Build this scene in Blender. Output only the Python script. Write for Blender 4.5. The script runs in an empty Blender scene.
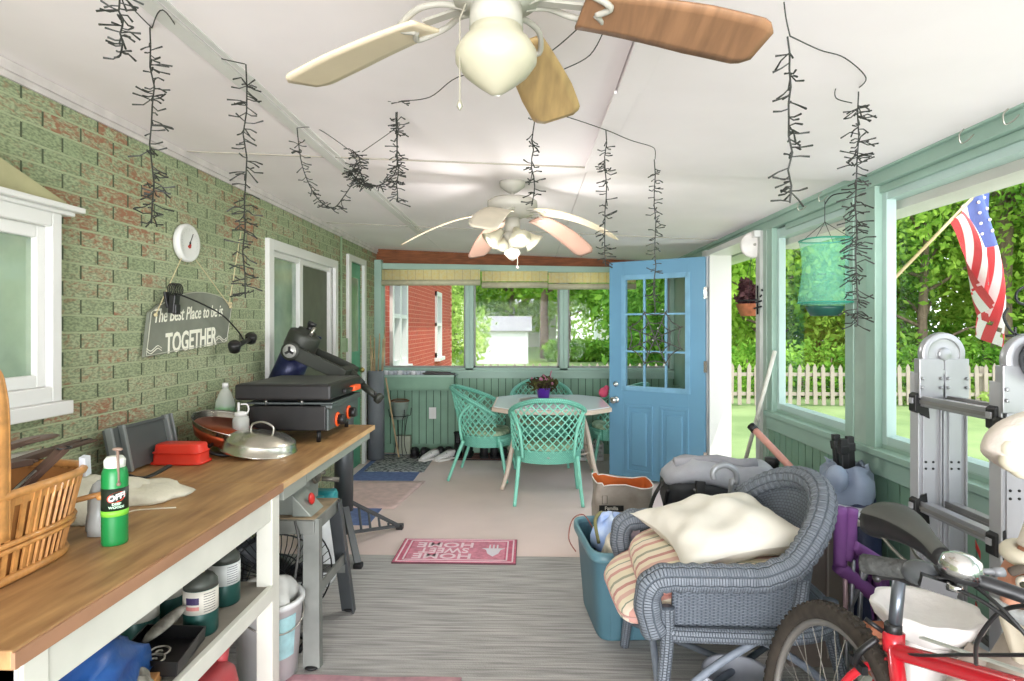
import bpy, math, random
import numpy as np
from mathutils import Matrix, Vector, Euler
PI = math.pi
rnd = random.Random(7)
S = bpy.context.scene
COL = S.collection
# ---------------------------------------------------------------- camera
TH = math.radians(1.72)
CH = 1.45
cd = bpy.data.cameras.new('camera'); cam = bpy.data.objects.new('camera', cd); COL.objects.link(cam)
cam.location = (0, 0, CH); cam.rotation_euler = (PI/2, 0, TH)
cd.sensor_width = 36; cd.lens = 600/1024*36; cd.shift_y = -13.5/1024; cd.clip_start = .03; cd.clip_end = 500
S.camera = cam
# ---------------------------------------------------------------- sky, sun, exposure
W = bpy.data.worlds.new('sky'); S.world = W; W.use_nodes = True
nt = W.node_tree; bg = nt.nodes['Background']
tcw = nt.nodes.new('ShaderNodeTexCoord'); sep = nt.nodes.new('ShaderNodeSeparateXYZ'); rmp = nt.nodes.new('ShaderNodeValToRGB')
nt.links.new(tcw.outputs['Generated'], sep.inputs[0]); nt.links.new(sep.outputs['Z'], rmp.inputs[0])
rmp.color_ramp.elements[0].color = (.95, .97, 1, 1); rmp.color_ramp.elements[1].color = (.62, .78, 1, 1)
nt.links.new(rmp.outputs[0], bg.inputs[0]); bg.inputs[1].default_value = 2.0
sd = bpy.data.lights.new('sun', 'SUN'); sun = bpy.data.objects.new('sun', sd); COL.objects.link(sun)
sd.energy = 2.4; sd.angle = .01; sd.color = (1, .95, .86)
sun.rotation_euler = (math.radians(26), math.radians(20), 0)      # comes from behind the camera and from the right, high
def area(name, loc, rot, sx, sy, e, col=(1, 1, 1)):
    l = bpy.data.lights.new(name, 'AREA'); l.shape = 'RECTANGLE'; l.size = sx; l.size_y = sy; l.energy = e; l.color = col
    o = bpy.data.objects.new(name, l); COL.objects.link(o); o.location = loc; o.rotation_euler = rot; return o
area('rear_fill', (0, -5.0, .8), (PI/2+.2, 0, 0), 5.5, 3.0, 620, (.97, .96, 1))  # fill light added behind the camera to brighten the porch
S.view_settings.view_transform = 'Standard'; S.view_settings.look = 'None'
S.view_settings.exposure = .64; S.view_settings.gamma = 1; S.view_settings.use_curve_mapping = False
# ---------------------------------------------------------------- helpers
def at(px, py, Y=None, X=None, Z=None):
    u = (px-512)/600; v = (327-py)/600
    d = Vector((-math.sin(TH)+math.cos(TH)*u, math.cos(TH)+math.sin(TH)*u, v))
    t = Y/d.y if Y is not None else (X/d.x if X is not None else (Z-CH)/d.z)
    return Vector((d.x*t, d.y*t, CH+d.z*t))
def hexc(h):
    h = h.lstrip('#'); c = [int(h[i:i+2], 16)/255 for i in (0, 2, 4)]
    return tuple((x/12.92 if x <= .04045 else ((x+.055)/1.055)**2.4) for x in c)+(1,)
MATS = {}
def M(name, col, rough=.6, metal=0, nz=None, bump=None, alpha=1, trans=0, emit=0, spec=.5, sub=None, coat=0):
    if name in MATS: return MATS[name]
    m = bpy.data.materials.new(name); m.use_nodes = True; n = m.node_tree.nodes; L = m.node_tree.links
    b = n['Principled BSDF']; c = hexc(col) if isinstance(col, str) else col
    b.inputs['Base Color'].default_value = c; b.inputs['Roughness'].default_value = rough; b.inputs['Metallic'].default_value = metal
    b.inputs['Specular IOR Level'].default_value = spec
    if alpha < 1: b.inputs['Alpha'].default_value = alpha
    if trans: b.inputs['Transmission Weight'].default_value = trans
    if coat: b.inputs['Coat Weight'].default_value = coat
    if emit: b.inputs['Emission Color'].default_value = c; b.inputs['Emission Strength'].default_value = emit
    tc = n.new('ShaderNodeTexCoord')
    if nz is None: nz = (9, .12)
    if nz:
        sc, am = nz[0], nz[1]; mp = n.new('ShaderNodeMapping'); L.new(tc.outputs['Object'], mp.inputs[0])
        if len(nz) > 2: mp.inputs['Scale'].default_value = nz[2]
        t = n.new('ShaderNodeTexNoise'); t.inputs['Scale'].default_value = sc; t.inputs['Detail'].default_value = 6; L.new(mp.outputs[0], t.inputs['Vector'])
        cr = n.new('ShaderNodeValToRGB'); L.new(t.outputs[0], cr.inputs[0]); e = cr.color_ramp.elements
        c2 = hexc(sub) if sub else None
        e[0].position = .33; e[1].position = .67
        e[0].color = c2 if c2 else tuple(x*(1-am) for x in c[:3])+(1,)
        e[1].color = c if c2 else tuple(min(1, x*(1+am*.7)) for x in c[:3])+(1,)
        L.new(cr.outputs[0], b.inputs['Base Color'])
    if bump:
        t2 = n.new('ShaderNodeTexNoise'); t2.inputs['Scale'].default_value = bump[0]; t2.inputs['Detail'].default_value = 4; L.new(tc.outputs['Object'], t2.inputs['Vector'])
        bp = n.new('ShaderNodeBump'); bp.inputs['Strength'].default_value = bump[1]; bp.inputs['Distance'].default_value = .01
        L.new(t2.outputs[0], bp.inputs['Height']); L.new(bp.outputs[0], b.inputs['Normal'])
    MATS[name] = m; return m
class MB:
    def __init__(s): s.v = []; s.f = []; s.uv = []; s.mi = []; s.sm = []; s.m = 0; s.T = None
    def add(s, vs, fs, uvs=None, smooth=False):
        o = len(s.v)
        for p in vs:
            p = Vector(p)
            s.v.append(tuple(s.T @ p if s.T else p))
        for k, f in enumerate(fs):
            s.f.append([i+o for i in f]); s.uv.append(uvs[k] if uvs else [(0, 0)]*len(f)); s.mi.append(s.m); s.sm.append(smooth)
        return s
    def box(s, c, d, rot=None, taper=None):
        x, y, z = [q/2 for q in d]; c = Vector(c); R = Euler(rot).to_matrix() if rot else Matrix.Identity(3)
        t = taper or (1, 1)
        vs = [(-x, -y, -z), (x, -y, -z), (x, y, -z), (-x, y, -z), (-x*t[0], -y*t[1], z), (x*t[0], -y*t[1], z), (x*t[0], y*t[1], z), (-x*t[0], y*t[1], z)]
        return s.add([c+R @ Vector(p) for p in vs], [(0, 3, 2, 1), (4, 5, 6, 7), (0, 1, 5, 4), (1, 2, 6, 5), (2, 3, 7, 6), (3, 0, 4, 7)])
    def bx(s, x0, x1, y0, y1, z0, z1): return s.box(((x0+x1)/2, (y0+y1)/2, (z0+z1)/2), (abs(x1-x0), abs(y1-y0), abs(z1-z0)))
    def beam(s, a, b, w, h, up=(0, 0, 1)):
        a = Vector(a); b = Vector(b); d = b-a; L_ = d.length; d.normalize(); u = Vector(up)
        if abs(d.dot(u)) > .95: u = Vector((0, 1, 0))
        sx = d.cross(u).normalized(); u = sx.cross(d)
        vs = [a+sx*i*w/2+u*j*h/2 for i, j in ((-1, -1), (1, -1), (1, 1), (-1, 1))]+[b+sx*i*w/2+u*j*h/2 for i, j in ((-1, -1), (1, -1), (1, 1), (-1, 1))]
        return s.add(vs, [(3, 2, 1, 0), (4, 5, 6, 7), (0, 1, 5, 4), (1, 2, 6, 5), (2, 3, 7, 6), (3, 0, 4, 7)])
    def tube(s, pts, r, seg=8, closed=False, cap=True, flat=1):
        P = [Vector(p) for p in pts]; n = len(P); T = []
        for i in range(n):
            a = P[(i-1) % n] if (closed or i > 0) else P[i]; b = P[(i+1) % n] if (closed or i < n-1) else P[i]
            d = (b-a); T.append(d.normalized() if d.length > 1e-9 else Vector((0, 0, 1)))
        u = Vector((0, 0, 1)) if abs(T[0].z) < .9 else Vector((1, 0, 0))
        u = (u-T[0]*u.dot(T[0])).normalized(); vs = []; acc = [0]
        for i in range(n):
            if i: acc.append(acc[-1]+(P[i]-P[i-1]).length)
            u = (u-T[i]*u.dot(T[i]));
            u = u.normalized() if u.length > 1e-6 else T[i].orthogonal().normalized()
            w = T[i].cross(u); rr = r(i/(n-1)) if callable(r) else (r[i] if isinstance(r, (list, tuple)) else r)
            for k in range(seg):
                a = 2*PI*k/seg; vs.append(P[i]+(u*math.cos(a)*flat+w*math.sin(a))*rr)
        fs = []; uv = []; m = n if closed else n-1
        acc.append(acc[-1]+(P[0]-P[-1]).length)
        for i in range(m):
            j = (i+1) % n
            for k in range(seg):
                l = (k+1) % seg; fs.append((i*seg+k, i*seg+l, j*seg+l, j*seg+k))
                uv.append([(acc[i], k/seg), (acc[i], (k+1)/seg), (acc[i+1], (k+1)/seg), (acc[i+1], k/seg)])
        if cap and not closed:
            fs.append(tuple(range(seg))[::-1]); fs.append(tuple((n-1)*seg+k for k in range(seg))); uv += [[(0, 0)]*seg]*2
        return s.add(vs, fs, uv, seg > 5)
    def cyl(s, a, b, r, r2=None, seg=16): return s.tube([a, b], [r, r if r2 is None else r2], seg)
    def lathe(s, prof, c=(0, 0, 0), seg=24, R=None, sx=1, sy=1):
        c = Vector(c); R = Euler(R).to_matrix() if R else Matrix.Identity(3); n = len(prof); vs = []
        for (r, z) in prof:
            for k in range(seg):
                a = 2*PI*k/seg; vs.append(c+R @ Vector((r*math.cos(a)*sx, r*math.sin(a)*sy, z)))
        fs = []; uv = []
        for i in range(n-1):
            for k in range(seg):
                l = (k+1) % seg; fs.append((i*seg+k, i*seg+l, (i+1)*seg+l, (i+1)*seg+k))
                uv.append([(k/seg, i/n), ((k+1)/seg, i/n), ((k+1)/seg, (i+1)/n), (k/seg, (i+1)/n)])
        if prof[0][0] > 1e-4: fs.append(tuple(range(seg))[::-1]); uv.append([(0, 0)]*seg)
        if prof[-1][0] > 1e-4: fs.append(tuple((n-1)*seg+k for k in range(seg))); uv.append([(0, 0)]*seg)
        return s.add(vs, fs, uv, True)
    def ell(s, c, r, seg=16, rings=10, R=None):
        if not isinstance(r, (tuple, list)): r = (r, r, r)
        c = Vector(c); R = Euler(R).to_matrix() if R else Matrix.Identity(3)
        vs = []; fs = []
        for i in range(rings+1):
            p = PI*i/rings
            for k in range(seg):
                a = 2*PI*k/seg; q = max(math.sin(p), .02)
                vs.append(c+R @ Vector((r[0]*q*math.cos(a), r[1]*q*math.sin(a), -r[2]*math.cos(p))))
        for i in range(rings):
            for k in range(seg):
                l = (k+1) % seg; fs.append((i*seg+k, i*seg+l, (i+1)*seg+l, (i+1)*seg+k))
        fs.append(tuple(range(seg))[::-1]); fs.append(tuple(rings*seg+k for k in range(seg)))
        return s.add(vs, fs, None, True)
    def loft(s, rings, cap=True, closed=True, smooth=True):
        n = len(rings[0]); vs = [p for r in rings for p in r]; fs = []; uv = []
        for i in range(len(rings)-1):
            for k in range(n if closed else n-1):
                l = (k+1) % n; fs.append((i*n+k, i*n+l, (i+1)*n+l, (i+1)*n+k)); uv.append([(k/n, i), ((k+1)/n, i), ((k+1)/n, i+1), (k/n, i+1)])
        if cap and closed:
            fs.append(tuple(range(n))[::-1]); fs.append(tuple((len(rings)-1)*n+k for k in range(n))); uv += [[(0, 0)]*n]*2
        return s.add(vs, fs, uv, smooth)
    def surf(s, fn, nu, nv, th=0, smooth=True, us=1, vs_=1):
        g = [[Vector(fn(i/nu, j/nv)) for j in range(nv+1)] for i in range(nu+1)]
        vs = [p for r in g for p in r]; w = nv+1
        fs = [(i*w+j, (i+1)*w+j, (i+1)*w+j+1, i*w+j+1) for i in range(nu) for j in range(nv)]
        uv = [[(i/nu*us, j/nv*vs_), ((i+1)/nu*us, j/nv*vs_), ((i+1)/nu*us, (j+1)/nv*vs_), (i/nu*us, (j+1)/nv*vs_)] for i in range(nu) for j in range(nv)]
        if th:
            N = []
            for i in range(nu+1):
                for j in range(nv+1):
                    a = g[min(i+1, nu)][j]-g[max(i-1, 0)][j]; b = g[i][min(j+1, nv)]-g[i][max(j-1, 0)]; q = a.cross(b)
                    N.append(q.normalized() if q.length > 1e-9 else Vector((0, 0, 1)))
            o = len(vs); vs = vs+[p-N[k]*th for k, p in enumerate(vs)]
            uv = uv+[u[::-1] for u in uv]; fs = fs+[tuple(x+o for x in f[::-1]) for f in fs]
            bd = [(i*w, (i+1)*w) for i in range(nu)]+[((i+1)*w+nv, i*w+nv) for i in range(nu)]+[(j+1, j) for j in range(nv)]+[(nu*w+j, nu*w+j+1) for j in range(nv)]
            for a, b in bd: fs.append((b, a, a+o, b+o)); uv.append([(0, 0)]*4)
        return s.add(vs, fs, uv, smooth)
    def prism(s, poly, th, T=None):
        n = len(poly); T = T or Matrix.Identity(4)
        vs = [T @ Vector((x, y, 0)) for x, y in poly]+[T @ Vector((x, y, th)) for x, y in poly]
        return s.add(vs, [tuple(range(n))[::-1], tuple(range(n, 2*n))]+[(i, (i+1) % n, (i+1) % n+n, i+n) for i in range(n)])
    def text(s, txt, size, T, ex=.001, shear=0, bold=0, sx=1, align='CENTER'):
        cu = bpy.data.curves.new('lettering', 'FONT'); cu.body = txt; cu.size = size; cu.extrude = ex; cu.align_x = align; cu.align_y = 'CENTER'; cu.shear = shear; cu.offset = bold; cu.resolution_u = 3
        o = bpy.data.objects.new('lettering', cu); me = bpy.data.meshes.new_from_object(o)
        s.add([T @ Vector((v.co.x*sx, v.co.y, v.co.z)) for v in me.vertices], [tuple(p.vertices) for p in me.polygons])
        bpy.data.objects.remove(o); bpy.data.curves.remove(cu); bpy.data.meshes.remove(me); return s
    def build(s, name, mats, parent=None, bevel=0, label=None, sub=0):
        me = bpy.data.meshes.new(name); off = Vector((0, 0, 0)); p = parent
        while p: off += p.location; p = p.parent
        me.from_pydata([(x-off.x, y-off.y, z-off.z) for x, y, z in s.v], [], s.f)
        uvl = me.uv_layers.new(name='UVMap'); uvl.data.foreach_set('uv', [c for f in s.uv for q in f for c in q])
        me.polygons.foreach_set('material_index', s.mi); me.polygons.foreach_set('use_smooth', s.sm)
        for m in (mats if isinstance(mats, (list, tuple)) else [mats]): me.materials.append(m)
        me.update()
        o = bpy.data.objects.new(name, me); COL.objects.link(o); o.parent = parent
        if bevel:
            b = o.modifiers.new('bevel', 'BEVEL'); b.width = bevel; b.segments = 2; b.limit_method = 'ANGLE'; b.harden_normals = False
        if sub:
            b = o.modifiers.new('smooth', 'SUBSURF'); b.levels = sub; b.render_levels = sub
        if label: o['label'] = label
        return o
def ring(c, a, b, n=16, ax='z', pw=2, rot=0):
    out = []
    for k in range(n):
        t = 2*PI*k/n; cs, sn = math.cos(t), math.sin(t)
        x = a*math.copysign(abs(cs)**(2/pw), cs); y = b*math.copysign(abs(sn)**(2/pw), sn)
        if ax == 'z': q = Vector((x, y, 0))
        elif ax == 'y': q = Vector((x, 0, y))
        else: q = Vector((0, x, y))
        if rot: q = Matrix.Rotation(rot, 3, 'Z') @ q
        out.append(Vector(c)+q)
    return out
def thing(name, label, cat, loc=(0, 0, 0), group=None):
    o = bpy.data.objects.new(name, None); COL.objects.link(o); o.location = loc; o.empty_display_size = .1
    o['label'] = label; o['category'] = cat
    if group: o['group'] = group
    return o
def tag(o, label, cat, group=None, kind=None):
    o['label'] = label; o['category'] = cat
    if group: o['group'] = group
    if kind: o['kind'] = kind
    return o
def struct(o): o['kind'] = 'structure'; return o
def clone(o, parent=None):
    c = o.copy(); COL.objects.link(c)
    if parent: c.parent = parent
    for ch in list(o.children): clone(ch, c)
    return c
def clone_at(o, loc, rz, label, group=None):
    c = clone(o); c.location = loc; c.rotation_euler = (0, 0, rz); c['label'] = label
    if group: c['group'] = group
    return c
def rebase(b, loc):
    """move the builder's world vertices into a frame at loc (used for one-mesh things)"""
    b.v = [(x-loc[0], y-loc[1], z-loc[2]) for x, y, z in b.v]
def one(b, name, mats, loc, label, cat, group=None, kind=None, bevel=0, sub=0):
    rebase(b, loc); o = b.build(name, mats, None, bevel=bevel, sub=sub); o.location = loc; return tag(o, label, cat, group, kind)
def smooth_path(pts, n=8):
    P = [Vector(p) for p in pts]; out = []
    for i in range(len(P)-1):
        p0 = P[max(i-1, 0)]; p1 = P[i]; p2 = P[i+1]; p3 = P[min(i+2, len(P)-1)]
        for k in range(n):
            t = k/n; out.append(.5*((2*p1)+(p2-p0)*t+(2*p0-5*p1+4*p2-p3)*t*t+(3*p1-p0-3*p2+p3)*t**3))
    out.append(P[-1]); return out
# ---------------------------------------------------------------- special materials
def nodes(m): return m.node_tree.nodes, m.node_tree.links, m.node_tree.nodes['Principled BSDF']
def brick_mat(name, bw, bh, c_main, c_alt, c_mort, c_gap, patch, red=.5, bumpd=.006, axis='YZ', gap=True):
    m = M(name, c_main, .8, nz=False); n, L, b = nodes(m)
    tc = n.new('ShaderNodeTexCoord'); sp = n.new('ShaderNodeSeparateXYZ'); L.new(tc.outputs['Object'], sp.inputs[0])
    cb = n.new('ShaderNodeCombineXYZ'); L.new(sp.outputs[axis[0]], cb.inputs[0]); L.new(sp.outputs['Z'], cb.inputs[1])
    br = n.new('ShaderNodeTexBrick'); L.new(cb.outputs[0], br.inputs['Vector'])
    br.inputs['Scale'].default_value = 1; br.inputs['Brick Width'].default_value = bw; br.inputs['Row Height'].default_value = bh
    br.inputs['Mortar Size'].default_value = .0045; br.inputs['Mortar Smooth'].default_value = .3; br.inputs['Bias'].default_value = 0
    br.inputs['Color1'].default_value = (0, 0, 0, 1); br.inputs['Color2'].default_value = (1, 1, 1, 1); br.inputs['Mortar'].default_value = (.5, .5, .5, 1)
    nz = n.new('ShaderNodeTexNoise'); nz.inputs['Scale'].default_value = 22; nz.inputs['Detail'].default_value = 8; nz.inputs['Distortion'].default_value = 1.2
    mp = n.new('ShaderNodeMapping'); mp.inputs['Scale'].default_value = (1, 1, 2.4); L.new(tc.outputs['Object'], mp.inputs[0]); L.new(mp.outputs[0], nz.inputs['Vector'])
    def math_(op, a, c=None, d=None):
        q = n.new('ShaderNodeMath'); q.operation = op
        for i, x in enumerate((a, c, d)):
            if x is None: continue
            if isinstance(x, (int, float)): q.inputs[i].default_value = x
            else: L.new(x, q.inputs[i])
        return q.outputs[0]
    def mix(f, a, c):
        q = n.new('ShaderNodeMix'); q.data_type = 'RGBA'
        L.new(f, q.inputs[0])
        for i, x in ((6, a), (7, c)):
            if isinstance(x, str): q.inputs[i].default_value = hexc(x)
            else: L.new(x, q.inputs[i])
        return q.outputs[2]
    big = n.new('ShaderNodeTexNoise'); big.inputs['Scale'].default_value = 1.1; L.new(tc.outputs['Object'], big.inputs['Vector'])
    rb = n.new('ShaderNodeSeparateColor'); L.new(br.outputs['Color'], rb.inputs[0])
    v = math_('ADD', math_('MULTIPLY', rb.outputs[0], .30), math_('ADD', math_('MULTIPLY', nz.outputs[0], 1.1), math_('MULTIPLY', big.outputs[0], .7)))
    f = n.new('ShaderNodeMapRange'); f.inputs[1].default_value = .93+(1-red)*.2; f.inputs[2].default_value = 1.20+(1-red)*.2; L.new(v, f.inputs[0])
    base = mix(rb.outputs[0], c_main, c_alt)
    fine = n.new('ShaderNodeTexNoise'); fine.inputs['Scale'].default_value = 60; fine.inputs['Detail'].default_value = 5; L.new(mp.outputs[0], fine.inputs['Vector'])
    fm = n.new('ShaderNodeMapRange'); fm.inputs[1].default_value = .42; fm.inputs[2].default_value = .62; fm.inputs[4].default_value = .58; L.new(fine.outputs[0], fm.inputs[0])
    base = mix(fm.outputs[0], base, c_gap) if gap else base
    col = mix(f.outputs[0], base, patch)
    col = mix(br.outputs['Fac'], col, c_mort)
    if gap:   # open vertical joints
        row = math_('FLOOR', math_('DIVIDE', sp.outputs['Z'], bh)); odd = math_('FRACT', math_('MULTIPLY', row, .5))
        u = math_('FRACT', math_('ADD', math_('ADD', math_('DIVIDE', sp.outputs[axis[0]], bw), math_('MULTIPLY', odd, -1.0)), .52))
        zz = math_('FRACT', math_('DIVIDE', sp.outputs['Z'], bh))
        g = math_('MULTIPLY', math_('LESS_THAN', u, .05), math_('MULTIPLY', math_('GREATER_THAN', zz, .1), math_('LESS_THAN', zz, .9)))
        col = mix(g, col, c_gap)
    L.new(col, b.inputs['Base Color'])
    h = math_('SUBTRACT', math_('MULTIPLY', nz.outputs[0], .5), br.outputs['Fac'])
    if gap: h = math_('SUBTRACT', h, g)
    bp = n.new('ShaderNodeBump'); bp.inputs['Strength'].default_value = .9; bp.inputs['Distance'].default_value = bumpd
    L.new(h, bp.inputs['Height']); L.new(bp.outputs[0], b.inputs['Normal']); return m
def stripe_mat(name, cols, axis, period, rough=.8, uv=False, nz_amt=.0, warp=0.0, bump=0):
    """hard colour bands along one object axis (or a UV axis)"""
    m = M(name, cols[0][1], rough, nz=False); n, L, b = nodes(m)
    tc = n.new('ShaderNodeTexCoord'); sp = n.new('ShaderNodeSeparateXYZ'); L.new(tc.outputs['UV' if uv else 'Object'], sp.inputs[0])
    dv = n.new('ShaderNodeMath'); dv.operation = 'DIVIDE'; dv.inputs[1].default_value = period; L.new(sp.outputs[axis], dv.inputs[0])
    fr = n.new('ShaderNodeMath'); fr.operation = 'FRACT'; L.new(dv.outputs[0], fr.inputs[0])
    cr = n.new('ShaderNodeValToRGB'); cr.color_ramp.interpolation = 'CONSTANT'; L.new(fr.outputs[0], cr.inputs[0])
    e = cr.color_ramp.elements; e[0].position = 0; e[0].color = hexc(cols[0][1]); e[1].position = cols[1][0]; e[1].color = hexc(cols[1][1])
    for p, c in cols[2:]: q = e.new(p); q.color = hexc(c)
    L.new(cr.outputs[0], b.inputs['Base Color']); return m
def weave_mat(name, c1, c2, su, sv, rough=.6, strength=.8, dist=.004):
    """woven strands from UVs (metres along, 0-1 around)"""
    m = M(name, c1, rough, nz=False); n, L, b = nodes(m); tc = n.new('ShaderNodeTexCoord')
    mp = n.new('ShaderNodeMapping'); mp.inputs['Scale'].default_value = (su, sv, 1); L.new(tc.outputs['UV'], mp.inputs[0])
    br = n.new('ShaderNodeTexBrick'); L.new(mp.outputs[0], br.inputs['Vector']); br.inputs['Scale'].default_value = 1
    br.inputs['Brick Width'].default_value = 1; br.inputs['Row Height'].default_value = 1; br.inputs['Mortar Size'].default_value = .16; br.inputs['Mortar Smooth'].default_value = 1
    br.inputs['Color1'].default_value = hexc(c1); br.inputs['Color2'].default_value = tuple(x*.86 for x in hexc(c1)[:3])+(1,); br.inputs['Mortar'].default_value = hexc(c2)
    L.new(br.outputs['Color'], b.inputs['Base Color'])
    bp = n.new('ShaderNodeBump'); bp.invert = True; bp.inputs['Strength'].default_value = strength; bp.inputs['Distance'].default_value = dist
    L.new(br.outputs['Fac'], bp.inputs['Height']); L.new(bp.outputs[0], b.inputs['Normal']); return m
def glass_mat():
    m = bpy.data.materials.new('window_glass'); m.use_nodes = True; n = m.node_tree.nodes; L = m.node_tree.links; n.clear()
    o = n.new('ShaderNodeOutputMaterial'); mx = n.new('ShaderNodeMixShader'); t = n.new('ShaderNodeBsdfTransparent'); g = n.new('ShaderNodeBsdfGlossy')
    g.inputs['Roughness'].default_value = .02; lw = n.new('ShaderNodeLayerWeight'); fr = n.new('ShaderNodeMath'); fr.operation = 'POWER'; L.new(lw.outputs['Facing'], fr.inputs[0]); fr.inputs[1].default_value = 5
    fr2 = n.new('ShaderNodeMath'); fr2.operation = 'MULTIPLY_ADD'; L.new(fr.outputs[0], fr2.inputs[0]); fr2.inputs[1].default_value = .5; fr2.inputs[2].default_value = .003
    t.inputs[0].default_value = (.985, .99, .985, 1)
    L.new(fr2.outputs[0], mx.inputs[0]); L.new(t.outputs[0], mx.inputs[1]); L.new(g.outputs[0], mx.inputs[2]); L.new(mx.outputs[0], o.inputs[0]); return m
GLASS = glass_mat()
def leaf_mat(name, c1, c2, tr=.45, sc=1.3):
    m = bpy.data.materials.new(name); m.use_nodes = True; n = m.node_tree.nodes; L = m.node_tree.links; n.clear()
    o = n.new('ShaderNodeOutputMaterial'); mx = n.new('ShaderNodeMixShader'); d = n.new('ShaderNodeBsdfDiffuse'); t = n.new('ShaderNodeBsdfTranslucent')
    tc = n.new('ShaderNodeTexCoord'); z = n.new('ShaderNodeTexNoise'); z.inputs['Scale'].default_value = sc; z.inputs['Detail'].default_value = 9; z.inputs['Roughness'].default_value = .7
    L.new(tc.outputs['Object'], z.inputs['Vector']); cr = n.new('ShaderNodeValToRGB'); L.new(z.outputs[0], cr.inputs[0])
    cr.color_ramp.elements[0].position = .36; cr.color_ramp.elements[1].position = .64
    cr.color_ramp.elements[0].color = hexc(c1); cr.color_ramp.elements[1].color = hexc(c2)
    L.new(cr.outputs[0], d.inputs[0]); L.new(cr.outputs[0], t.inputs[0]); mx.inputs[0].default_value = tr
    L.new(d.outputs[0], mx.inputs[1]); L.new(t.outputs[0], mx.inputs[2]); L.new(mx.outputs[0], o.inputs[0]); return m
# ================================================================ SETTING
XL, XR, YE = -1.78, 1.62, 6.9
def zceil(x): return 2.355-(x-XL)*.0485
sage = M('sage_paint', '#96b3a4', .5, nz=(3, .08)); sage_d = M('sage_panel_paint', '#7b9f88', .55, nz=(4, .12)); sage_gap = M('panel_joint', '#2e4638', .9, nz=False)
sage_lt = M('pale_sage_paint', '#b3cbc4', .45, nz=(3, .05))
white = M('white_paint', '#d9d8d3', .45, nz=(6, .04)); white_b = M('white_vinyl', '#dcdcd8', .35, nz=False)
ceil_m = M('ceiling_panel_paint', '#f3ecec', .75, nz=(1.6, .05), bump=(3, .1)); dark_gap = M('dark_joint', '#6e685e', .9, nz=False)
brick = brick_mat('green_washed_brick', .186, .068, '#97a580', '#b0b795', '#a9b38e', '#4c5840', '#96694f', .22)
redbrick = brick_mat('red_brick', .2, .068, '#a8402f', '#b44c38', '#c98b76', '#8a3526', '#8d3a2c', .3, gap=False)
redbrick_x = brick_mat('red_brick_side', .2, .068, '#a8402f', '#b44c38', '#c98b76', '#8a3526', '#8d3a2c', .3, axis='XZ', gap=False)
# floor: painted slab, and the striped outdoor carpet on it
fl_m = M('painted_slab', '#e6d2ca', .8, nz=(1.2, .1))
b = MB(); b.bx(XL-.2, XR+.14, -1.4, YE+.14, -.14, 0); struct(b.build('floor', fl_m))
carpet = M('woven_carpet', '#8e8c88', .95, nz=(14, .3, (.25, 5, 1)), sub='#bcb9b4', bump=(160, .5))
b = MB(); b.bx(XL+.01, XR-.01, -1.3, 3.77, .0, .008)
o = one(b, 'carpet', carpet, (0, 1, 0), 'grey-brown flat woven carpet with fine cross streaks covering the near floor', 'carpet')
# ceiling
b = MB()
for x0, x1 in ((XL-.1, -1.0), (-1.0, .29), (.29, XR+.5)):
    for y0, y1 in ((-1.4, .55), (.556, 3.02), (3.03, 5.13), (5.14, YE+.2)):
        dz = .018 if x0 == .29 and y1 < 4 else 0
        z0 = zceil(x0)-dz; z1 = zceil(x1)-dz
        x0_ = x0+.004
        b.add([(x0_, y0, z0), (x1, y0, z1), (x1, y1, z1), (x0_, y1, z0), (x0_, y0, z0+.03), (x1, y0, z1+.03), (x1, y1, z1+.03), (x0_, y1, z0+.03)],
              [(0, 1, 2, 3)[::-1], (4, 5, 6, 7), (0, 1, 5, 4), (1, 2, 6, 5), (2, 3, 7, 6), (3, 0, 4, 7)])
    b.m = 0
b.m = 1; b.add([(XL-.2, -1.4, 2.41), (XR+.5, -1.4, 2.25), (XR+.5, YE+.2, 2.25), (XL-.2, YE+.2, 2.41)], [(0, 1, 2, 3)])
struct(b.build('ceiling', [ceil_m, dark_gap]))
b = MB(); b.m = 0
for x, w in ((-1.015, .05),):
    b.beam((x, -1.3, zceil(x)-.006), (x, 5.6, zceil(x)-.006), w, .012)
    b.beam((x+.045, -1.3, zceil(x)-.003), (x+.045, 5.6, zceil(x)-.003), .02, .008)
struct(b.build('trim_1', white))
b = MB(); b.beam((.33, -1.3, zceil(.33)-.024), (.33, 2.0, zceil(.33)-.024), .085, .012); b.beam((.32, 2.0, zceil(.32)-.024), (.31, 3.0, zceil(.3)-.022), .08, .01)
struct(b.build('trim_2', ceil_m))
b = MB()
for y in (3.025, 5.135):
    b.beam((XL+.02, y, zceil(XL)-.004), (XR, y, zceil(XR)-.004), .008, .006)
struct(b.build('trim_3', M('joint_strip', '#a8a294', .8, nz=False)))
# roof over everything
b = MB(); b.add([(XL-.5, -1.4, 2.62), (XR+.62, -1.4, 2.36), (XR+.62, YE+.35, 2.36), (XL-.5, YE+.35, 2.62), (XL-.5, -1.4, 2.7), (XR+.62, -1.4, 2.44), (XR+.62, YE+.35, 2.44), (XL-.5, YE+.35, 2.7)],
                [(0, 3, 2, 1), (4, 5, 6, 7), (0, 1, 5, 4), (1, 2, 6, 5), (2, 3, 7, 6), (3, 0, 4, 7)])
b.bx(XR+.5, XR+.62, -1.4, YE+.35, 2.2, 2.38)
struct(b.build('trim_4', M('roof_felt', '#8d8a86', .9)))
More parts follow.
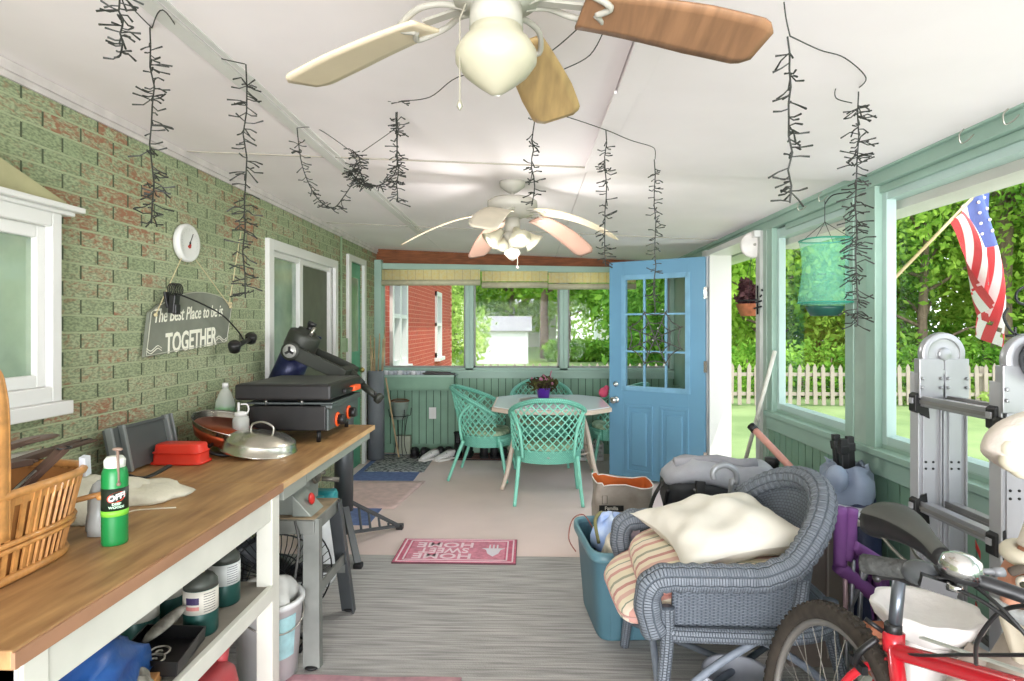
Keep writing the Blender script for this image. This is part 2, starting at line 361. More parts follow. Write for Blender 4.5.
# left wall with openings
def wall_yz(b, x, th, y0, y1, z0, z1, holes):
    ys = sorted({y0, y1, *[h[0] for h in holes], *[h[1] for h in holes]}); zs = sorted({z0, z1, *[h[2] for h in holes], *[h[3] for h in holes]})
    for i in range(len(ys)-1):
        for j in range(len(zs)-1):
            cy, cz = (ys[i]+ys[i+1])/2, (zs[j]+zs[j+1])/2
            if any(h[0] < cy < h[1] and h[2] < cz < h[3] for h in holes): continue
            b.bx(x-th, x, ys[i], ys[i+1], zs[j], zs[j+1])
holesL = [(1.2, 2.1, 1.2, 1.83), (4.06, 5.36, .96, 2.01), (5.84, 6.3, 0, 2.1)]
b = MB(); wall_yz(b, XL, .2, -1.4, YE, 0, 2.41, holesL)
struct(b.build('wall_left', brick))
b = MB(); b.beam((XL+.012, -1.3, 2.335), (XL+.012, YE, 2.335), .022, .035); b.beam((XL+.006, -1.3, 2.31), (XL+.006, YE, 2.31), .01, .03)
struct(b.build('trim_5', M('grey_lilac_trim', '#cfc8c6', .6)))
room = M('dim_room_wall', '#8f9a86', .9)
b = MB(); b.bx(XL-2.6, XL-2.5, .5, 6.9, 0, 2.4); b.bx(XL-2.5, XL-.2, .5, .6, 0, 2.4); b.bx(XL-2.5, XL-.2, 6.8, 6.9, 0, 2.4); b.bx(XL-2.5, XL-.2, .5, 6.9, 2.4, 2.45); b.bx(XL-2.5, XL-.2, .5, 6.9, -.05, 0)
struct(b.build('wall_interior', room))
glass_g = M('dusky_pane', '#66796e', .06, nz=(2.2, .5), spec=.9, sub='#a3b89c')
# window 1 (projecting casement by the bench, gabled hood)
r = MB(); x0, x1 = XL+.002, XL+.065
for a in ((1.1, 1.2, 1.18, 1.87), (2.105, 2.15, 1.18, 1.87), (1.2, 2.105, 1.81, 1.87), (1.2, 2.105, 1.18, 1.235)): r.bx(x0, x1, *a)
for a in ((1.2, 1.26, 1.25, 1.79), (2.065, 2.105, 1.235, 1.81), (1.26, 2.065, 1.765, 1.81), (1.26, 2.065, 1.235, 1.28)): r.bx(x0, x1-.025, *a)
w1 = struct(r.build('window_1', white_b, bevel=.004))
r = MB(); r.bx(XL+.015, XL+.02, 1.25, 2.07, 1.27, 1.77); r.build('pane', glass_g, w1)
r = MB(); r.bx(XL-.0, XL+.09, 1.06, 2.175, 1.13, 1.18); r.build('window_sill', white_b, w1, bevel=.004)
r = MB(); r.bx(XL, XL+.11, 1.04, 2.21, 1.875, 1.895); r.bx(XL, XL+.085, 1.07, 2.19, 1.86, 1.875); r.build('cornice', white_b, w1, bevel=.004)
r = MB(); olive = M('olive_hood', '#a9a57e', .7)
r.prism([(1.05, 1.896), (2.2, 1.896), (1.6, 2.09)], .07, Matrix(((0, 0, 1, XL+.001), (1, 0, 0, 0), (0, 1, 0, 0), (0, 0, 0, 1)))); r.build('gable_hood', olive, w1)
# window 2 (slider) and the green door
r = MB()
for a in ((3.98, 4.06, .9, 2.05), (5.36, 5.43, .9, 2.05), (4.06, 5.36, 1.98, 2.05), (4.06, 5.36, .9, .96)): r.bx(XL-.05, XL+.03, *a)
for a in ((4.06, 4.1, .96, 1.98), (4.60, 4.67, .96, 1.98), (5.31, 5.36, .96, 1.98), (4.1, 5.31, 1.94, 1.98), (4.1, 5.31, .96, 1.0)): r.bx(XL-.06, XL-(.005 if a[1]-a[0] < .1 else .008), *a)
w2 = struct(r.build('window_2', white_b, bevel=.003))
r = MB(); r.bx(XL-.04, XL-.035, 4.1, 4.6, 1.0, 1.94); r.build('pane', glass_g, w2)
r = MB(); r.bx(XL-.04, XL-.035, 4.67, 5.31, 1.0, 1.94); r.build('insect_screen', M('screen_mesh', '#5f6453', .7), w2)
r = MB(); r.bx(XL-.05, XL+.03, 5.76, 5.84, 0, 2.16); r.bx(XL-.05, XL+.03, 6.3, 6.38, 0, 2.16); r.bx(XL-.05, XL+.03, 5.84, 6.3, 2.1, 2.16)
d1 = struct(r.build('door_1', white_b, bevel=.003))
r = MB(); r.bx(XL-.05, XL-.015, 5.84, 6.3, 0.01, 2.1); r.build('door_leaf', M('green_door_paint', '#4f9b78', .45), d1)
r = MB(); r.bx(XL-.02, XL-.008, 5.95, 6.2, 1.2, 1.95); r.build('pane', glass_g, d1)
r = MB(); r.ell((XL+.02, 6.24, 1.0), .028); r.build('door_knob', M('brass', '#c9b072', .3, 1), d1)
# board panelling
def boards(b, p0, p1, z0, z1, pitch, nrm, gapm=1):
    p0 = Vector(p0); p1 = Vector(p1); L_ = (p1-p0).length; d = (p1-p0).normalized(); n = Vector(nrm); k = max(1, round(L_/pitch)); w = L_/k
    b.m = 1; c = (p0+p1)/2-n*.012; b.beam(c-d*L_/2+Vector((0, 0, (z0+z1)/2)), c+d*L_/2+Vector((0, 0, (z0+z1)/2)), .012, z1-z0)
    b.m = 0
    for i in range(k):
        a = p0+d*(i*w+.004); e = p0+d*((i+1)*w-.004)
        b.beam(a+Vector((0, 0, (z0+z1)/2)), e+Vector((0, 0, (z0+z1)/2)), .012, z1-z0)
# end wall: knee wall, sill, posts, header
def zh(x): return 2.19-(x-XL)*.02
b = MB(); boards(b, (XL, YE, 0), (XR+.1, YE, 0), .1, .87, .083, (0, -1, 0)); b.bx(XL, XR+.1, YE+.02, YE+.12, 0, .9)
struct(b.build('wall_back', [sage_d, sage_gap]))
b = MB(); b.bx(XL, XR+.1, YE-.02, YE+.012, 0, .1); struct(b.build('baseboard_back', sage_d))
b = MB(); b.bx(XL, XR+.1, YE-.02, YE+.1, .86, .93); b.bx(XL, XR+.1, YE-.045, YE+.12, .925, .955); 
struct(b.build('trim_6', sage, bevel=.004))
def endwin(i, xa, xb):
    b = MB()
    for x in (xa, xb): b.bx(x-.024, x+.024, YE-.02, YE+.1, .955, zh(x)-.06)
    b.bx(xa-.024, xb+.024, YE-.02, YE+.1, .955, .98)
    w = struct(b.build('window_%d' % i, sage, bevel=.004))
    b = MB(); b.bx(xa+.024, xb-.024, YE+.05, YE+.054, .98, 2.12); b.build('pane', GLASS, w)
    b = MB(); 
    for x in (xa+.034, xb-.034): b.bx(x-.01, x+.01, YE+.03, YE+.06, .98, 2.12)
    b.bx(xa+.024, xb-.024, YE+.03, YE+.06, .98, 1.0); b.build('sash', M('sash_grey', '#8c8f88', .6), w)
endwin(3, -1.74, -.722); endwin(4, -.674, .361); endwin(5, .409, 1.62)
b = MB(); b.add([(XL, YE-.03, zh(XL)-.07), (XR, YE-.03, zh(XR)-.07), (XR, YE+.1, zh(XR)-.07), (XL, YE+.1, zh(XL)-.07), (XL, YE-.03, zh(XL)), (XR, YE-.03, zh(XR)), (XR, YE+.1, zh(XR)), (XL, YE+.1, zh(XL))],
                [(0, 3, 2, 1), (4, 5, 6, 7), (0, 1, 5, 4), (1, 2, 6, 5), (2, 3, 7, 6), (3, 0, 4, 7)]); struct(b.build('trim_7', sage, bevel=.005))
b = MB(); b.bx(XL, XR, YE+.0, YE+.1, 2.1, 2.4); struct(b.build('trim_8', M('bare_brown_beam', '#7d4a2b', .8, nz=(8, .3, (1, 1, 6)))))
b = MB(); b.bx(XL-.02, XL+.08, YE-.09, YE+.1, 0, 2.22); struct(b.build('trim_9', sage, bevel=.004))
# right wall: knee wall, sill, posts, openings, header
ZS = .873
b = MB(); boards(b, (XR+.012, 4.14, 0), (XR+.012, -1.3, 0), .1, ZS-.08, .09, (-1, 0, 0)); b.bx(XR+.03, XR+.12, -1.3, 4.14, 0, ZS-.03)
b.m = 0; b.bx(XR+.02, XR+.12, 5.4, YE, 0, 2.1); boards(b, (XR+.01, YE, 0), (XR+.01, 5.5, 0), 0, ZS-.08, .09, (-1, 0, 0))
struct(b.build('wall_right', [sage_d, sage_gap]))
b = MB(); b.bx(XR-.012, XR+.01, -1.3, 4.14, ZS-.11, ZS-.02); b.bx(XR-.03, XR+.12, -1.3, 4.14, ZS-.02, ZS+.012); b.bx(XR+.03, XR+.11, -1.3, 4.1, ZS+.01, ZS+.04)
struct(b.build('trim_10', sage, bevel=.004))
b = MB(); b.bx(XR-.01, XR+.13, -1.4, YE, 2.11, 2.2); b.bx(XR-.03, XR+.01, -1.4, YE, 2.165, 2.195); b.bx(XR+.015, XR+.1, -1.4, 3.9, 2.075, 2.11)
struct(b.build('trim_11', sage, bevel=.004))
b = MB(); b.bx(XR+.1, XR+.26, -1.4, 4.3, 2.0, 2.12); b.bx(XR+.26, XR+.5, -1.4, YE+.2, 2.1, 2.14)
struct(b.build('trim_12', M('weathered_white_board', '#d8d5cf', .7, nz=(5, .15, (1, .3, 2)))))
def sidewin(i, ya, yb):
    b = MB()
    for y, w_ in ((ya, .08), (yb, .08)):
        b.bx(XR-.005, XR+.05, y-w_/2, y+w_/2, ZS+.01, 2.12)
    w = struct(b.build('window_%d' % i, sage, bevel=.004))
    b = MB()
    for y in (ya+.055, yb-.055): b.bx(XR+.028, XR+.072, y-.02, y+.02, ZS+.03, 2.1)
    b.bx(XR+.03, XR+.1, ya+.04, yb-.04, ZS+.03, ZS+.07); b.bx(XR+.03, XR+.1, ya+.04, yb-.04, 2.04, 2.1); b.build('sash', sage_lt, w)
    b = MB(); b.bx(XR+.07, XR+.073, ya+.1, yb-.1, ZS+.06, 2.06); b.build('pane', GLASS, w)
sidewin(6, 3.09, 4.1); sidewin(7, .75, 2.90); sidewin(8, -1.3, .6)
b = MB(); b.bx(XR+.0, XR+.12, 2.94, 3.05, 0, 2.12); b.bx(XR+.0, XR+.12, .6, .72, 0, 2.12); b.bx(XR, XR+.12, -1.4, -1.3, 0, 2.12)
b.bx(XR-.01, XR+.1, 4.14, 4.2, 0, 2.16)
struct(b.build('trim_13', M('grey_green_post', '#9eb3a6', .55), bevel=.004))
b = MB(); b.bx(XR-.03, XR+.12, 4.2, 4.28, 0, 2.12); struct(b.build('trim_14', M('silver_jamb', '#b9bdb6', .5), bevel=.003))
b = MB(); b.bx(XR-.05, XR+.14, 5.30, 5.40, 0, 2.12); b.bx(XR-.07, XR+.14, 4.2, 5.40, 2.075, 2.12); b.bx(XR-.07, XR-.03, 5.36, 5.46, 0, 2.13); struct(b.build('trim_15', white_b, bevel=.003))
# blue entrance door, standing open
blue = M('blue_door_paint', '#6a9bb8', .4, nz=(2, .04)); chrome = M('chrome', '#d8d8d6', .2, 1, nz=False)
hp = Vector((1.55, 5.34, 0)); fp = Vector((.777, 5.83, 0)); wd = (fp-hp).length; ang = math.atan2(fp.y-hp.y, fp.x-hp.x)
def DT(b): b.T = Matrix.Translation(hp) @ Matrix.Rotation(ang, 4, 'Z'); return b   # x along door from hinge, camera side is local +y
H = 2.07; gx0, gx1, gz0, gz1 = .15, .77, .87, 1.92
b = DT(MB()); 
for a in ((0, gx0, .03, H), (gx1, wd, .03, H), (gx0, gx1, gz1, H), (gx0, gx1, .03, gz0)): b.box(((a[0]+a[1])/2, 0, (a[2]+a[3])/2), (a[1]-a[0], .044, a[3]-a[2]))
for x in (.155, .49):
    b.box((x+.12, .021, .4), (.25, .006, .56)); 
door = struct(b.build('door_2', blue, bevel=.002))
for x in (.155, .49):
    b = DT(MB())
    for a in ((x-.012, x+.012, .08, .72), (x+.228, x+.252, .08, .72), (x, x+.24, .08, .104), (x, x+.24, .696, .72)): b.box(((a[0]+a[1])/2, .026, (a[2]+a[3])/2), (a[1]-a[0], .014, a[3]-a[2]))
    b.build('panel_moulding', blue, door, bevel=.004)
    b = DT(MB()); b.box((x+.12, .027, .4), (.15, .02, .5)); b.build('raised_panel', blue, door, bevel=.009)
b = DT(MB())
for a in ((gx0-.02, gx0+.025, gz0-.02, gz1+.02), (gx1-.025, gx1+.02, gz0-.02, gz1+.02), (gx0, gx1, gz1-.025, gz1+.02), (gx0, gx1, gz0-.02, gz0+.025)): b.box(((a[0]+a[1])/2, .01, (a[2]+a[3])/2), (a[1]-a[0], .05, a[3]-a[2]))
for k in (1, 2):
    x = gx0+(gx1-gx0)*k/3; b.box((x, .012, (gz0+gz1)/2), (.018, .03, gz1-gz0)); z = gz0+(gz1-gz0)*k/3; b.box(((gx0+gx1)/2, .012, z), (gx1-gx0, .03, .018))
b.build('glazing_frame', M('blue_grille', '#79a9c4', .4), door, bevel=.002)
b = DT(MB()); b.box(((gx0+gx1)/2, 0, (gz0+gz1)/2), (gx1-gx0, .004, gz1-gz0)); b.build('pane', GLASS, door)
for z, r_ in ((.755, .033), (.905, .026)):
    b = DT(MB()); b.lathe([(r_, 0), (r_, .012), (.014, .016), (.014, .04)]+([(.03, .05), (.034, .065), (.028, .08), (.001, .084)] if z < .8 else [(.001, .042)]), (wd-.07, .022, z), 20, (-PI/2, 0, 0)); b.build('door_knob' if z < .8 else 'deadbolt', chrome, door)
for z in (1.75, 1.1, .3):
    b = DT(MB()); b.box((-.005, .026, z), (.03, .012, .1)); b.build('hinge', chrome, door)
# ================================================================ OUTSIDE
ZG = -.45
lawn_m = M('lawn_grass', '#8c9d62', .95, nz=(.9, .25), sub='#6e834a', bump=(40, .6))
b = MB(); b.surf(lambda u, v: (-60+140*u, -25+125*v, ZG+.12*math.sin(u*9)*math.sin(v*7)*(1 if v > .4 else 0)), 30, 30); tag(b.build('lawn', lawn_m), 'mown green lawn spreading around the porch and beyond the fence', 'lawn', kind='structure')
b = MB(); b.bx(1.95, 5.0, -8, 3.6, ZG-.02, ZG+.06); b.bx(-4, 1.95, -9, -1.5, ZG-.02, ZG+.06); tag(b.build('reflector', M('pale_reflector', '#d3cec6', .9, nz=(3, .06))), 'added unseen pale patio beside and behind the porch', 'reflector', kind='structure')  # unseen slab added to bounce sunlight up onto the porch ceiling
# continuing brick house
b = MB(); wall_yz(b, -1.86, .2, YE+.1, 14, ZG, 3.0, [(7.9, 8.9, .9, 2.3), (11.7, 12.35, .85, 2.15)])
hs = thing('brick_house', 'red brick house wing with white windows continuing past the end of the porch', 'house', (-1.96, 10, ZG))
b.build('side_wall', redbrick, hs)
b = MB(); b.bx(-9, -1.86, 14, 14.2, ZG, 3.0); b.build('end_wall', redbrick_x, hs)
b = MB(); b.bx(-9, -1.3, YE+.4, 14.5, 3.0, 3.1); b.prism([(-9.0, 3.1), (-1.25, 3.1), (-5, 5.2)], 14.5-YE, Matrix(((1, 0, 0, 0), (0, 0, 1, YE+.4), (0, 1, 0, 0), (0, 0, 0, 1)))); b.build('roof', M('shingles', '#6a6762', .9, nz=(10, .3)), hs)
for (ya, yb, za, zb) in ((7.9, 8.9, .9, 2.3), (11.7, 12.35, .85, 2.15)):
    b = MB(); 
    for a in ((ya, ya+.09, za, zb), (yb-.09, yb, za, zb), (ya, yb, zb-.09, zb), (ya, yb, za, za+.09), (ya, yb, (za+zb)/2-.03, (za+zb)/2+.03)): b.bx(-1.92, -1.82+(.004 if a[1]-a[0] < .1 else 0), *a)
    if yb-ya > .8: b.bx(-1.92, -1.814, (ya+yb)/2-.04, (ya+yb)/2+.04, za, zb)
    b.bx(-1.9, -1.76, ya-.06, yb+.06, za-.07, za)
    w = b.build('window', white_b, hs); b = MB(); b.bx(-1.95, -1.94, ya, yb, za, zb); b.build('pane', M('house_pane', '#6d7f7c', .1), w)
# shed
sh = thing('garden_shed', 'white metal garden shed with a low gable roof standing on the far lawn', 'shed', (-1.4, 32.5, ZG))
b = MB(); b.bx(-3.4, -.1, 31, 33.6, ZG, 1.25); b.prism([(31, 1.25), (33.6, 1.25), (32.3, 1.95)], 3.3, Matrix(((0, 0, 1, -3.4), (1, 0, 0, 0), (0, 1, 0, 0), (0, 0, 0, 1)))); b.build('shed_body', M('shed_white', '#d6d5d2', .5, nz=False), sh)
b = MB(); b.beam((-3.5, 30.95, 1.24), (-3.5, 32.3, 1.99), .1, .06); 
b.add([(-3.6, 30.85, 1.22), (.1, 30.85, 1.22), (.1, 32.3, 1.99), (-3.6, 32.3, 1.99), (-3.6, 30.85, 1.27), (.1, 30.85, 1.27), (.1, 32.3, 2.04), (-3.6, 32.3, 2.04)], [(0, 3, 2, 1), (4, 5, 6, 7), (0, 1, 5, 4), (1, 2, 6, 5), (2, 3, 7, 6), (3, 0, 4, 7)])
b.add([(-3.6, 33.75, 1.22), (.1, 33.75, 1.22), (.1, 32.3, 1.99), (-3.6, 32.3, 1.99)], [(0, 1, 2, 3)]); b.build('roof', M('shed_roof', '#8f8b8a', .6), sh)
# distant houses
dh = thing('neighbour_house', 'pale grey roofed house half hidden by trees beyond the shed', 'house', (-2.2, 55, ZG))
b = MB(); b.bx(-7, 2.4, 55, 62, ZG, 4.0); b.build('walls', M('pale_siding', '#d9d5cd', .8), dh)
b = MB(); b.prism([(-8, 4.0), (2.4, 4.0), (-1.6, 6.4), (-4.5, 6.4)], 8, Matrix(((1, 0, 0, 0), (0, 0, 1, 54.5), (0, 1, 0, 0), (0, 0, 0, 1)))); b.build('roof', M('pale_roof', '#b5b2ae', .8), dh)
dh = thing('neighbour_house', 'white house far off at the right behind the tall trunks', 'house', (8.5, 60, ZG))
b = MB(); b.bx(7, 16, 60, 66, ZG, 4.5); b.build('walls', M('white_siding', '#e5e4e0', .8), dh)
b = MB(); b.prism([(6.5, 4.5), (16.5, 4.5), (11.5, 7)], 7, Matrix(((1, 0, 0, 0), (0, 0, 1, 59.5), (0, 1, 0, 0), (0, 0, 0, 1)))); b.build('roof', M('dark_roof', '#77706a', .8), dh)
b = MB(); b.bx(8.6, 9.6, 59.95, 60.02, 1.6, 2.9); b.build('window', M('house_pane', '#6d7f7c', .1), dh)
# picket fence
pf = thing('picket_fence', 'white weathered picket fence with pointed tops running along the lawn', 'fence', (5, 14.6, ZG))
pk_m = M('fence_white', '#ab9d8e', .8, nz=(3, .15)); px_ = -1.35; c = 0
b = MB(); b.bx(-1.4, 13.2, 14.63, 14.67, ZG+.25, ZG+.33); b.bx(-1.4, 13.2, 14.63, 14.67, ZG+.72, ZG+.8); b.build('rail', pk_m, pf)
b0 = MB(); b0.prism([(-.045, .04), (.045, .04), (.045, .93), (0, 1.02), (-.045, .93)], .02, Matrix(((1, 0, 0, 0), (0, 0, 1, 0), (0, 1, 0, 0), (0, 0, 0, 1))))
pk = b0.build('picket', pk_m, None); pk.parent = pf; pk.location = (px_-5, 0, 0); x = px_
while x < 13.1:
    x += .2; c += 1; q = pk.copy(); COL.objects.link(q); q.parent = pf; q.location = (x-5, rnd.uniform(-.01, .01), rnd.uniform(-.02, .02)); q.rotation_euler.y = rnd.uniform(-.03, .03)
for x in (-1.2, 1.8, 4.8, 7.8, 10.8):
    b = MB(); b.bx(x-.05, x+.05, 14.68, 14.78, ZG-.1, ZG+.95); b.build('post', pk_m, pf)
# trees
LEAF = {'fresh': leaf_mat('fresh_leaf', '#6d9c36', '#c0de63'), 'mid': leaf_mat('mid_leaf', '#4f882c', '#a6cf58'), 'dark': leaf_mat('dark_leaf', '#3d6e2c', '#86b24e'), 'pale': leaf_mat('pale_leaf', '#7fa548', '#d3e68a')}
bark = M('bark', '#7d6a58', .95, nz=(5, .35, (3, 3, .6)), bump=(12, .8))
def leafcloud(name, blobs, n, size, mat, parent, seed):
    R = np.random.RandomState(seed); B = np.array([[*p[:3], *(p[3:6] if len(p) > 4 else (p[3],)*3)] for p in blobs], float)
    vol = B[:, 3]*B[:, 4]*B[:, 5]; k = R.choice(len(B), n, p=vol/vol.sum())
    d = R.normal(size=(n, 3)); d /= np.linalg.norm(d, axis=1)[:, None]; rad = (.55+.45*R.rand(n)**.5)[:, None]
    C = B[k, :3]+d*rad*B[k, 3:6]*(1+.12*R.normal(size=(n, 1)))
    a = R.normal(size=(n, 3)); a /= np.linalg.norm(a, axis=1)[:, None]; q = R.normal(size=(n, 3)); q -= a*(a*q).sum(1)[:, None]; q /= np.linalg.norm(q, axis=1)[:, None]
    sz = (size*(.6+.8*R.rand(n)))[:, None]
    off = np.array(parent.location) if parent else 0
    V = np.stack([C-a*sz*.7, C+q*sz*.35, C+a*sz*.7, C-q*sz*.35], 1).reshape(-1, 3)-off
    me = bpy.data.meshes.new(name); me.vertices.add(4*n); me.vertices.foreach_set('co', V.astype(np.float32).ravel())
    me.loops.add(4*n); me.loops.foreach_set('vertex_index', np.arange(4*n)); me.polygons.add(n); me.polygons.foreach_set('loop_start', np.arange(0, 4*n, 4)); me.update(calc_edges=True)
    me.materials.append(mat); o = bpy.data.objects.new(name, me); COL.objects.link(o); o.parent = parent; return o
TS = [0]
def tree(x, y, h, cr, kind, label, trunk=.16, low=.35, n=7000, size=.17, name='leafy_tree', group='trees around the garden', lean=0):
    TS[0] += 1; R = random.Random(TS[0]*13)
    t = thing(name, label, 'tree', (x, y, ZG), group)
    b = MB(); top = Vector((x+lean*h, y, ZG+h*.85)); pts = [Vector((x, y, ZG-.1)).lerp(top, i/6)+Vector((R.uniform(-.08, .08), R.uniform(-.08, .08), 0))*(i > 0) for i in range(7)]
    b.tube(pts, lambda u: trunk*(1.15-.75*u), 10); blobs = []
    for i in range(9):
        u = R.uniform(low, .8); p = Vector((x, y, ZG-.1)).lerp(top, u); a = R.uniform(0, 2*PI); e = p+Vector((math.cos(a)*cr*.75, math.sin(a)*cr*.75, R.uniform(.1, .5)*cr))
        b.tube([p, p.lerp(e, .5)+Vector((0, 0, .15)), e], [trunk*.4, trunk*.25, trunk*.1], 6)
        blobs.append((e.x, e.y, e.z, cr*R.uniform(.38, .6)))
    blobs.append((top.x, top.y, ZG+h*.85, cr*.6)); blobs.append((x, y, ZG+h*.6, cr*.65))
    b.build('trunk', bark, t); leafcloud('foliage', blobs, n, size, LEAF[kind], t, TS[0]); return t
tree(-2.9, 19.5, 4.6, 1.5, 'pale', 'pale green shrubby tree leaning past the brick house corner', .07, .12, 5000, .13)
tree(.9, 36, 11, 4.6, 'mid', 'broad leafy tree with a thick trunk right of the shed', .26, .42, 9000, .3)
tree(-5.6, 44, 10, 4.5, 'mid', 'wide green tree rising behind the shed', .3, .2, 8000, .3)
tree(-1.5, 48, 8.5, 4.2, 'fresh', 'light green tree screening the pale roof', .25, .35, 6000, .3)
tree(6.6, 40, 10.5, 4, 'fresh', 'yellow green tree with two bare trunks left of the white house', .4, .5, 7000, .28)
tree(8.0, 42, 10, 3.6, 'fresh', 'slender yellow green tree beside the white house', .3, .55, 6000, .28)
tree(3.2, 52, 12, 5.5, 'fresh', 'tall pale tree closing the view behind the lawn', .3, .15, 8000, .34)
tree(11.5, 50, 12, 6, 'mid', 'tall rounded tree behind the white house', .3, .15, 8000, .34)
tree(7.2, 18.2, 6.5, 2.3, 'fresh', 'bright tree seen through the open doorway', .12, .08, 8000, .17)
tree(9.4, 20, 7.5, 2.8, 'mid', 'dense tree filling the small side window', .15, .08, 9000, .17)
tree(11.2, 17.4, 7.5, 2.6, 'fresh', 'sunlit tree between the side window posts', .14, .1, 9000, .15)
tree(13.1, 17.2, 11, 2.6, 'mid', 'tall tree with a straight brown trunk behind the ladder', .33, .5, 6000, .15)
tree(14.4, 17.6, 11, 2.4, 'fresh', 'second straight trunked tree at the right of the ladder', .26, .5, 6000, .15)
tree(16.2, 19, 9, 3.2, 'fresh', 'broad bright tree behind the flag', .2, .1, 10000, .16)
tree(18.5, 17, 8, 3, 'mid', 'leafy tree at the right edge of the garden', .2, .1, 8000, .16)
tree(14.5, 24, 12, 4.5, 'dark', 'tall dark tree far behind the flag', .3, .1, 9000, .24)
tree(9.5, 27, 12, 4.8, 'dark', 'tall dark tree behind the side window', .3, .08, 9000, .26)
tree(21, 24, 12, 5, 'mid', 'large tree at the back right of the garden', .3, .08, 9000, .26)
def hedge(x0, x1, y, h, d, kind, label, n, size=.16, name='hedge'):
    t = thing(name, label, 'hedge', ((x0+x1)/2, y, ZG)); R = random.Random(int(x0*7)); k = max(2, int((x1-x0)/(h*.9)))
    leafcloud('foliage', [(x0+(x1-x0)*(i+.5)/k, y+R.uniform(-.2, .2), ZG+h*.48, (x1-x0)/k*.75, d, h*.55) for i in range(k)], n, size, LEAF[kind], t, int(x1*11))
    b = MB(); 
    for i in range(k*2): x = x0+(x1-x0)*(i+.5)/k/2; b.tube([(x, y, ZG-.05), (x+R.uniform(-.1, .1), y, ZG+h*.7)], [.04, .015], 6)
    b.build('stems', bark, t)
hedge(6, 34, 31, 8.5, 2.5, 'mid', 'tall wooded tree line closing the garden on the right', 26000, .34, 'tree_line')
hedge(-14, 11, 74, 11, 2.5, 'fresh', 'pale wooded tree line far behind the shed', 12000, .4, 'tree_line')
hedge(1.0, 9, 33, 1.15, .7, 'mid', 'low rounded green hedge along the far lawn right of the shed', 7000, .17)
hedge(5.5, 17, 16.3, 1.5, .5, 'mid', 'tall weedy green bushes growing behind the picket fence', 9000, .12)
hedge(9, 17, 14.9, .45, .25, 'pale', 'pale grass tufts along the foot of the picket fence', 5000, .1, 'grass_border')
# ================================================================ CEILING FANS
fan_w = M('fan_enamel', '#aba89d', .45, nz=False); opal = M('opal_glass', '#aeaa94', .35, nz=False, emit=.03)
blade_tan = M('blade_mid_tone', '#b89a68', .5, nz=(5, .22, (8, 1, 1))); blade_brown = M('blade_dark_tone', '#8f6a4c', .5, nz=(5, .25, (8, 1, 1))); blade_cream = M('blade_cream', '#dccdb0', .5, nz=(4, .08)); blade_pink = M('blade_rosewood', '#b3907f', .5, nz=(5, .1))  # near fan: how light falls on each blade is put into its tone
def blade_bm(R0, R1, wid, droop, pitch, zb, th=.007):
    def fn(u, v):
        r = R0+(R1-R0)*u; w = wid*(.72+.28*min(1, u*1.6)); e = max(0, (u-.9)/.1); w *= math.sqrt(max(.03, 1-.62*e*e)); y = (v-.5)*w
        return (r, y*math.cos(pitch), zb-droop*u**1.6+y*math.sin(pitch))
    b = MB(); b.surf(fn, 24, 6, th); return b
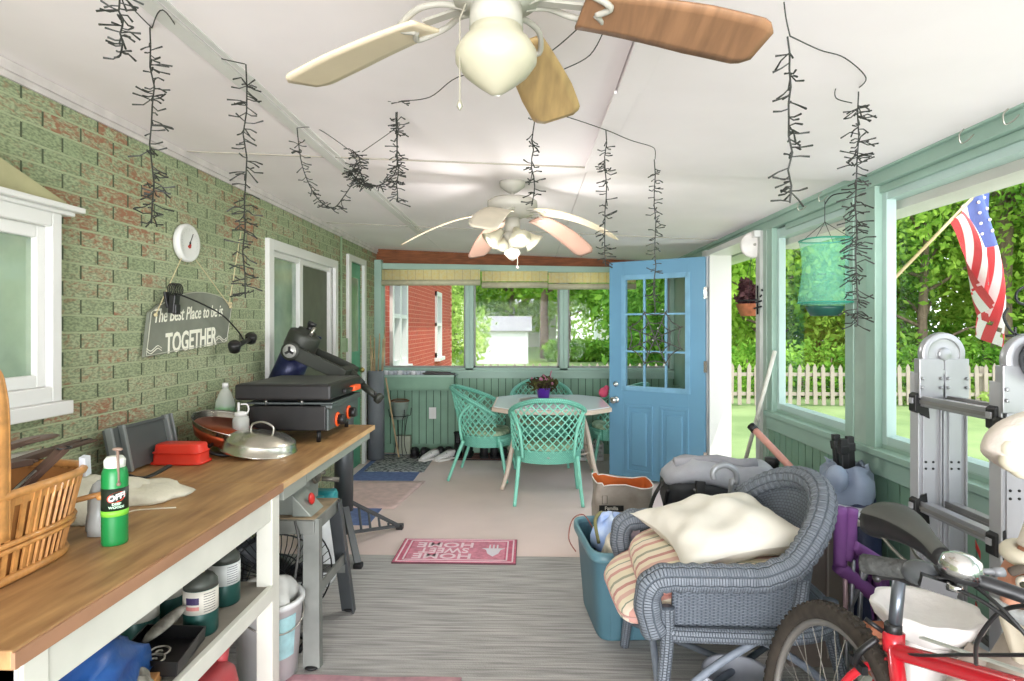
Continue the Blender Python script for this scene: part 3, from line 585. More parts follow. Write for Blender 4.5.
def fan(loc, angs, R1, droop, zoff, mats, label, kit):
    f = thing('ceiling_fan', label, 'fan', loc)
    x, y, zc = loc
    b = MB(); b.lathe([(.001, 0), (.075, -.002), (.07, -.03), (.03, -.06), (.02, -.065)], (x, y, zc)); b.build('canopy', fan_w, f)
    zb = zoff-zc; b = MB(); b.cyl((x, y, zc-.06), (x, y, zoff+.09), .012); b.build('downrod', fan_w, f)
    r = .14 if kit else .1
    b = MB(); b.lathe([(.03, .1), (r*.8, .092), (r, .075), (r*1.02, .05), (r, .03), (r*.86, .02), (r*.82, 0), (r*.5, -.012), (.05, -.02)], (x, y, zoff), 36); b.build('motor_housing', fan_w, f)
    b = MB()
    for k in range(36): a = k*PI/18; b.box((x+r*.995*math.cos(a), y+r*.995*math.sin(a), zoff+.052), (.004, .006, .02), (0, 0, a))
    b.build('vent_ring', M('vent_beige', '#b4b0a2', .6, nz=False), f)  # small vent tabs, slightly paler than the housing
    for a, m in zip(angs, mats):
        T = Matrix.Translation((x, y, 0)) @ Matrix.Rotation(math.radians(a), 4, 'Z')
        b = blade_bm(.17, R1, .15 if kit else .135, droop, math.radians(-12), zoff); b.T = None
        b.v = [tuple(T @ Vector(p)) for p in b.v]; bl = b.build('blade', m, f)
        b = MB(); b.T = T
        for s in (-1, 1): b.tube(smooth_path([(.06, s*.012, zoff-.002), (.11, s*.03, zoff+.012), (.16, s*.045, zoff+.008), (.22, s*.03, zoff-.006-droop*.02), (.2, 0, zoff-.008)], 5), .0065, 8)
        b.box((.12, 0, zoff+.006), (.11, .02, .006)); b.build('blade_bracket', fan_w, f)
    if not kit:
        b = MB(); b.cyl((x, y, zoff-.01), (x, y, zoff-.055), .05, .052, 28); b.build('light_fitter', fan_w, f)
        b = MB(); b.lathe([(.05, -.05), (.052, -.066), (.066, -.08), (.078, -.1), (.078, -.118), (.062, -.14), (.035, -.162), (.012, -.178), (.001, -.18)], (x, y, zoff), 32); b.build('globe_shade', opal, f)
        b = MB(); b.tube([(x-.055, y-.03, zoff-.02), (x-.066, y-.035, zoff-.05), (x-.066, y-.035, zoff-.2)], .0016, 5); b.lathe([(.001, 0), (.006, .008), (.003, .02), (.001, .022)], (x-.066, y-.035, zoff-.222), 8); b.build('pull_chain', M('chain', '#b5b1a2', .4, .6, nz=False), f)
    else:
        b = MB(); b.cyl((x, y, zoff-.01), (x, y, zoff-.1), .04, .045, 20); b.lathe([(.045, -.1), (.055, -.12), (.03, -.15), (.02, -.19), (.04, -.2), (.045, -.22), (.02, -.25), (.001, -.262)], (x, y, zoff), 20); b.build('light_fitter', fan_w, f)
        for a in (20, 110, 200, 290):
            ca, sa = math.cos(math.radians(a)), math.sin(math.radians(a))
            b = MB(); b.lathe([(.018, 0), (.022, -.02), (.032, -.05), (.045, -.08), (.062, -.1)], (x+ca*.06, y+sa*.06, zoff-.09), 20, (0, -math.radians(48), math.radians(a))); b.surf
            b.build('tulip_shade', opal, f)
            pl = bpy.data.lights.new('fan_bulb', 'POINT'); pl.energy = 5; pl.shadow_soft_size = .04; pl.color = (1, .98, .96); po = bpy.data.objects.new('fan_bulb', pl); COL.objects.link(po); po.location = (x+ca*.15, y+sa*.15, zoff-.19)
        b = MB(); b.tube([(x+.03, y-.05, zoff-.12), (x+.03, y-.05, zoff-.3)], .0014, 5); b.ell((x+.03, y-.05, zoff-.305), .008, 8, 6); b.build('pull_chain', M('chain'), f) if False else b.build('pull_chain', MATS['chain'], f)
    return f
fan((-.065, 1.15, zceil(-.065)-.02), (75, 150, 12, -64, -137), .56, .035, 2.075, (blade_tan, blade_cream, blade_brown, blade_tan, blade_cream),
    'near white ceiling fan with an opal globe light, partly cut off at the top', False)
fan((-.1, 3.4, zceil(-.1)), (42, 114, 186, 258, 330), .62, .17, 2.085, (blade_pink, blade_pink, blade_cream, M('blade_putty', '#c9c1ac', .5), blade_cream),
    'farther ceiling fan with drooping blades and four tulip glass shades', True)
# ================================================================ STRING LIGHTS
wire = M('dark_green_wire', '#23251f', .6, nz=False)
def drop(par, top, zb, n, spread=.05, seed=1, sway=None, thick=.0023, tw=.0021):
    R = random.Random(seed); b = MB(); top = Vector(top); L_ = top.z-zb
    pts = [top+Vector((R.uniform(-.006, .006), R.uniform(-.006, .006), -L_*i/10)) for i in range(11)] if not sway else smooth_path(sway, 6)
    b.tube(pts, thick, 5)
    for i in range(n):
        u = R.uniform(.06, 1); k = u*(len(pts)-1); j = min(int(k), len(pts)-2); p = pts[j].lerp(pts[j+1], k-j)
        a = R.uniform(0, 2*PI); l = spread*R.uniform(.5, 1.15); e = R.uniform(-.5, .3)
        d = Vector((math.cos(a), math.sin(a), e)).normalized(); m = p+d*l*.5+Vector((0, 0, R.uniform(-.25, .15)*l))
        q = m+Vector((d.x+R.uniform(-.3, .3), d.y+R.uniform(-.3, .3), R.uniform(-.7, .4))).normalized()*l*.55
        b.tube([p, m, q], [tw*.7, tw*.9, tw*1.25], 5)
    return b.build('light_drop', wire, par)
def cord(par, pts): b = MB(); b.tube(smooth_path(pts, 6), .0017, 5); return b.build('cord', wire, par)
def cp(px, py, dz=.034):   # point on the ceiling
    z = 2.28
    for _ in range(6): p = at(px, py, Z=z); z = zceil(p.x)-dz
    return p
A0, A1, A2 = cp(118, -8), cp(152, 8), cp(245, 64)
t = thing('string_light', 'dark icicle string light with long straight drops hanging in front of the brick wall', 'string light', A1, 'unlit icicle string lights')
drop(t, (-.96, 1.38, 2.26), at(112, 57, Y=1.38).z, 34, .042, 3); drop(t, at(152, 28, Y=1.72), at(156, 222, Y=1.72).z, 84, .05, 4); drop(t, A2, at(247, 298, Y=A2.y).z, 100, .05, 5)
cord(t, [(-.96, 1.38, 2.275), cp(128, 2), at(152, 28, Y=1.72)]); cord(t, [at(152, 28, Y=1.72), cp(163, 10), at(185, 38, Y=1.8), at(210, 55, Y=1.9), A2])
B0, B1 = cp(297, 128), cp(402, 101)
t = thing('string_light', 'dark icicle string light looped into a swag with a tangled bundle in its middle', 'string light', B0, 'unlit icicle string lights')
Yb = 2.5
drop(t, B0, 0, 64, .045, 7, [B0, at(302, 165, Y=2.6), at(315, 195, Y=2.58), at(332, 208, Y=2.55), at(345, 195, Y=2.52), at(362, 168, Y=Yb)])
drop(t, (0, 0, 0), 0, 110, .045, 8, [at(352, 150, Y=Yb), at(360, 160, Y=Yb+.02), at(352, 172, Y=Yb), at(364, 185, Y=Yb), at(356, 160, Y=Yb-.02)])
drop(t, (0, 0, 0), 0, 46, .045, 9, [at(362, 182, Y=Yb), at(375, 186, Y=Yb-.02), at(388, 180, Y=2.42), at(397, 165, Y=2.38), at(396, 110, Y=2.34), B1])
drop(t, at(397, 112, Y=2.34), at(398, 202, Y=2.34).z, 70, .045, 10)
cord(t, [B0, at(318, 129, Y=2.6), at(352, 152, Y=Yb)]); cord(t, [at(362, 152, Y=Yb), at(385, 136, Y=2.45), at(400, 125, Y=2.4)])
C1, C2, C3 = cp(533, 98), cp(606, 130), cp(655, 150)
t = thing('string_light', 'dark icicle string light with three drops hanging down the middle of the ceiling', 'string light', C2, 'unlit icicle string lights')
drop(t, C1-Vector((0, 0, .05)), at(534, 205, Y=C1.y).z, 34, .045, 11); drop(t, C2, at(606, 266, Y=C2.y).z, 70, .042, 12); drop(t, C3-Vector((0, 0, .04)), at(655, 312, Y=C3.y).z, 76, .04, 13)
cord(t, [B1, cp(430, 97), cp(458, 77), cp(500, 70), cp(545, 55), cp(585, 22)]); cord(t, [cp(607, 24), cp(590, 55), cp(562, 70)]); cord(t, [C1-Vector((0, 0, .05)), cp(560, 115), C2, cp(630, 140), cp(650, 146), C3, C3-Vector((0, 0, .04))])
D1, D2 = cp(784, 2), cp(866, 78)
t = thing('string_light', 'dark icicle string light with two drops hanging beside the right screen windows', 'string light', D1, 'unlit icicle string lights')
p1 = at(790, 36, Y=D1.y); p2 = at(856, 90, Y=1.95)
drop(t, p1, at(792, 203, Y=D1.y).z, 46, .045, 14); drop(t, p2, at(860, 325, Y=1.95).z, 170, .05, 15)
cord(t, [D1, at(786, 18, Y=D1.y), p1]); cord(t, [p1, cp(820, 50), cp(845, 58), D2, p2]); cord(t, [p2, at(838, 86, Y=1.93), at(836, 98, Y=1.93), at(852, 103, Y=1.95)])
# spider web ornament
c = at(655, 338, Y=C3.y); t = thing('web_ornament', 'black spider web ornament hanging in front of the blue door glass', 'ornament', c)
b = MB(); R_ = .118; N8 = 8
for k in range(N8):
    a = PI/8+k*PI/4; b.tube([c, c+Vector((math.cos(a)*R_*1.08, 0, math.sin(a)*R_*1.08))], .0028, 5)
b.build('spokes', wire, t); b = MB()
for rr in (.3, .62, 1):
    for k in range(N8):
        a0 = PI/8+k*PI/4; a1 = a0+PI/4; am = (a0+a1)/2
        b.tube(smooth_path([c+Vector((math.cos(q)*R_*rr*s_, 0, math.sin(q)*R_*rr*s_)) for q, s_ in ((a0, 1), (am, .84), (a1, 1))], 4), .0026, 5)
b.build('web_threads', wire, t); b = MB(); b.tube([C3+Vector((0, 0, -.55)), c+Vector((0, 0, .11))], .0015, 5); b.build('hanging_wire', wire, t)
# ================================================================ LEFT WALL ITEMS
c = at(188.5, 243, X=XL+.03); c.x = XL
t = thing('wall_thermometer', 'round white dial thermometer hung on the green brick above the sign', 'thermometer', c)
RX = (0, PI/2, 0)
b = MB(); b.lathe([(.09, .002), (.097, .01), (.099, .028), (.092, .04), (.084, .038)], c, 36, RX); b.build('case', white_b, t)
b = MB(); b.lathe([(.085, .036), (.001, .0365)], c, 36, RX); d_ = b.build('dial', M('dial_white', '#eceae6', .5, nz=False), t)
b = MB()
for k in range(40):
    a = math.radians(-40+k*260/39); r0 = .066 if k % 4 else .058; b.box(c+Vector((.0375, math.cos(a)*(r0+.075)/2, math.sin(a)*(r0+.075)/2)), (.001, .075-r0, .0015), (a, 0, 0))
for k in range(7):
    a = math.radians(-35+k*250/6); T = Matrix.Translation(c+Vector((.0372, math.cos(a)*.048, math.sin(a)*.048))) @ Matrix(((0, 0, 1, 0), (1, 0, 0, 0), (0, 1, 0, 0), (0, 0, 0, 1))); b.text(str(120-k*20), .014, T, .0004)
b.build('dial_marks', M('dial_ink', '#57585c', .6, nz=False), t)
b = MB(); b.beam(c+Vector((.039, -.008, -.014)), c+Vector((.039, .028, .05)), .0015, .004); b.lathe([(.006, .0), (.006, .004), (.001, .005)], c+Vector((.037, 0, 0)), 12, RX); b.build('pointer', M('pointer_black', '#1d1d1f', .5), t)
b = MB(); b.ell(c+Vector((.038, -.004, -.02)), (.001, .016, .009), 10, 6); b.ell(c+Vector((.038, .006, -.012)), (.001, .008, .008), 8, 6); b.build('cardinal_print', M('print_red', '#b23a30', .6, nz=False), t)
# sign
TL, BL, TR, BR, MT = at(148.4, 312.6, X=XL+.02), at(143.2, 357.4, X=XL+.02), at(231.4, 304.5, X=XL+.02), at(226.2, 342, X=XL+.02), at(200.5, 296.4, X=XL+.02)
t = thing('wall_sign', 'grey arched wooden sign reading The Best Place to be is TOGETHER, hung by twine', 'sign', (XL, TL.y, BL.z))
YZ = Matrix(((0, 0, 1, XL+.012), (1, 0, 0, 0), (0, 1, 0, 0), (0, 0, 0, 1)))
def arch_poly(k=1.0, inset=0):
    top = [TL.lerp(TR, i/12)+Vector((0, 0, math.sin(PI*i/12)**.8*.085)) for i in range(13)]
    P = [BL, BR]+top[::-1]; cy = sum(p.y for p in P)/len(P); cz = sum(p.z for p in P)/len(P)
    return [(cy+(p.y-cy)*k, cz+(p.z-cz)*k) for p in P]
b = MB(); b.prism(arch_poly(), .014, YZ); b.build('board', M('sign_grey', '#7b7f72', .7, nz=(8, .15)), t)
b = MB(); P = [Vector((XL+.028, y, z)) for y, z in arch_poly(.975)]; b.tube(P, .0022, 5, closed=True); b.build('border_line', M('sign_edge', '#b9baa8', .7), t)
sl = math.atan2(BR.z-BL.z, BR.y-BL.y); cy, cz = (BL.y+BR.y)/2, (BL.z+TL.z)/2
def SG(dy, dz): return Matrix.Translation((XL+.0275, cy+dy, cz+dz+dy*math.tan(sl))) @ Matrix(((0, 0, 1, 0), (1, 0, 0, 0), (0, 1, 0, 0), (0, 0, 0, 1))) @ Matrix.Rotation(sl, 4, 'Z')
cream = M('sign_lettering', '#efeedd', .6, nz=False)
b = MB(); b.text('TOGETHER', .135, SG(.01, -.035), .0006, .18, .0035, .68); b.build('lettering', cream, t)
b = MB(); b.text('The Best Place to be is', .092, SG(.0, .105), .0006, .35, .001, .74)
for s in (-1, 1):
    for dz in (0, -.012): b.tube(smooth_path([Vector((XL+.028, cy+s*(.25+u*.11), cz-.045+s*.27*math.tan(sl)+dz+.012*math.sin(u*6.3))) for u in (0, .25, .5, .75, 1)], 5), .002, 5)
b.build('script_lettering', cream, t)
twine = M('twine', '#c9bb93', .9, nz=False)
b = MB(); a1 = TL+Vector((.015, .03, -.01)); a2 = TR+Vector((.015, -.05, -.01)); nail = c+Vector((.02, 0, -.02))
b.tube([a1, nail, a2], .0025, 5); b.tube([a2+Vector((.0, -.01, 0)), at(241, 232, X=XL+.02)], .0025, 5)
for k in range(5): b.ell(a2+Vector((.004, rnd.uniform(-.012, .012), rnd.uniform(-.01, .015))), .008, 8, 6)
b.ell(a1, .009, 8, 6); b.build('twine', twine, t)
# clip lamp
blackp = M('black_plastic', '#191919', .45, nz=False)
cpt = at(174, 300, X=XL+.07); t = thing('clip_lamp', 'black clip-on lamp with a long curved gooseneck and two small heads, clamped on the sign', 'lamp', cpt)
b = MB(); b.box(cpt+Vector((0, 0, -.02)), (.03, .045, .09), (0, .1, 0)); b.box(cpt+Vector((.012, .0, -.045)), (.02, .04, .05)); b.box(cpt+Vector((-.03, 0, .0)), (.012, .04, .08), (0, -.2, 0)); b.build('clamp', blackp, t, bevel=.004)
b = MB(); 
for k in range(5): b.tube([cpt+Vector((.0, .035*math.cos(q), .05+.03*math.sin(q)))+Vector((k*.006-.01, k*.004, 0)) for q in [i*PI/6 for i in range(12)]], .003, 5, closed=True)
b.build('coiled_wire', blackp, t)
h1, h2 = at(234.5, 347, X=XL+.12), at(251, 338.5, X=XL+.06); hm = (h1+h2)/2
b = MB(); b.tube(smooth_path([cpt+Vector((.01, .02, .03)), at(200, 303, X=XL+.1), at(222, 315, X=XL+.11), at(237, 330, X=XL+.11), hm+Vector((0, 0, .02))], 8), .0045, 6); b.build('gooseneck', blackp, t)
b = MB(); b.cyl(h1, h2, .014); b.build('crossbar', blackp, t)
for h in (h1, h2): b = MB(); b.lathe([(.014, -.03), (.028, -.026), (.034, 0), (.034, .02), (.026, .03)], h, 18, (.5, .3, 0)); b.build('lamp_head', blackp, t)
# conduit, junction, doorbell
b = MB(); y_ = at(341, 300, X=XL+.01).y; b.cyl((XL+.012, y_, .02), (XL+.012, y_, 2.3), .012, None, 10)
b.box((XL+.03, y_+.03, at(343, 345, X=XL+.01).z), (.05, .07, .13))
one(b, 'wall_conduit', M('conduit_green', '#8fa582', .6), (XL, y_, 0), 'thin painted conduit with a small box running up the brick beside the green door', 'pipe')
# ================================================================ WORKBENCH AND WHAT IS ON IT
ZB = .84
wood = M('bench_wood', '#b8915f', .5, nz=(3.2, .28, (7, 1, 3)), sub='#8a6540', bump=(20, .15)); wood_edge = M('bench_edge', '#a47a5c', .6, nz=(3, .2, (5, 1, 3)))
leg_w = M('bench_white_paint', '#dcdccf', .5, nz=(5, .08)); shelf_m = M('dusty_shelf', '#8a8478', .85, nz=(6, .2))
t = thing('workbench', 'long white framed workbench with a stained wood top along the brick wall', 'workbench', (-1.37, 2.4, 0))
b = MB(); b.bx(-1.76, -.974, 1.1, 2.32, ZB-.038, ZB); b.bx(-1.76, -.974, 2.322, 3.72, ZB-.03, ZB); b.build('worktop', wood, t, bevel=.004)
b = MB(); b.bx(-.976, -.968, 1.1, 2.33, ZB-.036, ZB-.004); b.build('front_edging', wood_edge, t); b = MB(); b.bx(-.975, -.968, 2.33, 3.72, ZB-.028, ZB-.002); b.build('front_edging', M('raw_edge', '#c9a677', .6), t)
b = MB(); b.bx(-1.02, -.985, 1.12, 2.33, ZB-.13, ZB-.038); b.bx(-1.74, -1.70, 1.12, 2.33, ZB-.13, ZB-.038); b.bx(-1.74, -.985, 1.12, 1.16, ZB-.13, ZB-.038); b.build('apron', leg_w, t, bevel=.003)
for x, y in ((-1.042, 2.255), (-1.042, 1.13), (-1.74, 2.255), (-1.74, 1.13)): b = MB(); b.bx(x, x+.062, y, y+.065, 0.008, ZB-.038); b.build('leg', leg_w, t, bevel=.003)
b = MB(); b.bx(-1.74, -1.0, 1.12, 2.3, .44, .46); b.build('shelf', shelf_m, t); b = MB(); b.bx(-.998, -.975, 1.12, 2.255, .41, .465); b.build('shelf_edging', leg_w, t, bevel=.003)
greym = M('machine_grey', '#8e9490', .5, .2, nz=(6, .12)); M('pale_steel', '#a8ada4', .45, .4, nz=False)
for x_ in (-1.03, -1.72): b = MB(); b.bx(x_, x_+.045, 2.62, 3.66, ZB-.075, ZB-.032); b.build('steel_rail', MATS['pale_steel'], t)
b = MB(); b.bx(-1.06, -.98, 2.36, 2.6, ZB-.08, ZB-.032); b.build('steel_rail', MATS['pale_steel'], t)
dk = M('dark_grey_metal', '#54585a', .45, .5, nz=(4, .1))
b = MB(); b.cyl((-1.62, 3.6, .01), (-1.62, 3.6, ZB-.03), .045, None, 20); b.build('round_leg', dk, t)
# basket
wk = M('basket_wicker', '#c98f4e', .55, nz=(30, .25), coat=.3); wkd = M('basket_rib', '#b9793a', .55, nz=(20, .2))
t = thing('wicker_basket', 'tan slatted wicker basket with a tall arched handle at the left end of the bench', 'basket', (-1.41, 1.37, ZB))
cx, cy = -1.42, 1.40
def br(z, k, n=40): return ring((cx, cy, z), .215*k, .28*k, n, 'z', 3.6)
hb = .22
b = MB(); N = 72; 
def even(P, N):
    L_ = [0]
    for k in range(1, len(P)): L_.append(L_[-1]+(P[k]-P[k-1]).length)
    out = []; j = 0
    for i in range(N):
        while j < len(P)-1 and L_[j] < L_[-1]*i/N: j += 1
        out.append(P[j])
    return out
lo, hi = even(br(ZB+.01, .84, 700), N), even(br(ZB+hb, 1.0, 700), N)
for i in range(N):
    if i % 1 == 0: b.beam(lo[i], hi[i], .013, .006, up=(lo[i]-Vector((cx, cy, lo[i].z))))
b.build('slats', wk, t)
b = MB(); b.loft([br(ZB+.012, .8, 40), br(ZB+hb-.01, .965, 40)], cap=False); b.loft([br(ZB+.006, .84, 40), br(ZB+.016, .84, 40)]); b.build('lining', M('basket_inside', '#a8713a', .8), t)
b = MB()
for z, k, r_ in ((ZB+hb, 1.01, .011), (ZB+.012, .86, .011), (ZB+.085, .925, .007), (ZB+.1, .935, .007)): b.tube(br(z, k, 40), r_, 8, closed=True)
b.loft([br(ZB+hb-.03, .99, 40), br(ZB+hb+.006, 1.015, 40)], cap=False); b.build('rim', wk, t)
b = MB(); pts = smooth_path([(cx+.218, cy-.07, ZB+.12), (cx+.218, cy-.07, ZB+.32), (cx+.21, cy-.07, ZB+.46), (cx+.17, cy-.07, ZB+.525), (cx, cy-.07, ZB+.55), (cx-.17, cy-.07, ZB+.525), (cx-.21, cy-.07, ZB+.46), (cx-.218, cy-.07, ZB+.12)], 6)
b.tube(pts, .02, 8, flat=.35); b.tube([p+Vector((0, .016, 0)) for p in pts], .006, 6); b.tube([p-Vector((0, .016, 0)) for p in pts], .006, 6); b.build('handle', wk, t)
b = MB(); e = Vector((cx+.18, cy+.265, ZB+.12)); b.tube(smooth_path([e+Vector((-.08, 0, -.01)), e+Vector((-.02, .05, 0)), e+Vector((.03, .04, .01)), e+Vector((.04, -.03, .015))], 6), .008, 8); b.build('side_handle', wk, t)
# grill tools in the basket
steel = M('brushed_steel', '#b9b6ac', .3, .9, nz=(6, .1)); brn = M('dark_wood_handle', '#4b3427', .6, nz=(9, .3)); rust = M('browned_metal', '#6b564a', .5, .5, nz=(12, .3))
def toolpts(p, q, lift=0): p = Vector(p); q = Vector(q); return [p, (p+q)/2+Vector((0, 0, lift)), q]
z0 = ZB+.25
for i, (nm, lb, p, q, w, m) in enumerate([
    ('grill_spatula', 'grill spatula with a rounded brown head poking up above the basket', (-1.50, 1.25, z0), (-1.50, 1.78, z0+.02), .09, rust),
    ('grill_tongs', 'long brown handled tongs with a hook end reaching from the basket towards the wall', (-1.40, 1.25, z0-.02), (-1.45, 1.92, z0-.01), .02, brn),
    ('carving_fork', 'dark handled fork lying across the top of the basket', (-1.30, 1.2, z0-.0), (-1.36, 1.66, z0+.01), .015, brn),
    ('grill_fork', 'black fork with a broad handle sticking up at the near side of the basket', (-1.33, 1.42, z0-.12), (-1.27, 1.60, z0+.03), .02, brn),
    ('basting_brush', 'brush with a dark wooden handle lying in the basket at its left', (-1.36, 1.22, z0+.02), (-1.30, 1.52, z0+.01), .03, brn),
    ('grill_tongs', 'second pair of tongs with steel arms crossing under the spatula', (-1.56, 1.32, z0+.0), (-1.40, 1.70, z0+.0), .02, steel)]):
    t = thing(nm, lb, 'grill tool', p, 'grill tools in the basket'); P, Q = Vector(p), Vector(q)
    b = MB(); mid = P.lerp(Q, .55)
    if nm == 'grill_tongs':
        sd_ = (Q-P).cross(Vector((0, 0, 1))).normalized()
        for s in (-1, 1): b.beam(P+sd_*s*.008, Q+sd_*s*.022, .03, .007)
    else: b.beam(P, Q, .03, .016)
    b.build('shaft', m, t, bevel=.002)
    if 'spatula' in nm or 'brush' in nm:
        b = MB(); d = (Q-P).normalized(); b.ell(Q, (w*.5, w*.8, .006), 14, 6, (d.z*.9, 0, -.1)); b.build('head', m, t)
    else:
        b = MB(); b.tube([Q+Vector((math.cos(a)*.014, math.sin(a)*.018, 0)) for a in [k*PI/5 for k in range(10)]], .003, 6, closed=True); b.build('hanging_loop', blackp, t)
    b = MB(); b.beam(P.lerp(Q, .3)+Vector((0, 0, .012)), P.lerp(Q, .62)+Vector((0, 0, .012)), .009, .003); b.build('metal_strip', steel, t)
b = MB(); b.box((-1.235, 1.63, 1.065), (.018, .02, .055), (.2, .1, 0)); one(b, 'clip', M('white_clip', '#cfd3d8', .4), (-1.235, 1.63, 1.065), 'small white clip hooked on the rim of the wicker basket', 'clip')
# spray can
c = Vector((-1.172, 1.66, ZB)); green_ = M('can_green', '#1a8442', .35, nz=False)
t = thing('spray_can', 'green insect repellent spray can with a black label beside the basket', 'spray can', c)
b = MB(); b.lathe([(.0, 0), (.031, 0), (.032, .004)]+[(.033-.0006*(i % 2), .006+i*.006) for i in range(12)]+[(.033, .08), (.033, .185), (.031, .205), (.024, .22), (.0, .222)], c, 32); b.build('can_body', green_, t)
b = MB(); b.lathe([(.0335, .098), (.0335, .16)], c, 32); b.build('label', M('label_black', '#1c2a20', .4, nz=False), t)
b = MB(); b.lathe([(.0337, .082), (.0337, .098)], c, 32); b.build('label_band', M('band_lime', '#7fcf3f', .4, nz=False), t)
def wrapT(c, ang, r, z, tilt=0): return Matrix.Translation(c+Vector((math.cos(ang)*r, math.sin(ang)*r, z))) @ Matrix.Rotation(ang+PI/2, 4, 'Z') @ Matrix.Rotation(PI/2, 4, 'X') @ Matrix.Rotation(tilt, 4, 'Z')
av = math.atan2(-c.y, -c.x)+.12
def wraptext(b, txt, size, c, ang, r, z, sx=1, shear=0, bold=0, tilt=0):
    k = len(b.v); b.text(txt, size, Matrix.Identity(4), .0003, shear, bold, sx)
    for i in range(k, len(b.v)):
        x, y, zz = b.v[i]; x, y = x*math.cos(tilt)-y*math.sin(tilt), x*math.sin(tilt)+y*math.cos(tilt); a = ang+x/r; q = r+zz; b.v[i] = (c[0]+q*math.cos(a), c[1]+q*math.sin(a), c[2]+z+y)
b = MB(); 
for i in range(12): pass
oval = [(math.cos(q)*.024, math.sin(q)*.014) for q in [k*PI/10 for k in range(20)]]
vs = [(x*math.cos(.25)-y*math.sin(.25), x*math.sin(.25)+y*math.cos(.25)) for x, y in oval]
b.add([c+Vector((.0342*math.cos(av+x/.034), .0342*math.sin(av+x/.034), .136+y)) for x, y in vs], [tuple(range(20))]); b.build('logo_oval', M('logo_orange', '#e8442a', .4, nz=False), t)
b = MB(); wraptext(b, 'OFF!', .021, c, av, .0346, .136, 1.05, .2, .0009, .25); b.build('logo_lettering', white_b, t)
b = MB(); wraptext(b, 'DEEP', .009, c, av, .0342, .117, 1.1, 0, .0004); wraptext(b, 'WOODS', .009, c, av, .0342, .108, 1.1, 0, .0004); b.build('small_lettering', M('pale_green_ink', '#b9dcc0', .5, nz=False), t)
b = MB(); b.lathe([(.026, .212), (.027, .235), (.02, .245), (.001, .247)], c, 24); b.build('cap_collar', M('translucent_white', '#e2e6dc', .4), t)
b = MB(); b.tube([c+Vector((.025, -.02, .17)), c+Vector((.018, -.014, .265))], .004, 6); b.ell(c+Vector((.018, -.014, .268)), (.016, .007, .005), 10, 6); b.ell(c+Vector((.026, -.021, .172)), .006, 8, 6); b.build('sprayer_stem', M('stem_brown', '#8a7466', .5), t)
# cloths, bag, strap, string
cloth = M('dishcloth', '#dedac6', .9, nz=(12, .12), bump=(60, .4))
def crumple(c, rx, ry, h, seed, k=3.0, pw=2):
    R = random.Random(seed); ph = [R.uniform(0, 6) for _ in range(6)]; rings = []
    for i in range(9):
        t_ = i/8; zz = h*math.sin(t_*PI/2); s_ = math.cos(t_*PI/2)**.7 if i < 8 else .02; r_ = []
        for j in range(28):
            a = 2*PI*j/28; w = 1+.16*math.sin(k*a+ph[0]+t_*3)+.1*math.sin(2*k*a+ph[1]-t_*5)+.05*math.sin(5*k*a+ph[2])
            r_.append(Vector(c)+Vector((math.cos(a)*rx*s_*w, math.sin(a)*ry*s_*w, zz*(1+.12*math.sin(3*a+ph[3]+t_*4)))))
        rings.append(r_)
    b = MB(); b.loft(rings); return b
one(crumple((-1.52, 1.98, ZB+.001), .16, .24, .085, 5), 'dishcloth', cloth, (-1.52, 1.98, ZB), 'crumpled cream cloth spread on the bench behind the spray can', 'cloth')
one(crumple((-1.40, 2.12, ZB+.001), .14, .17, .04, 8), 'dishcloth', cloth, (-1.40, 2.12, ZB), 'flatter cream cloth lying in front of the grey panel', 'cloth')
one(crumple((-1.27, 1.76, ZB+.001), .055, .06, .14, 9, 2), 'plastic_bag', M('grey_plastic_bag', '#b9bdb9', .3, nz=(10, .15), alpha=.9), (-1.27, 1.76, ZB), 'thin grey plastic bag between the basket and the spray can', 'bag')
b = MB(); P = smooth_path([at(118, 470, Z=ZB+.07), at(135, 477, Z=ZB+.05), at(150, 476, Z=ZB+.05), at(169, 466, Z=ZB+.05)], 8); b.tube(P, lambda u: .006+.008*u, 8, flat=.5); b.tube(smooth_path([at(112, 466, Z=ZB+.07), at(120, 472, Z=ZB+.07)], 3), .003, 6)
one(b, 'cooking_utensil', blackp, tuple(at(150, 476, Z=ZB+.02)), 'black curved handle of a utensil lying on the cream cloth', 'utensil')
b = MB(); b.tube(smooth_path([at(120, 516, Z=ZB+.003), at(132, 511, Z=ZB+.003), at(150, 509, Z=ZB+.003), at(176, 507.5, Z=ZB+.003)], 6), .0022, 5); one(b, 'string', M('white_string', '#e6dfc9', .9), tuple(at(132, 511, Z=ZB)), 'short piece of white string lying on the bench top', 'string')
# leaning grey panel / griddle tray
t = thing('ribbed_tray', 'dark grey ribbed tray leaning against the brick behind the red box', 'tray', (-1.68, 2.7, ZB))
b = MB(); TT = Matrix.Translation((-1.70, 2.58, ZB+.1)) @ Matrix.Rotation(-.2, 4, 'Y'); b.T = TT
b.box((0, 0, 0), (.02, .42, .19)); b.build('tray_panel', M('tray_grey', '#4c5250', .5, nz=(5, .1)), t, bevel=.004)
for y in (-.205, -.13, .17, .205):
    b = MB(); b.T = TT; b.box((.016, y, 0), (.03, .018 if abs(y) < .2 else .012, .2)); b.build('rib', M('rib_grey', '#7c827f', .45), t, bevel=.004)
b = MB(); b.T = TT; b.box((.014, .02, .088), (.012, .28, .014)); b.build('lip', MATS['tray_grey'], t, bevel=.002)
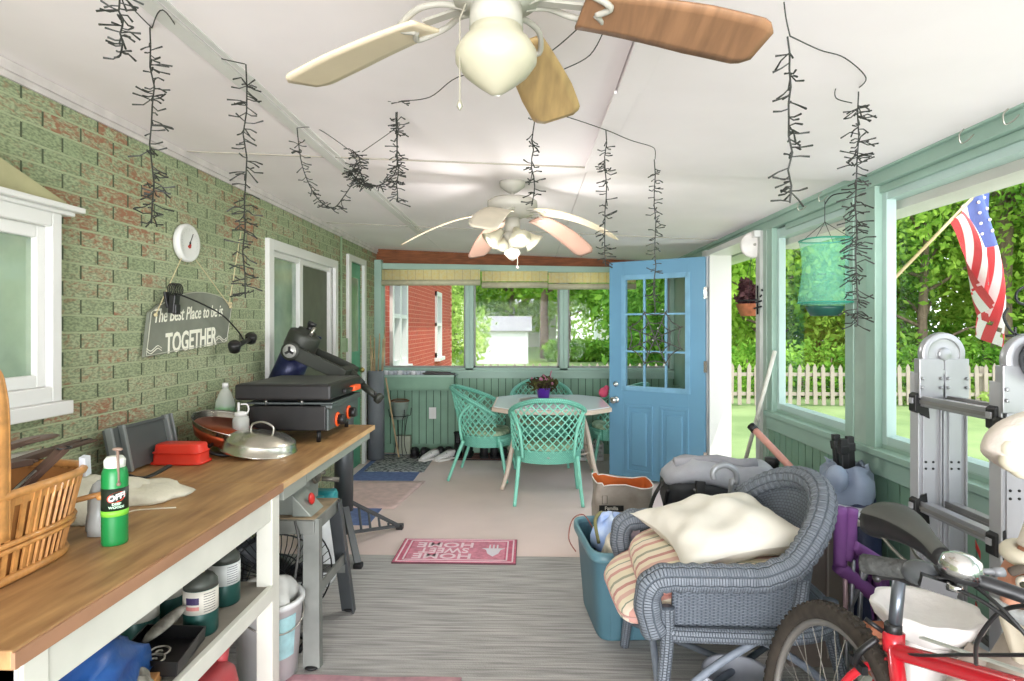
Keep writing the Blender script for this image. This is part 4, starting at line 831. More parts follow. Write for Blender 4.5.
# red box
redp = M('red_plastic', '#e23a28', .35, nz=False)
t = thing('plastic_box', 'bright red plastic box with a ribbed lid turned over on the bench', 'box', (-1.58, 2.62, ZB))
c = Vector((-1.565, 2.65, ZB))
b = MB(); b.loft([ring((c.x, c.y, ZB+.002), .118, .062, 28, 'z', 6), ring((c.x, c.y, ZB+.012), .118, .062, 28, 'z', 6), ring((c.x, c.y, ZB+.013), .108, .055, 28, 'z', 6), ring((c.x, c.y, ZB+.05), .106, .053, 28, 'z', 6)]); b.build('box_rim', redp, t)
b = MB(); b.loft([ring((c.x, c.y, ZB+.05), .11, .056, 28, 'z', 6), ring((c.x, c.y, ZB+.056), .11, .056, 28, 'z', 6), ring((c.x, c.y, ZB+.058), .103, .051, 28, 'z', 6), ring((c.x, c.y, ZB+.085), .1, .049, 28, 'z', 6), ring((c.x, c.y, ZB+.09), .094, .044, 28, 'z', 6)]); b.build('box_body', redp, t)
# pan and lid
ss = M('polished_steel', '#cfccc0', .24, 1, nz=False); copper = M('copper_red_base', '#b0502f', .3, .7, nz=(5, .2))
c = Vector((-1.50, 2.98, ZB+.085)); Rt = Euler((.02, .30, 0)).to_matrix().to_4x4()
t = thing('frying_pan', 'large steel frying pan with a coppery base tilted on the bench', 'pan', (c.x, c.y, ZB))
TT = Matrix.Translation(c) @ Rt
b = MB(); b.T = TT; b.lathe([(.001, -.042), (.15, -.042), (.162, -.036), (.185, .01), (.20, .042), (.203, .043), (.196, .036), (.158, -.03), (.15, -.036), (.001, -.036)], (0, 0, 0), 48); b.build('pan_body', ss, t)
b = MB(); b.T = TT; b.lathe([(.001, -.046), (.152, -.046), (.166, -.036), (.178, -.01), (.188, .012)], (0, 0, 0), 48); b.build('pan_base', copper, t)
b = MB(); b.T = TT; b.tube(smooth_path([(-.0, -.17, -.03), (0, -.215, -.045), (.05, -.225, -.05), (.1, -.2, -.045), (.1, -.155, -.03)], 6), .008, 8); b.build('side_handle', blackp, t)
c = Vector((-1.30, 2.86, ZB+.06)); TT = Matrix.Translation(c) @ Euler((.0, .14, 0)).to_matrix().to_4x4()
t = thing('pan_lid', 'domed steel lid with a loop handle resting against the tilted pan', 'lid', (c.x, c.y, ZB))
b = MB(); b.T = TT; b.lathe([(.178, -.045), (.18, -.04), (.168, -.036), (.164, .0), (.158, .012), (.135, .022), (.13, .028), (.06, .045), (.001, .048)], (0, 0, 0), 48); b.build('lid_dome', ss, t)
b = MB(); b.T = TT; b.tube(smooth_path([(-.055, 0, .04), (-.05, 0, .075), (0, 0, .092), (.05, 0, .075), (.055, 0, .04)], 7), .005, 8); b.build('lid_handle', steel, t)
# bottle and squeeze jar
c = Vector((-1.69, 3.28, ZB)); clear = M('clear_plastic', '#e6ece4', .08, nz=False, alpha=.35)
t = thing('soda_bottle', 'clear plastic bottle part filled with green liquid standing by the wall', 'bottle', c)
b = MB(); b.lathe([(.05, 0), (.054, .01), (.054, .17), (.05, .2), (.03, .25), (.015, .27), (.014, .285)], c, 28); b.build('bottle_body', clear, t)
b = MB(); b.lathe([(.05, .004), (.0525, .012), (.0525, .165), (.001, .166)], c, 28); b.build('green_liquid', M('green_liquid', '#37c24a', .15, nz=False), t)
b = MB(); b.lathe([(.016, .275), (.016, .3), (.001, .301)], c, 16); b.build('bottle_cap', white_b, t)
c = Vector((-1.475, 3.02, ZB)); t = thing('squeeze_bottle', 'small clear jar with a white tube handle in front of the griddle', 'jar', c)
b = MB(); b.lathe([(.036, 0), (.04, .01), (.04, .14), (.03, .16), (.001, .162)], c, 24); b.build('jar_body', M('frosted_plastic', '#cfd4cc', .2, nz=False, alpha=.6), t)
b = MB(); b.lathe([(.03, .16), (.03, .175), (.01, .18)], c, 20); b.cyl(c+Vector((-.012, 0, .17)), c+Vector((-.012, 0, .225)), .006); b.tube(smooth_path([c+Vector((.0, 0, .215)), c+Vector((.03, 0, .215)), c+Vector((.04, 0, .19)), c+Vector((.028, 0, .165))], 5), .004, 8); b.build('dispenser', white_b, t)
# griddle
t = thing('gas_griddle', 'black tabletop gas griddle with a closed lid and two orange ringed knobs', 'griddle', (-1.25, 3.4, ZB))
gb = M('griddle_black', '#1b1a1a', .45, nz=(20, .2)); gg = M('griddle_front', '#5b6261', .4, .4, nz=False); org = M('knob_orange', '#ef5a22', .35, nz=False)
x0, x1, y0, y1 = -1.55, -1.07, 3.1, 3.68
b = MB(); b.bx(x0+.07, x1, y0+.01, y1-.01, .905, 1.035); b.build('body', gb, t, bevel=.006)
b = MB(); b.bx(x1, x1+.012, y0+.02, y1-.02, .905, 1.02); b.build('front_panel', gg, t, bevel=.003)
b = MB(); b.bx(x0+.05, x1+.03, y0+.03, y1-.03, 1.04, 1.052); b.bx(x1-.03, x1+.03, y0+.02, y1-.02, 1.02, 1.04); b.build('griddle_plate', gg, t, bevel=.004)
b = MB(); b.bx(x0, x1+.03, y0, y1, 1.065, 1.148); b.build('lid', gb, t, bevel=.012)
b = MB(); b.bx(x0+.02, x1+.01, y0+.02, y1-.02, 1.147, 1.152); b.build('lid_top', M('lid_grey', '#3f423e', .5), t, bevel=.004)
for y in (y0+.06, y0+.3): b = MB(); b.cyl((x0+.1+(y-y0)*.8, y0+.05, 1.03), (x0+.1+(y-y0)*.8, y0+.05, 1.07), .008); b.build('lid_hinge', steel, t)
b = MB(); b.bx(x1+.03, x1+.05, y0+.2, y0+.44, 1.085, 1.105); b.build('lid_handle', blackp, t, bevel=.004)
b = MB(); b.bx(x1+.028, x1+.062, y0+.33, y0+.45, 1.08, 1.112); b.build('handle_grip', org, t, bevel=.006)
for y, z in ((y0+.16, .945), (y0+.36, .955)):
    b = MB(); b.lathe([(.038, 0), (.04, .006), (.034, .01)], (x1+.012, y, z), 24, RX); k = b.build('knob_ring', org, t); b = MB(); b.lathe([(.028, .008), (.028, .04), (.024, .045), (.001, .046)], (x1+.012, y, z), 24, RX); b.build('knob', blackp, k)
for x, y in ((x0+.1, y0+.05), (x1-.05, y0+.05), (x0+.1, y1-.05), (x1-.05, y1-.05)): b = MB(); b.cyl((x, y, ZB+.001), (x, y, .906), .012); b.build('foot', blackp, t)
# telescope on its tripod beyond the bench end
t = thing('telescope', 'short dark blue telescope in a black fork mount on a tripod behind the griddle', 'telescope', (-1.2, 3.88, .0))
tb = M('telescope_blue', '#1d2447', .35, .3, nz=False); tk = M('telescope_black', '#33362f', .5, .2, nz=(8, .1))
YT = 3.92
A = at(283, 384, Y=YT); Bq = at(306, 334, Y=YT); ax = (Bq-A).normalized(); qr = ax.to_track_quat('Z', 'Y').to_matrix().to_4x4(); TT = Matrix.Translation(A) @ qr; Lt = (Bq-A).length; rt = .104
b = MB(); b.T = TT; b.lathe([(rt*.96, -.06), (rt*.96, Lt*.68)], (0, 0, 0), 40); b.build('tube', tb, t)
b = MB(); b.T = TT; b.lathe([(.001, -.11), (rt*.9, -.11), (rt, -.1), (rt, -.06), (rt*.96, -.06)], (0, 0, 0), 40); b.build('front_cell', tk, t)
b = MB(); b.T = TT; b.lathe([(rt*.96, Lt*.68), (rt*1.02, Lt*.7), (rt*1.02, Lt-.01), (rt*.97, Lt), (rt*.85, Lt+.008), (rt*.6, Lt+.012), (rt*.56, Lt+.03), (.001, Lt+.032)], (0, 0, 0), 40); b.build('rear_cell', tk, t)
b = MB(); b.T = TT; b.cyl((.03, 0, Lt+.02), (.03, 0, Lt+.06), .024); b.cyl((.03, 0, Lt+.06), (.03, 0, Lt+.085), .03); b.build('diagonal', blackp, t)
b = MB(); b.T = TT; b.cyl((-.06, -.05, Lt+.01), (-.045, -.05, Lt+.07), .011); b.build('screw', steel, t)
b = MB(); b.T = TT; b.cyl((.135, -.04, Lt*.3), (.135, -.04, Lt*.85), .018); b.cyl((.135, -.04, Lt*.85), (.135, -.04, Lt), .025); b.box((.12, -.03, Lt*.5), (.03, .02, .03)); b.build('finder_scope', tb, t)
Pn = at(291, 351, Y=YT-.13); En = at(341, 374, Y=YT-.13)
for s in (-1, 1):
    y = YT+s*.13; b = MB(); b.beam((Pn.x, y, Pn.z), (En.x, y, En.z), .03, .085); b.lathe([(.062, -.016), (.062, .016), (.05, .022), (.001, .022)], (Pn.x, y, Pn.z), 28, (PI/2, 0, 0)); b.build('fork_arm', tk, t, bevel=.006)
b = MB(); b.lathe([(.043, .0), (.043, .004), (.001, .005)], (Pn.x, YT-.153, Pn.z), 24, (PI/2, 0, 0)); hb_ = b.build('pivot_cover', M('pivot_silver', '#b9bab4', .35, .3, nz=False), t)
b = MB()
for q in (PI/2, PI*7/6, PI*11/6): b.beam((Pn.x, YT-.16, Pn.z), (Pn.x+.03*math.cos(q), YT-.16, Pn.z+.03*math.sin(q)), .004, .016, up=(math.sin(q), 0, -math.cos(q)))
b.build('pivot_emblem', blackp, hb_)
b = MB(); d_ = (En-Pn).normalized(); b.box((En.x, YT, En.z), (.06, .29, .08), (0, math.atan2(-d_.z, d_.x), 0)); b.build('fork_base', tk, t, bevel=.01)
s0 = Vector((En.x, YT, En.z)); s1 = at(362, 385, Y=YT-.02); s2 = at(377, 397, Y=YT-.05)
b = MB(); b.cyl(s0, s1, .045, .03); b.cyl(s1, s2, .024, .02); b.cyl(s2, s2+(s2-s1).normalized()*.03, .034); b.build('drive_shaft', tk, t)
b = MB(); b.cyl(s2+Vector((0, -.045, .03)), s2+Vector((0, .045, -.03)), .008); b.ell(s2+Vector((0, .05, -.033)), .013, 8, 6); b.build('clutch_lever', blackp, t)
cx0 = -1.21; b = MB(); b.cyl((cx0, 3.86, .26), (cx0, 3.88, .92), .06, None, 24); b.cyl((cx0, 3.88, .92), (s0.x, YT, s0.z-.02), .05, .04, 20); b.build('column', dk, t)
def tleg(foot, wide=0):
    foot = Vector(foot); top = Vector((cx0, 3.86, .34)); b = MB(); b.beam(foot+Vector((0, 0, .02)), top+(foot-top).normalized()*.05, .04, .022)
    if wide:
        lo = Vector((cx0+.03, 3.84, .12)); b.beam(foot+Vector((0, 0, .025)), lo, .022, .02); b.beam(top, lo, .04, .022)
        for k in (.25, .42, .6, .78): b.beam(top.lerp(foot, k), lo.lerp(foot, k)+Vector((0, 0, .01)), .014, .014)
    b.build('leg', dk, t, bevel=.002)
    b = MB(); b.box(foot+Vector((0, 0, .018)), (.05, .055, .036)); b.build('rubber_foot', blackp, t, bevel=.006)
tleg((-1.03, 3.57, .0)); tleg((-.935, 4.28, 0), 1); tleg((-1.5, 4.12, 0), 1)
# ================================================================ UNDER THE BENCH
tarp = M('blue_tarp', '#2e62a8', .4, nz=(7, .3), sub='#1c4688', bump=(14, .5))
c = Vector((-1.12, 1.38, .462)); rings = []; R = random.Random(4)
for i in range(17):
    u = i/16; y = 1.15+.48*u; w = .13*(.45+.6*math.sin(PI*min(1, u*.9+.15))); h = .10*(.35+.75*math.sin(PI*(.18+.72*u)))
    rings.append([Vector((c.x+.015+w*math.cos(a)*(1+.10*math.sin(4*a+u*7)+.05*math.sin(11*a-u*15)), y+.025*math.sin(5*a+u*4), max(.463, c.z+h+h*.98*math.sin(a)*(1+.20*math.sin(3*a+u*9)+.16*math.sin(9*a+u*6))))) for a in [k*2*PI/44 for k in range(44)]])
b = MB(); b.loft(rings); one(b, 'folded_tarp', tarp, (-1.13, 1.38, .462), 'bunched blue plastic tarp on the bench shelf', 'tarp')
lab = [M('label_cream', '#d6d2c4', .5), M('label_white', '#d9dcd8', .5)]; gcyl = M('bottle_green', '#1d4a43', .4, .2, nz=False); gtop = M('cylinder_top', '#4c5049', .5, .3, nz=(10, .2))
lb = ['dark green propane cylinder with a cream label nearest the shelf edge', 'dark green propane cylinder with a white label standing behind the cream labelled one', 'dark propane cylinder half hidden behind the blue tarp', 'dark propane cylinder at the back of the shelf between two others']
for i, (x, y) in enumerate(((-1.07, 1.92), (-1.10, 2.13), (-1.23, 1.86), (-1.24, 2.02))):
    c = Vector((x, y, .46)); t = thing('propane_cylinder', lb[i], 'gas cylinder', c, 'propane cylinders on the shelf')
    b = MB(); b.lathe([(.001, 0), (.048, .0), (.052, .008), (.052, .15)], c, 28); b.build('cylinder_body', gcyl, t)
    b = MB(); b.lathe([(.0525, .075), (.0525, .148)], c, 28); l_ = b.build('label', lab[1 if i == 1 else 0], t)
    b = MB(); b.lathe([(.052, .15), (.05, .168), (.036, .186), (.018, .194), (.001, .195)], c, 28); b.build('cylinder_top', gtop, t)
    b = MB(); b.cyl(c+Vector((0, 0, .19)), c+Vector((0, 0, .215)), .012); b.build('valve', M('valve_brass', '#c9b98a', .35, .8, nz=False), t)
    if i < 2:
        a = math.atan2(-y, -x); b = MB(); ink = M('label_ink', '#35363f', .6, nz=False)
        for k in range(8): zz = .082+k*.008; b.add([c+Vector((.0531*math.cos(a+s), .0531*math.sin(a+s), zz+d)) for d in (0, .0018) for s in (.15, .35, .55, .75, .9)], [(i, i+1, i+6, i+5) for i in range(4)])
        b.build('label_lines', ink, l_)
        if i == 0:
            b = MB(); b.add([c+Vector((.053*math.cos(a-s), .053*math.sin(a-s), d)) for d in (.108, .13) for s in (.1, .3, .5, .7, .9)], [(i, i+1, i+6, i+5) for i in range(4)]); b.build('label_block', M('label_navy', '#3b2f55', .5, nz=False), l_)
            b = MB(); b.add([c+Vector((.053*math.cos(a-s), .053*math.sin(a-s), d)) for d in (.09, .102) for s in (.1, .3, .5, .7, .9)], [(i, i+1, i+6, i+5) for i in range(4)]); b.build('label_block', M('label_rose', '#c07f78', .5, nz=False), l_)
t = thing('drip_tray', 'black metal drip tray tipped on the shelf with white spiral hooks in it', 'tray', (-1.1, 1.72, .46))
TT = Matrix.Translation((-1.085, 1.73, .485)) @ Euler((.0, .1, .15)).to_matrix().to_4x4()
b = MB(); b.T = TT; b.box((0, 0, 0), (.17, .2, .004)); b.box((-.085, 0, .02), (.004, .2, .04)); b.box((.085, 0, .02), (.004, .2, .04)); b.box((0, .1, .02), (.17, .004, .04)); b.box((0, -.1, .02), (.17, .004, .04)); b.build('tray_pan', M('tray_black', '#151515', .35, nz=False), t)
hk = M('hook_pewter', '#b3afa2', .4, .6, nz=False)
for i, (dx, dy) in enumerate(((.0, .0), (.01, -.06))):
    b = MB(); b.T = TT; b.tube([Vector((dx+math.cos(a)*.0035*a, dy+math.sin(a)*.0035*a*1.1, .012+i*.01)) for a in [k*.35 for k in range(3, 26)]]+([(dx-.05, dy-.09, .02)] if i == 0 else []), .0032, 6)
    one(b, 'spiral_hook', hk, (-1.085, 1.73, .49), ('larger', 'smaller')[i]+' pale metal spiral hook lying in the black drip tray', 'hook')
glv = M('stained_cloth', '#a9a598', .9, nz=(26, .5), sub='#5e5a50')
one(crumple((-1.03, 1.53, .47), .035, .075, .07, 13, 2), 'work_glove', glv, (-1.03, 1.53, .46), 'blotched grey cloth glove hanging beside the blue tarp', 'glove')
b = MB(); b.ell((-1.115, 1.80, .545), (.022, .08, .012), 16, 8, (.3, .2, -.25)); one(b, 'work_glove', glv, (-1.115, 1.80, .50), 'blotched grey glove finger raised over the black drip tray', 'glove')
b = MB(); b.box((-1.04, 1.60, .478), (.045, .09, .03), (0, 0, .3)); one(b, 'wood_block', M('cut_wood', '#c08a52', .7, nz=(6, .2, (6, 1, 1))), (-1.05, 1.62, .46), 'short offcut of wood lying on the shelf in front of the tray', 'wood block', bevel=.002)
# on the floor below: gas can, bucket, fan
rc = M('red_can', '#b8484b', .5, nz=(3, .15)); t = thing('fuel_can', 'dusty red plastic fuel can under the bench shelf', 'fuel can', (-1.12, 1.95, .008))
b = MB(); b.loft([ring((-1.13, 1.98, z), .11*k, .15*k, 28, 'z', 4) for z, k in ((.01, .95), (.03, 1), (.2, 1), (.25, .92), (.275, .75), (.285, .5))]); b.build('can_body', rc, t)
b = MB(); b.tube(smooth_path([(-1.13, 1.87, .27), (-1.13, 1.9, .32), (-1.13, 2.02, .32), (-1.13, 2.05, .275)], 6), .014, 10); b.cyl((-1.09, 2.08, .26), (-1.09, 2.1, .31), .022); b.build('handle', rc, t)
bk = M('white_bucket', '#d9dbd9', .4, nz=(4, .08)); t = thing('plastic_bucket', 'white plastic bucket of rags standing behind the bench leg', 'bucket', (-1.08, 2.5, .008))
c = Vector((-1.09, 2.47, .008)); b = MB(); b.lathe([(.001, 0), (.115, 0), (.135, .30), (.145, .3), (.145, .32), (.128, .32), (.11, .01)], c, 32); b.build('bucket_body', bk, t)
b = MB(); b.tube([c+Vector((.14*math.cos(a), .14*math.sin(a), .3-.09*math.sin(a+2.2))) for a in [k*PI/12-1.8 for k in range(13)]], .003, 6); b.build('bail', steel, t)
b = MB(); a = math.atan2(-2.47, 1.09); b.surf(lambda u, v: c+Vector(((.122+.012*v)*math.cos(a-.1+u*1.0), (.122+.012*v)*math.sin(a-.1+u*1.0), .1+.17*v)), 8, 2); b.build('label', M('label_aqua', '#9fc9cb', .5, nz=(20, .2)), t)
one(crumple((-1.09, 2.47, .30), .11, .11, .1, 19), 'rag_bundle', M('pale_rag', '#cfcfc9', .9), (-1.09, 2.47, .30), 'pale rags heaped in the white bucket', 'rags')
t = thing('floor_fan', 'large black wire guarded floor fan standing under the bench', 'fan', (-1.2, 2.75, .008)); c = Vector((-1.19, 2.78, .29)); fb = M('fan_guard_black', '#1e1f21', .4, .3, nz=False)
TT = Matrix.Translation(c) @ Euler((PI/2, 0, .35)).to_matrix().to_4x4()
b = MB(); b.T = TT
for q in range(44): a = q*2*PI/44; b.tube([(math.cos(a)*.05, math.sin(a)*.05, .075), (math.cos(a+.12)*.16, math.sin(a+.12)*.16, .065), (math.cos(a+.2)*.25, math.sin(a+.2)*.25, .0)], .0022, 4)
for r_, z in ((.25, 0), (.2, .045), (.12, .072), (.05, .078)): b.tube([(math.cos(k*PI/18)*r_, math.sin(k*PI/18)*r_, z) for k in range(36)], .004, 6, closed=True)
b.build('guard', fb, t); b = MB(); b.T = TT; b.cyl((0, 0, -.08), (0, 0, .03), .07, None, 24); b.build('motor', blackp, t)
for k in range(3):
    b = MB(); b.T = TT @ Matrix.Rotation(k*2*PI/3, 4, 'Z'); b.surf(lambda u, v: (.06+.15*u, (v-.5)*.13*(.7+.4*u), .01+(v-.5)*.06), 6, 4, .003); b.build('fan_blade', M('fan_blade_grey', '#3b3e42', .4), t)
b = MB(); b.tube([(-1.36, 2.7, .02), (-1.36, 2.92, .02)], .012); b.tube([(-1.02, 2.62, .02), (-1.02, 2.86, .02)], .012); b.tube(smooth_path([(-1.36, 2.82, .02), (-1.42, 2.84, .18), (-1.40, 2.86, .29)], 5), .012); b.tube([(-1.36, 2.8, .02), (-1.02, 2.74, .02)], .012); b.build('stand', fb, t)
# table saw on its stand
t = thing('table_saw', 'old grey steel table saw on a splay legged stand under the bench end', 'saw', (-1.1, 2.95, .008))
gs = M('stand_grey', '#7f827c', .5, .3, nz=(7, .22)); gs2 = M('saw_body_grey', '#8d938b', .5, .2, nz=(4, .12)); dust = M('sawdusty_top', '#a08f73', .9, nz=(12, .3))
Z1 = .60
tops = [(-.965, 2.62), (-.965, 2.93), (-1.4, 2.62), (-1.4, 2.93)]; feet = [(-.92, 2.5), (-.92, 3.02), (-1.5, 2.5), (-1.5, 3.02)]
for (a, bq), (c_, d_) in zip(tops, feet):
    b = MB(); b.beam((c_, d_, .012), (a, bq, Z1), .07, .008, up=(0, 1, 0)); s = 1 if bq < 2.8 else -1; b.beam((c_+.032, d_+s*.015, .012), (a+.032, bq+s*.015, Z1), .008, .04, up=(0, 1, 0)); b.build('leg', gs if bq < 2.8 else dk, t)
    b = MB(); b.ell((c_, d_, .016), (.03, .02, .008), 10, 6); b.build('foot', blackp, t)
b = MB(); b.bx(-1.42, -.945, 2.6, 2.96, Z1-.06, Z1); b.build('stand_top', gs, t, bevel=.004)
b = MB(); b.bx(-1.4, -.948, 2.62, 2.94, Z1, Z1+.004); b.build('sawdust', dust, t)
b = MB(); b.beam((-.925, 2.57, .3), (-.925, 2.98, .3), .01, .045); b.beam((-1.46, 2.56, .24), (-.925, 2.56, .24), .01, .04); b.beam((-1.46, 2.98, .24), (-.925, 2.98, .24), .01, .04); b.build('brace', gs, t)
b = MB(); b.bx(-1.42, -1.06, 2.66, 2.98, Z1+.004, ZB-.08); b.build('saw_body', gs2, t, bevel=.008)
b = MB(); b.prism([(-1.06, Z1+.005), (-.97, Z1+.005), (-1.06, Z1+.1)], .16, Matrix(((1, 0, 0, 0), (0, 0, 1, 2.64), (0, 1, 0, 0), (0, 0, 0, 1)))); b.build('side_shroud', gs2, t, bevel=.004)
b = MB(); b.lathe([(.05, 0), (.055, .008), (.05, .016), (.04, .012), (.04, .004)], (-1.05, 2.90, .74), 24, RX); b.cyl((-1.05, 2.9, .74), (-1.0, 2.9, .74), .01); b.cyl((-1.03, 2.94, .7), (-.95, 2.96, .69), .012); b.build('handwheel', M('wheel_iron', '#6d6a60', .5, .6), t)
for p in ((-1.0, 2.72, .665), (-1.02, 2.83, .775)): b = MB(); b.ell(p, (.014, .02, .03), 12, 8, (.4, 0, 0)); b.build('switch', M('switch_red', '#c22c26', .4, nz=False), t)
b = MB(); b.tube(smooth_path([(-1.03, 2.6, .6), (-1.0, 2.57, .5), (-1.02, 2.56, .3), (-1.0, 2.55, .12)], 6), .006, 6); b.build('power_cord', M('cord_grey', '#4b4b48', .6, nz=False), t)
# blue and white jugs behind the saw stand
t = thing('detergent_jug', 'white plastic jug with a teal back standing under the saw stand', 'jug', (-1.20, 3.36, .008)); 
b = MB(); b.loft([ring((-1.20, 3.36, z), .09*k, .11*k, 24, 'z', 4) for z, k in ((.01, .96), (.03, 1), (.3, 1), (.38, .85), (.43, .35), (.45, .3))]); b.build('jug_body', M('jug_white', '#e3e6e6', .35), t)
b = MB(); b.cyl((-1.20, 3.36, .45), (-1.20, 3.36, .49), .035); b.build('jug_cap', M('teal_plastic', '#2f9aa0', .4), t)
t = thing('storage_jug', 'teal plastic container beside the white jug under the bench', 'container', (-1.24, 3.56, .008)); b = MB(); b.loft([ring((-1.24, 3.56, z), .08*k, .06*k, 20, 'z', 5) for z, k in ((.01, 1), (.45, 1), (.47, .9))]); b.build('container_body', MATS['teal_plastic'], t)
# ================================================================ FAR END: shades, planter, dining set, shoes, mats
bam = M('bamboo_slats', '#e3d78c', .6, nz=(40, .25, (.2, 1, 1))); bamg = M('shade_valance', '#c2bd9f', .7, nz=(20, .1))
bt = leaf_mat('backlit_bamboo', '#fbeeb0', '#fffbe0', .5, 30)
lbs = ['yellow bamboo roll-up shade over the left end window', 'yellow bamboo roll-up shade over the middle end window', 'yellow bamboo roll-up shade over the right end window beside the door']
for i, (x0, x1) in enumerate(((-1.70, -.57), (-.55, .20), (.21, 1.2))):
    t = thing('bamboo_shade', lbs[i], 'blind', ((x0+x1)/2, YE-.06, 2.1), 'bamboo shades on the end windows')
    z1 = zh((x0+x1)/2)-.075; b = MB()
    for k in range(12): z = z1-k*.0098; b.cyl((x0, YE-.055, z), (x1, YE-.055, z), .005, None, 6)
    b.build('slats', bt, t); b = MB()
    for k in range(int((x1-x0)/.09)+1): x = x0+.03+k*.09; b.tube([(x, YE-.064, z1+.005), (x, YE-.064, z1-.115)], .0015, 4)
    b.build('lacing', MATS['twine'], t)
    b = MB(); b.loft([ring((x, YE-.05, z1-.155+(.012 if i == 0 else 0)), .04, .034, 16, 'x') for x in (x0, x1)]); b.build('rolled_bottom', bamg, t)
# planter box with cups
t = thing('window_box', 'green painted wooden ledge box fixed under the end window at the left', 'planter box', (-1.3, YE-.12, .8))
x0, x1, y0, y1 = -1.70, -.84, YE-.22, YE-.055
b = MB(); b.bx(x0, x1, y0, y0+.015, .75, .905); b.bx(x0, x1, y1-.015, y1, .75, .905); b.bx(x0, x0+.015, y0, y1, .75, .905); b.bx(x1-.015, x1, y0, y1, .75, .905); b.bx(x0, x1, y0, y1, .74, .76); b.build('box', sage_d, t, bevel=.003)
b = MB(); b.bx(x0-.01, x1+.012, y0-.008, y0+.012, .89, .912); b.bx(x1-.01, x1+.015, y0-.008, y1, .89, .912); b.build('rim', sage, t)
b = MB(); b.bx(x0+.015, x1-.015, y0+.015, y1-.015, .76, .875); b.build('soil', M('potting_soil', '#4a3b30', .95, nz=(30, .4)), t)
clearc = M('cup_clear', '#dfe4ea', .15, nz=False, alpha=.55)
for k in range(9):
    x = x0+.07+k*.052; c = Vector((x, YE-.14+rnd.uniform(-.03, .02) , .875)); b = MB(); b.lathe([(.024, 0), (.034, .075), (.036, .08), (.033, .078), (.022, .004)], c, 14)
    b.v = [tuple(Vector(p)) for p in b.v]
    one(b, 'plastic_cup', clearc if k % 3 else M('cup_white', '#e8e8ea', .3), tuple(c), ['first','second','third','fourth','fifth','sixth','seventh','eighth','ninth'][k]+' plastic cup from the left in the green ledge box', 'cup', 'plastic cups in the ledge box')
t = thing('garden_tray', 'dark metal tray lying at the right end of the green ledge box', 'tray', (-1.0, YE-.14, .91)); b = MB(); b.loft([ring((x, YE-.14, .955+.008*math.sin((x+1.2)*9)), .001, .001, 4, 'x') for x in (0,)]) if False else b.box((-1.03, YE-.135, .922), (.36, .12, .022), (0, .03, 0)); b.build('tray_body', M('tray_iron', '#4a4542', .7), t, bevel=.008)
b = MB(); b.beam((-1.2, YE-.13, .945), (-.9, YE-.12, .935), .012, .012); b.build('handle', MATS['tray_iron'], t)
# rolled tube and sticks
tg = M('tube_grey', '#6f7478', .6, nz=(5, .1)); c = Vector((-1.68, 6.5, 0))
b = MB(); b.lathe([(.001, .012), (.09, .012), (.092, .5), (.088, .97), (.078, .975), (.078, .4), (.001, .4)], c, 26); one(b, 'round_bin', tg, tuple(c), 'tall dark grey round tube standing in the left far corner', 'bin')
for k in range(7):
    a = rnd.uniform(0, 6.28); b = MB(); p = c+Vector((.04*math.cos(a), .04*math.sin(a), .42)); q = c+Vector((.08*math.cos(a)+.02, .06*math.sin(a), 1.18+rnd.uniform(0, .34)))
    b.tube(smooth_path([p, p.lerp(q, .5)+Vector((rnd.uniform(-.01, .01), 0, 0)), q], 4), lambda u: .012-.006*u, 6); one(b, 'wooden_stick', M('stick_tan', '#b39c78', .9, nz=(12, .3)), tuple(p), 'thin tan stick standing in the tall grey tube', 'stick', 'sticks in the grey tube')
b = MB(); b.beam((-1.56, 6.45, .9), (-1.44, 6.55, .02), .015, .012); b.build
one(b, 'wooden_stick', MATS['stick_tan'], (-1.45, 6.5, .02), 'slanting thin stick leaning against the outside of the grey tube', 'stick')
# bucket plant stand
t = thing('plant_stand', 'black wire plant stand by the green panelling holding a metal pail', 'plant stand', (-1.36, 6.66, 0)); c = Vector((-1.46, 6.70, -.045)); b = MB()
b.tube([c+Vector((.09*math.cos(k*PI/12), .09*math.sin(k*PI/12), .50)) for k in range(24)], .004, 6, closed=True); b.build('top_ring', fb, t)
for a in (.5, 2.1, 3.7, 5.3): b = MB(); b.tube(smooth_path([c+Vector((.13*math.cos(a), .13*math.sin(a), .58)), c+Vector((.12*math.cos(a), .12*math.sin(a), .5)), c+Vector((.08*math.cos(a), .08*math.sin(a), .46)), c+Vector((.05*math.cos(a), .05*math.sin(a), .2)), c+Vector((.08*math.cos(a), .08*math.sin(a), .053))], 5), .004, 6); b.build('leg', fb, t)
t = thing('metal_pail', 'galvanised pail with a rusty rim sitting in the wire stand', 'pail', c+Vector((0, 0, .46))); b = MB(); b.lathe([(.001, .465), (.07, .465), (.1, .66), (.104, .665), (.097, .66), (.001, .62)], c, 28); b.build('pail_body', M('galvanised', '#9fb0a4', .5, .2, nz=(8, .2)), t)
b = MB(); b.tube([c+Vector((.1*math.cos(k*PI/12), .1*math.sin(k*PI/12), .665)) for k in range(24)], .006, 6, closed=True); b.tube([c+Vector((.1*math.cos(q), .02, .66+.03*math.sin(q))) for q in [k*PI/8 for k in range(9)]], .003, 5); b.build('rusty_rim', M('rust', '#7d5a44', .9), t)
b = MB(); b.bx(-1.53, -1.36, 6.78, 6.86, .09, .3); one(b, 'cardboard_box', M('carton_grey', '#a3a896', .8), (-1.33, 6.8, .09), 'small pale box behind the legs of the plant stand', 'box', bevel=.004)
o = bpy.data.objects['cardboard_box']; o.location.z = .0
# wall outlet
b = MB(); b.box((-1.12, YE-.025, .46), (.08, .02, .13)); b.box((-1.12, YE-.036, .48), (.03, .006, .03)); b.box((-1.12, YE-.036, .44), (.03, .006, .03)); one(b, 'outlet_box', white_b, (-1.12, YE, .46), 'white electrical outlet box on the green panelling left of the left chair', 'outlet')
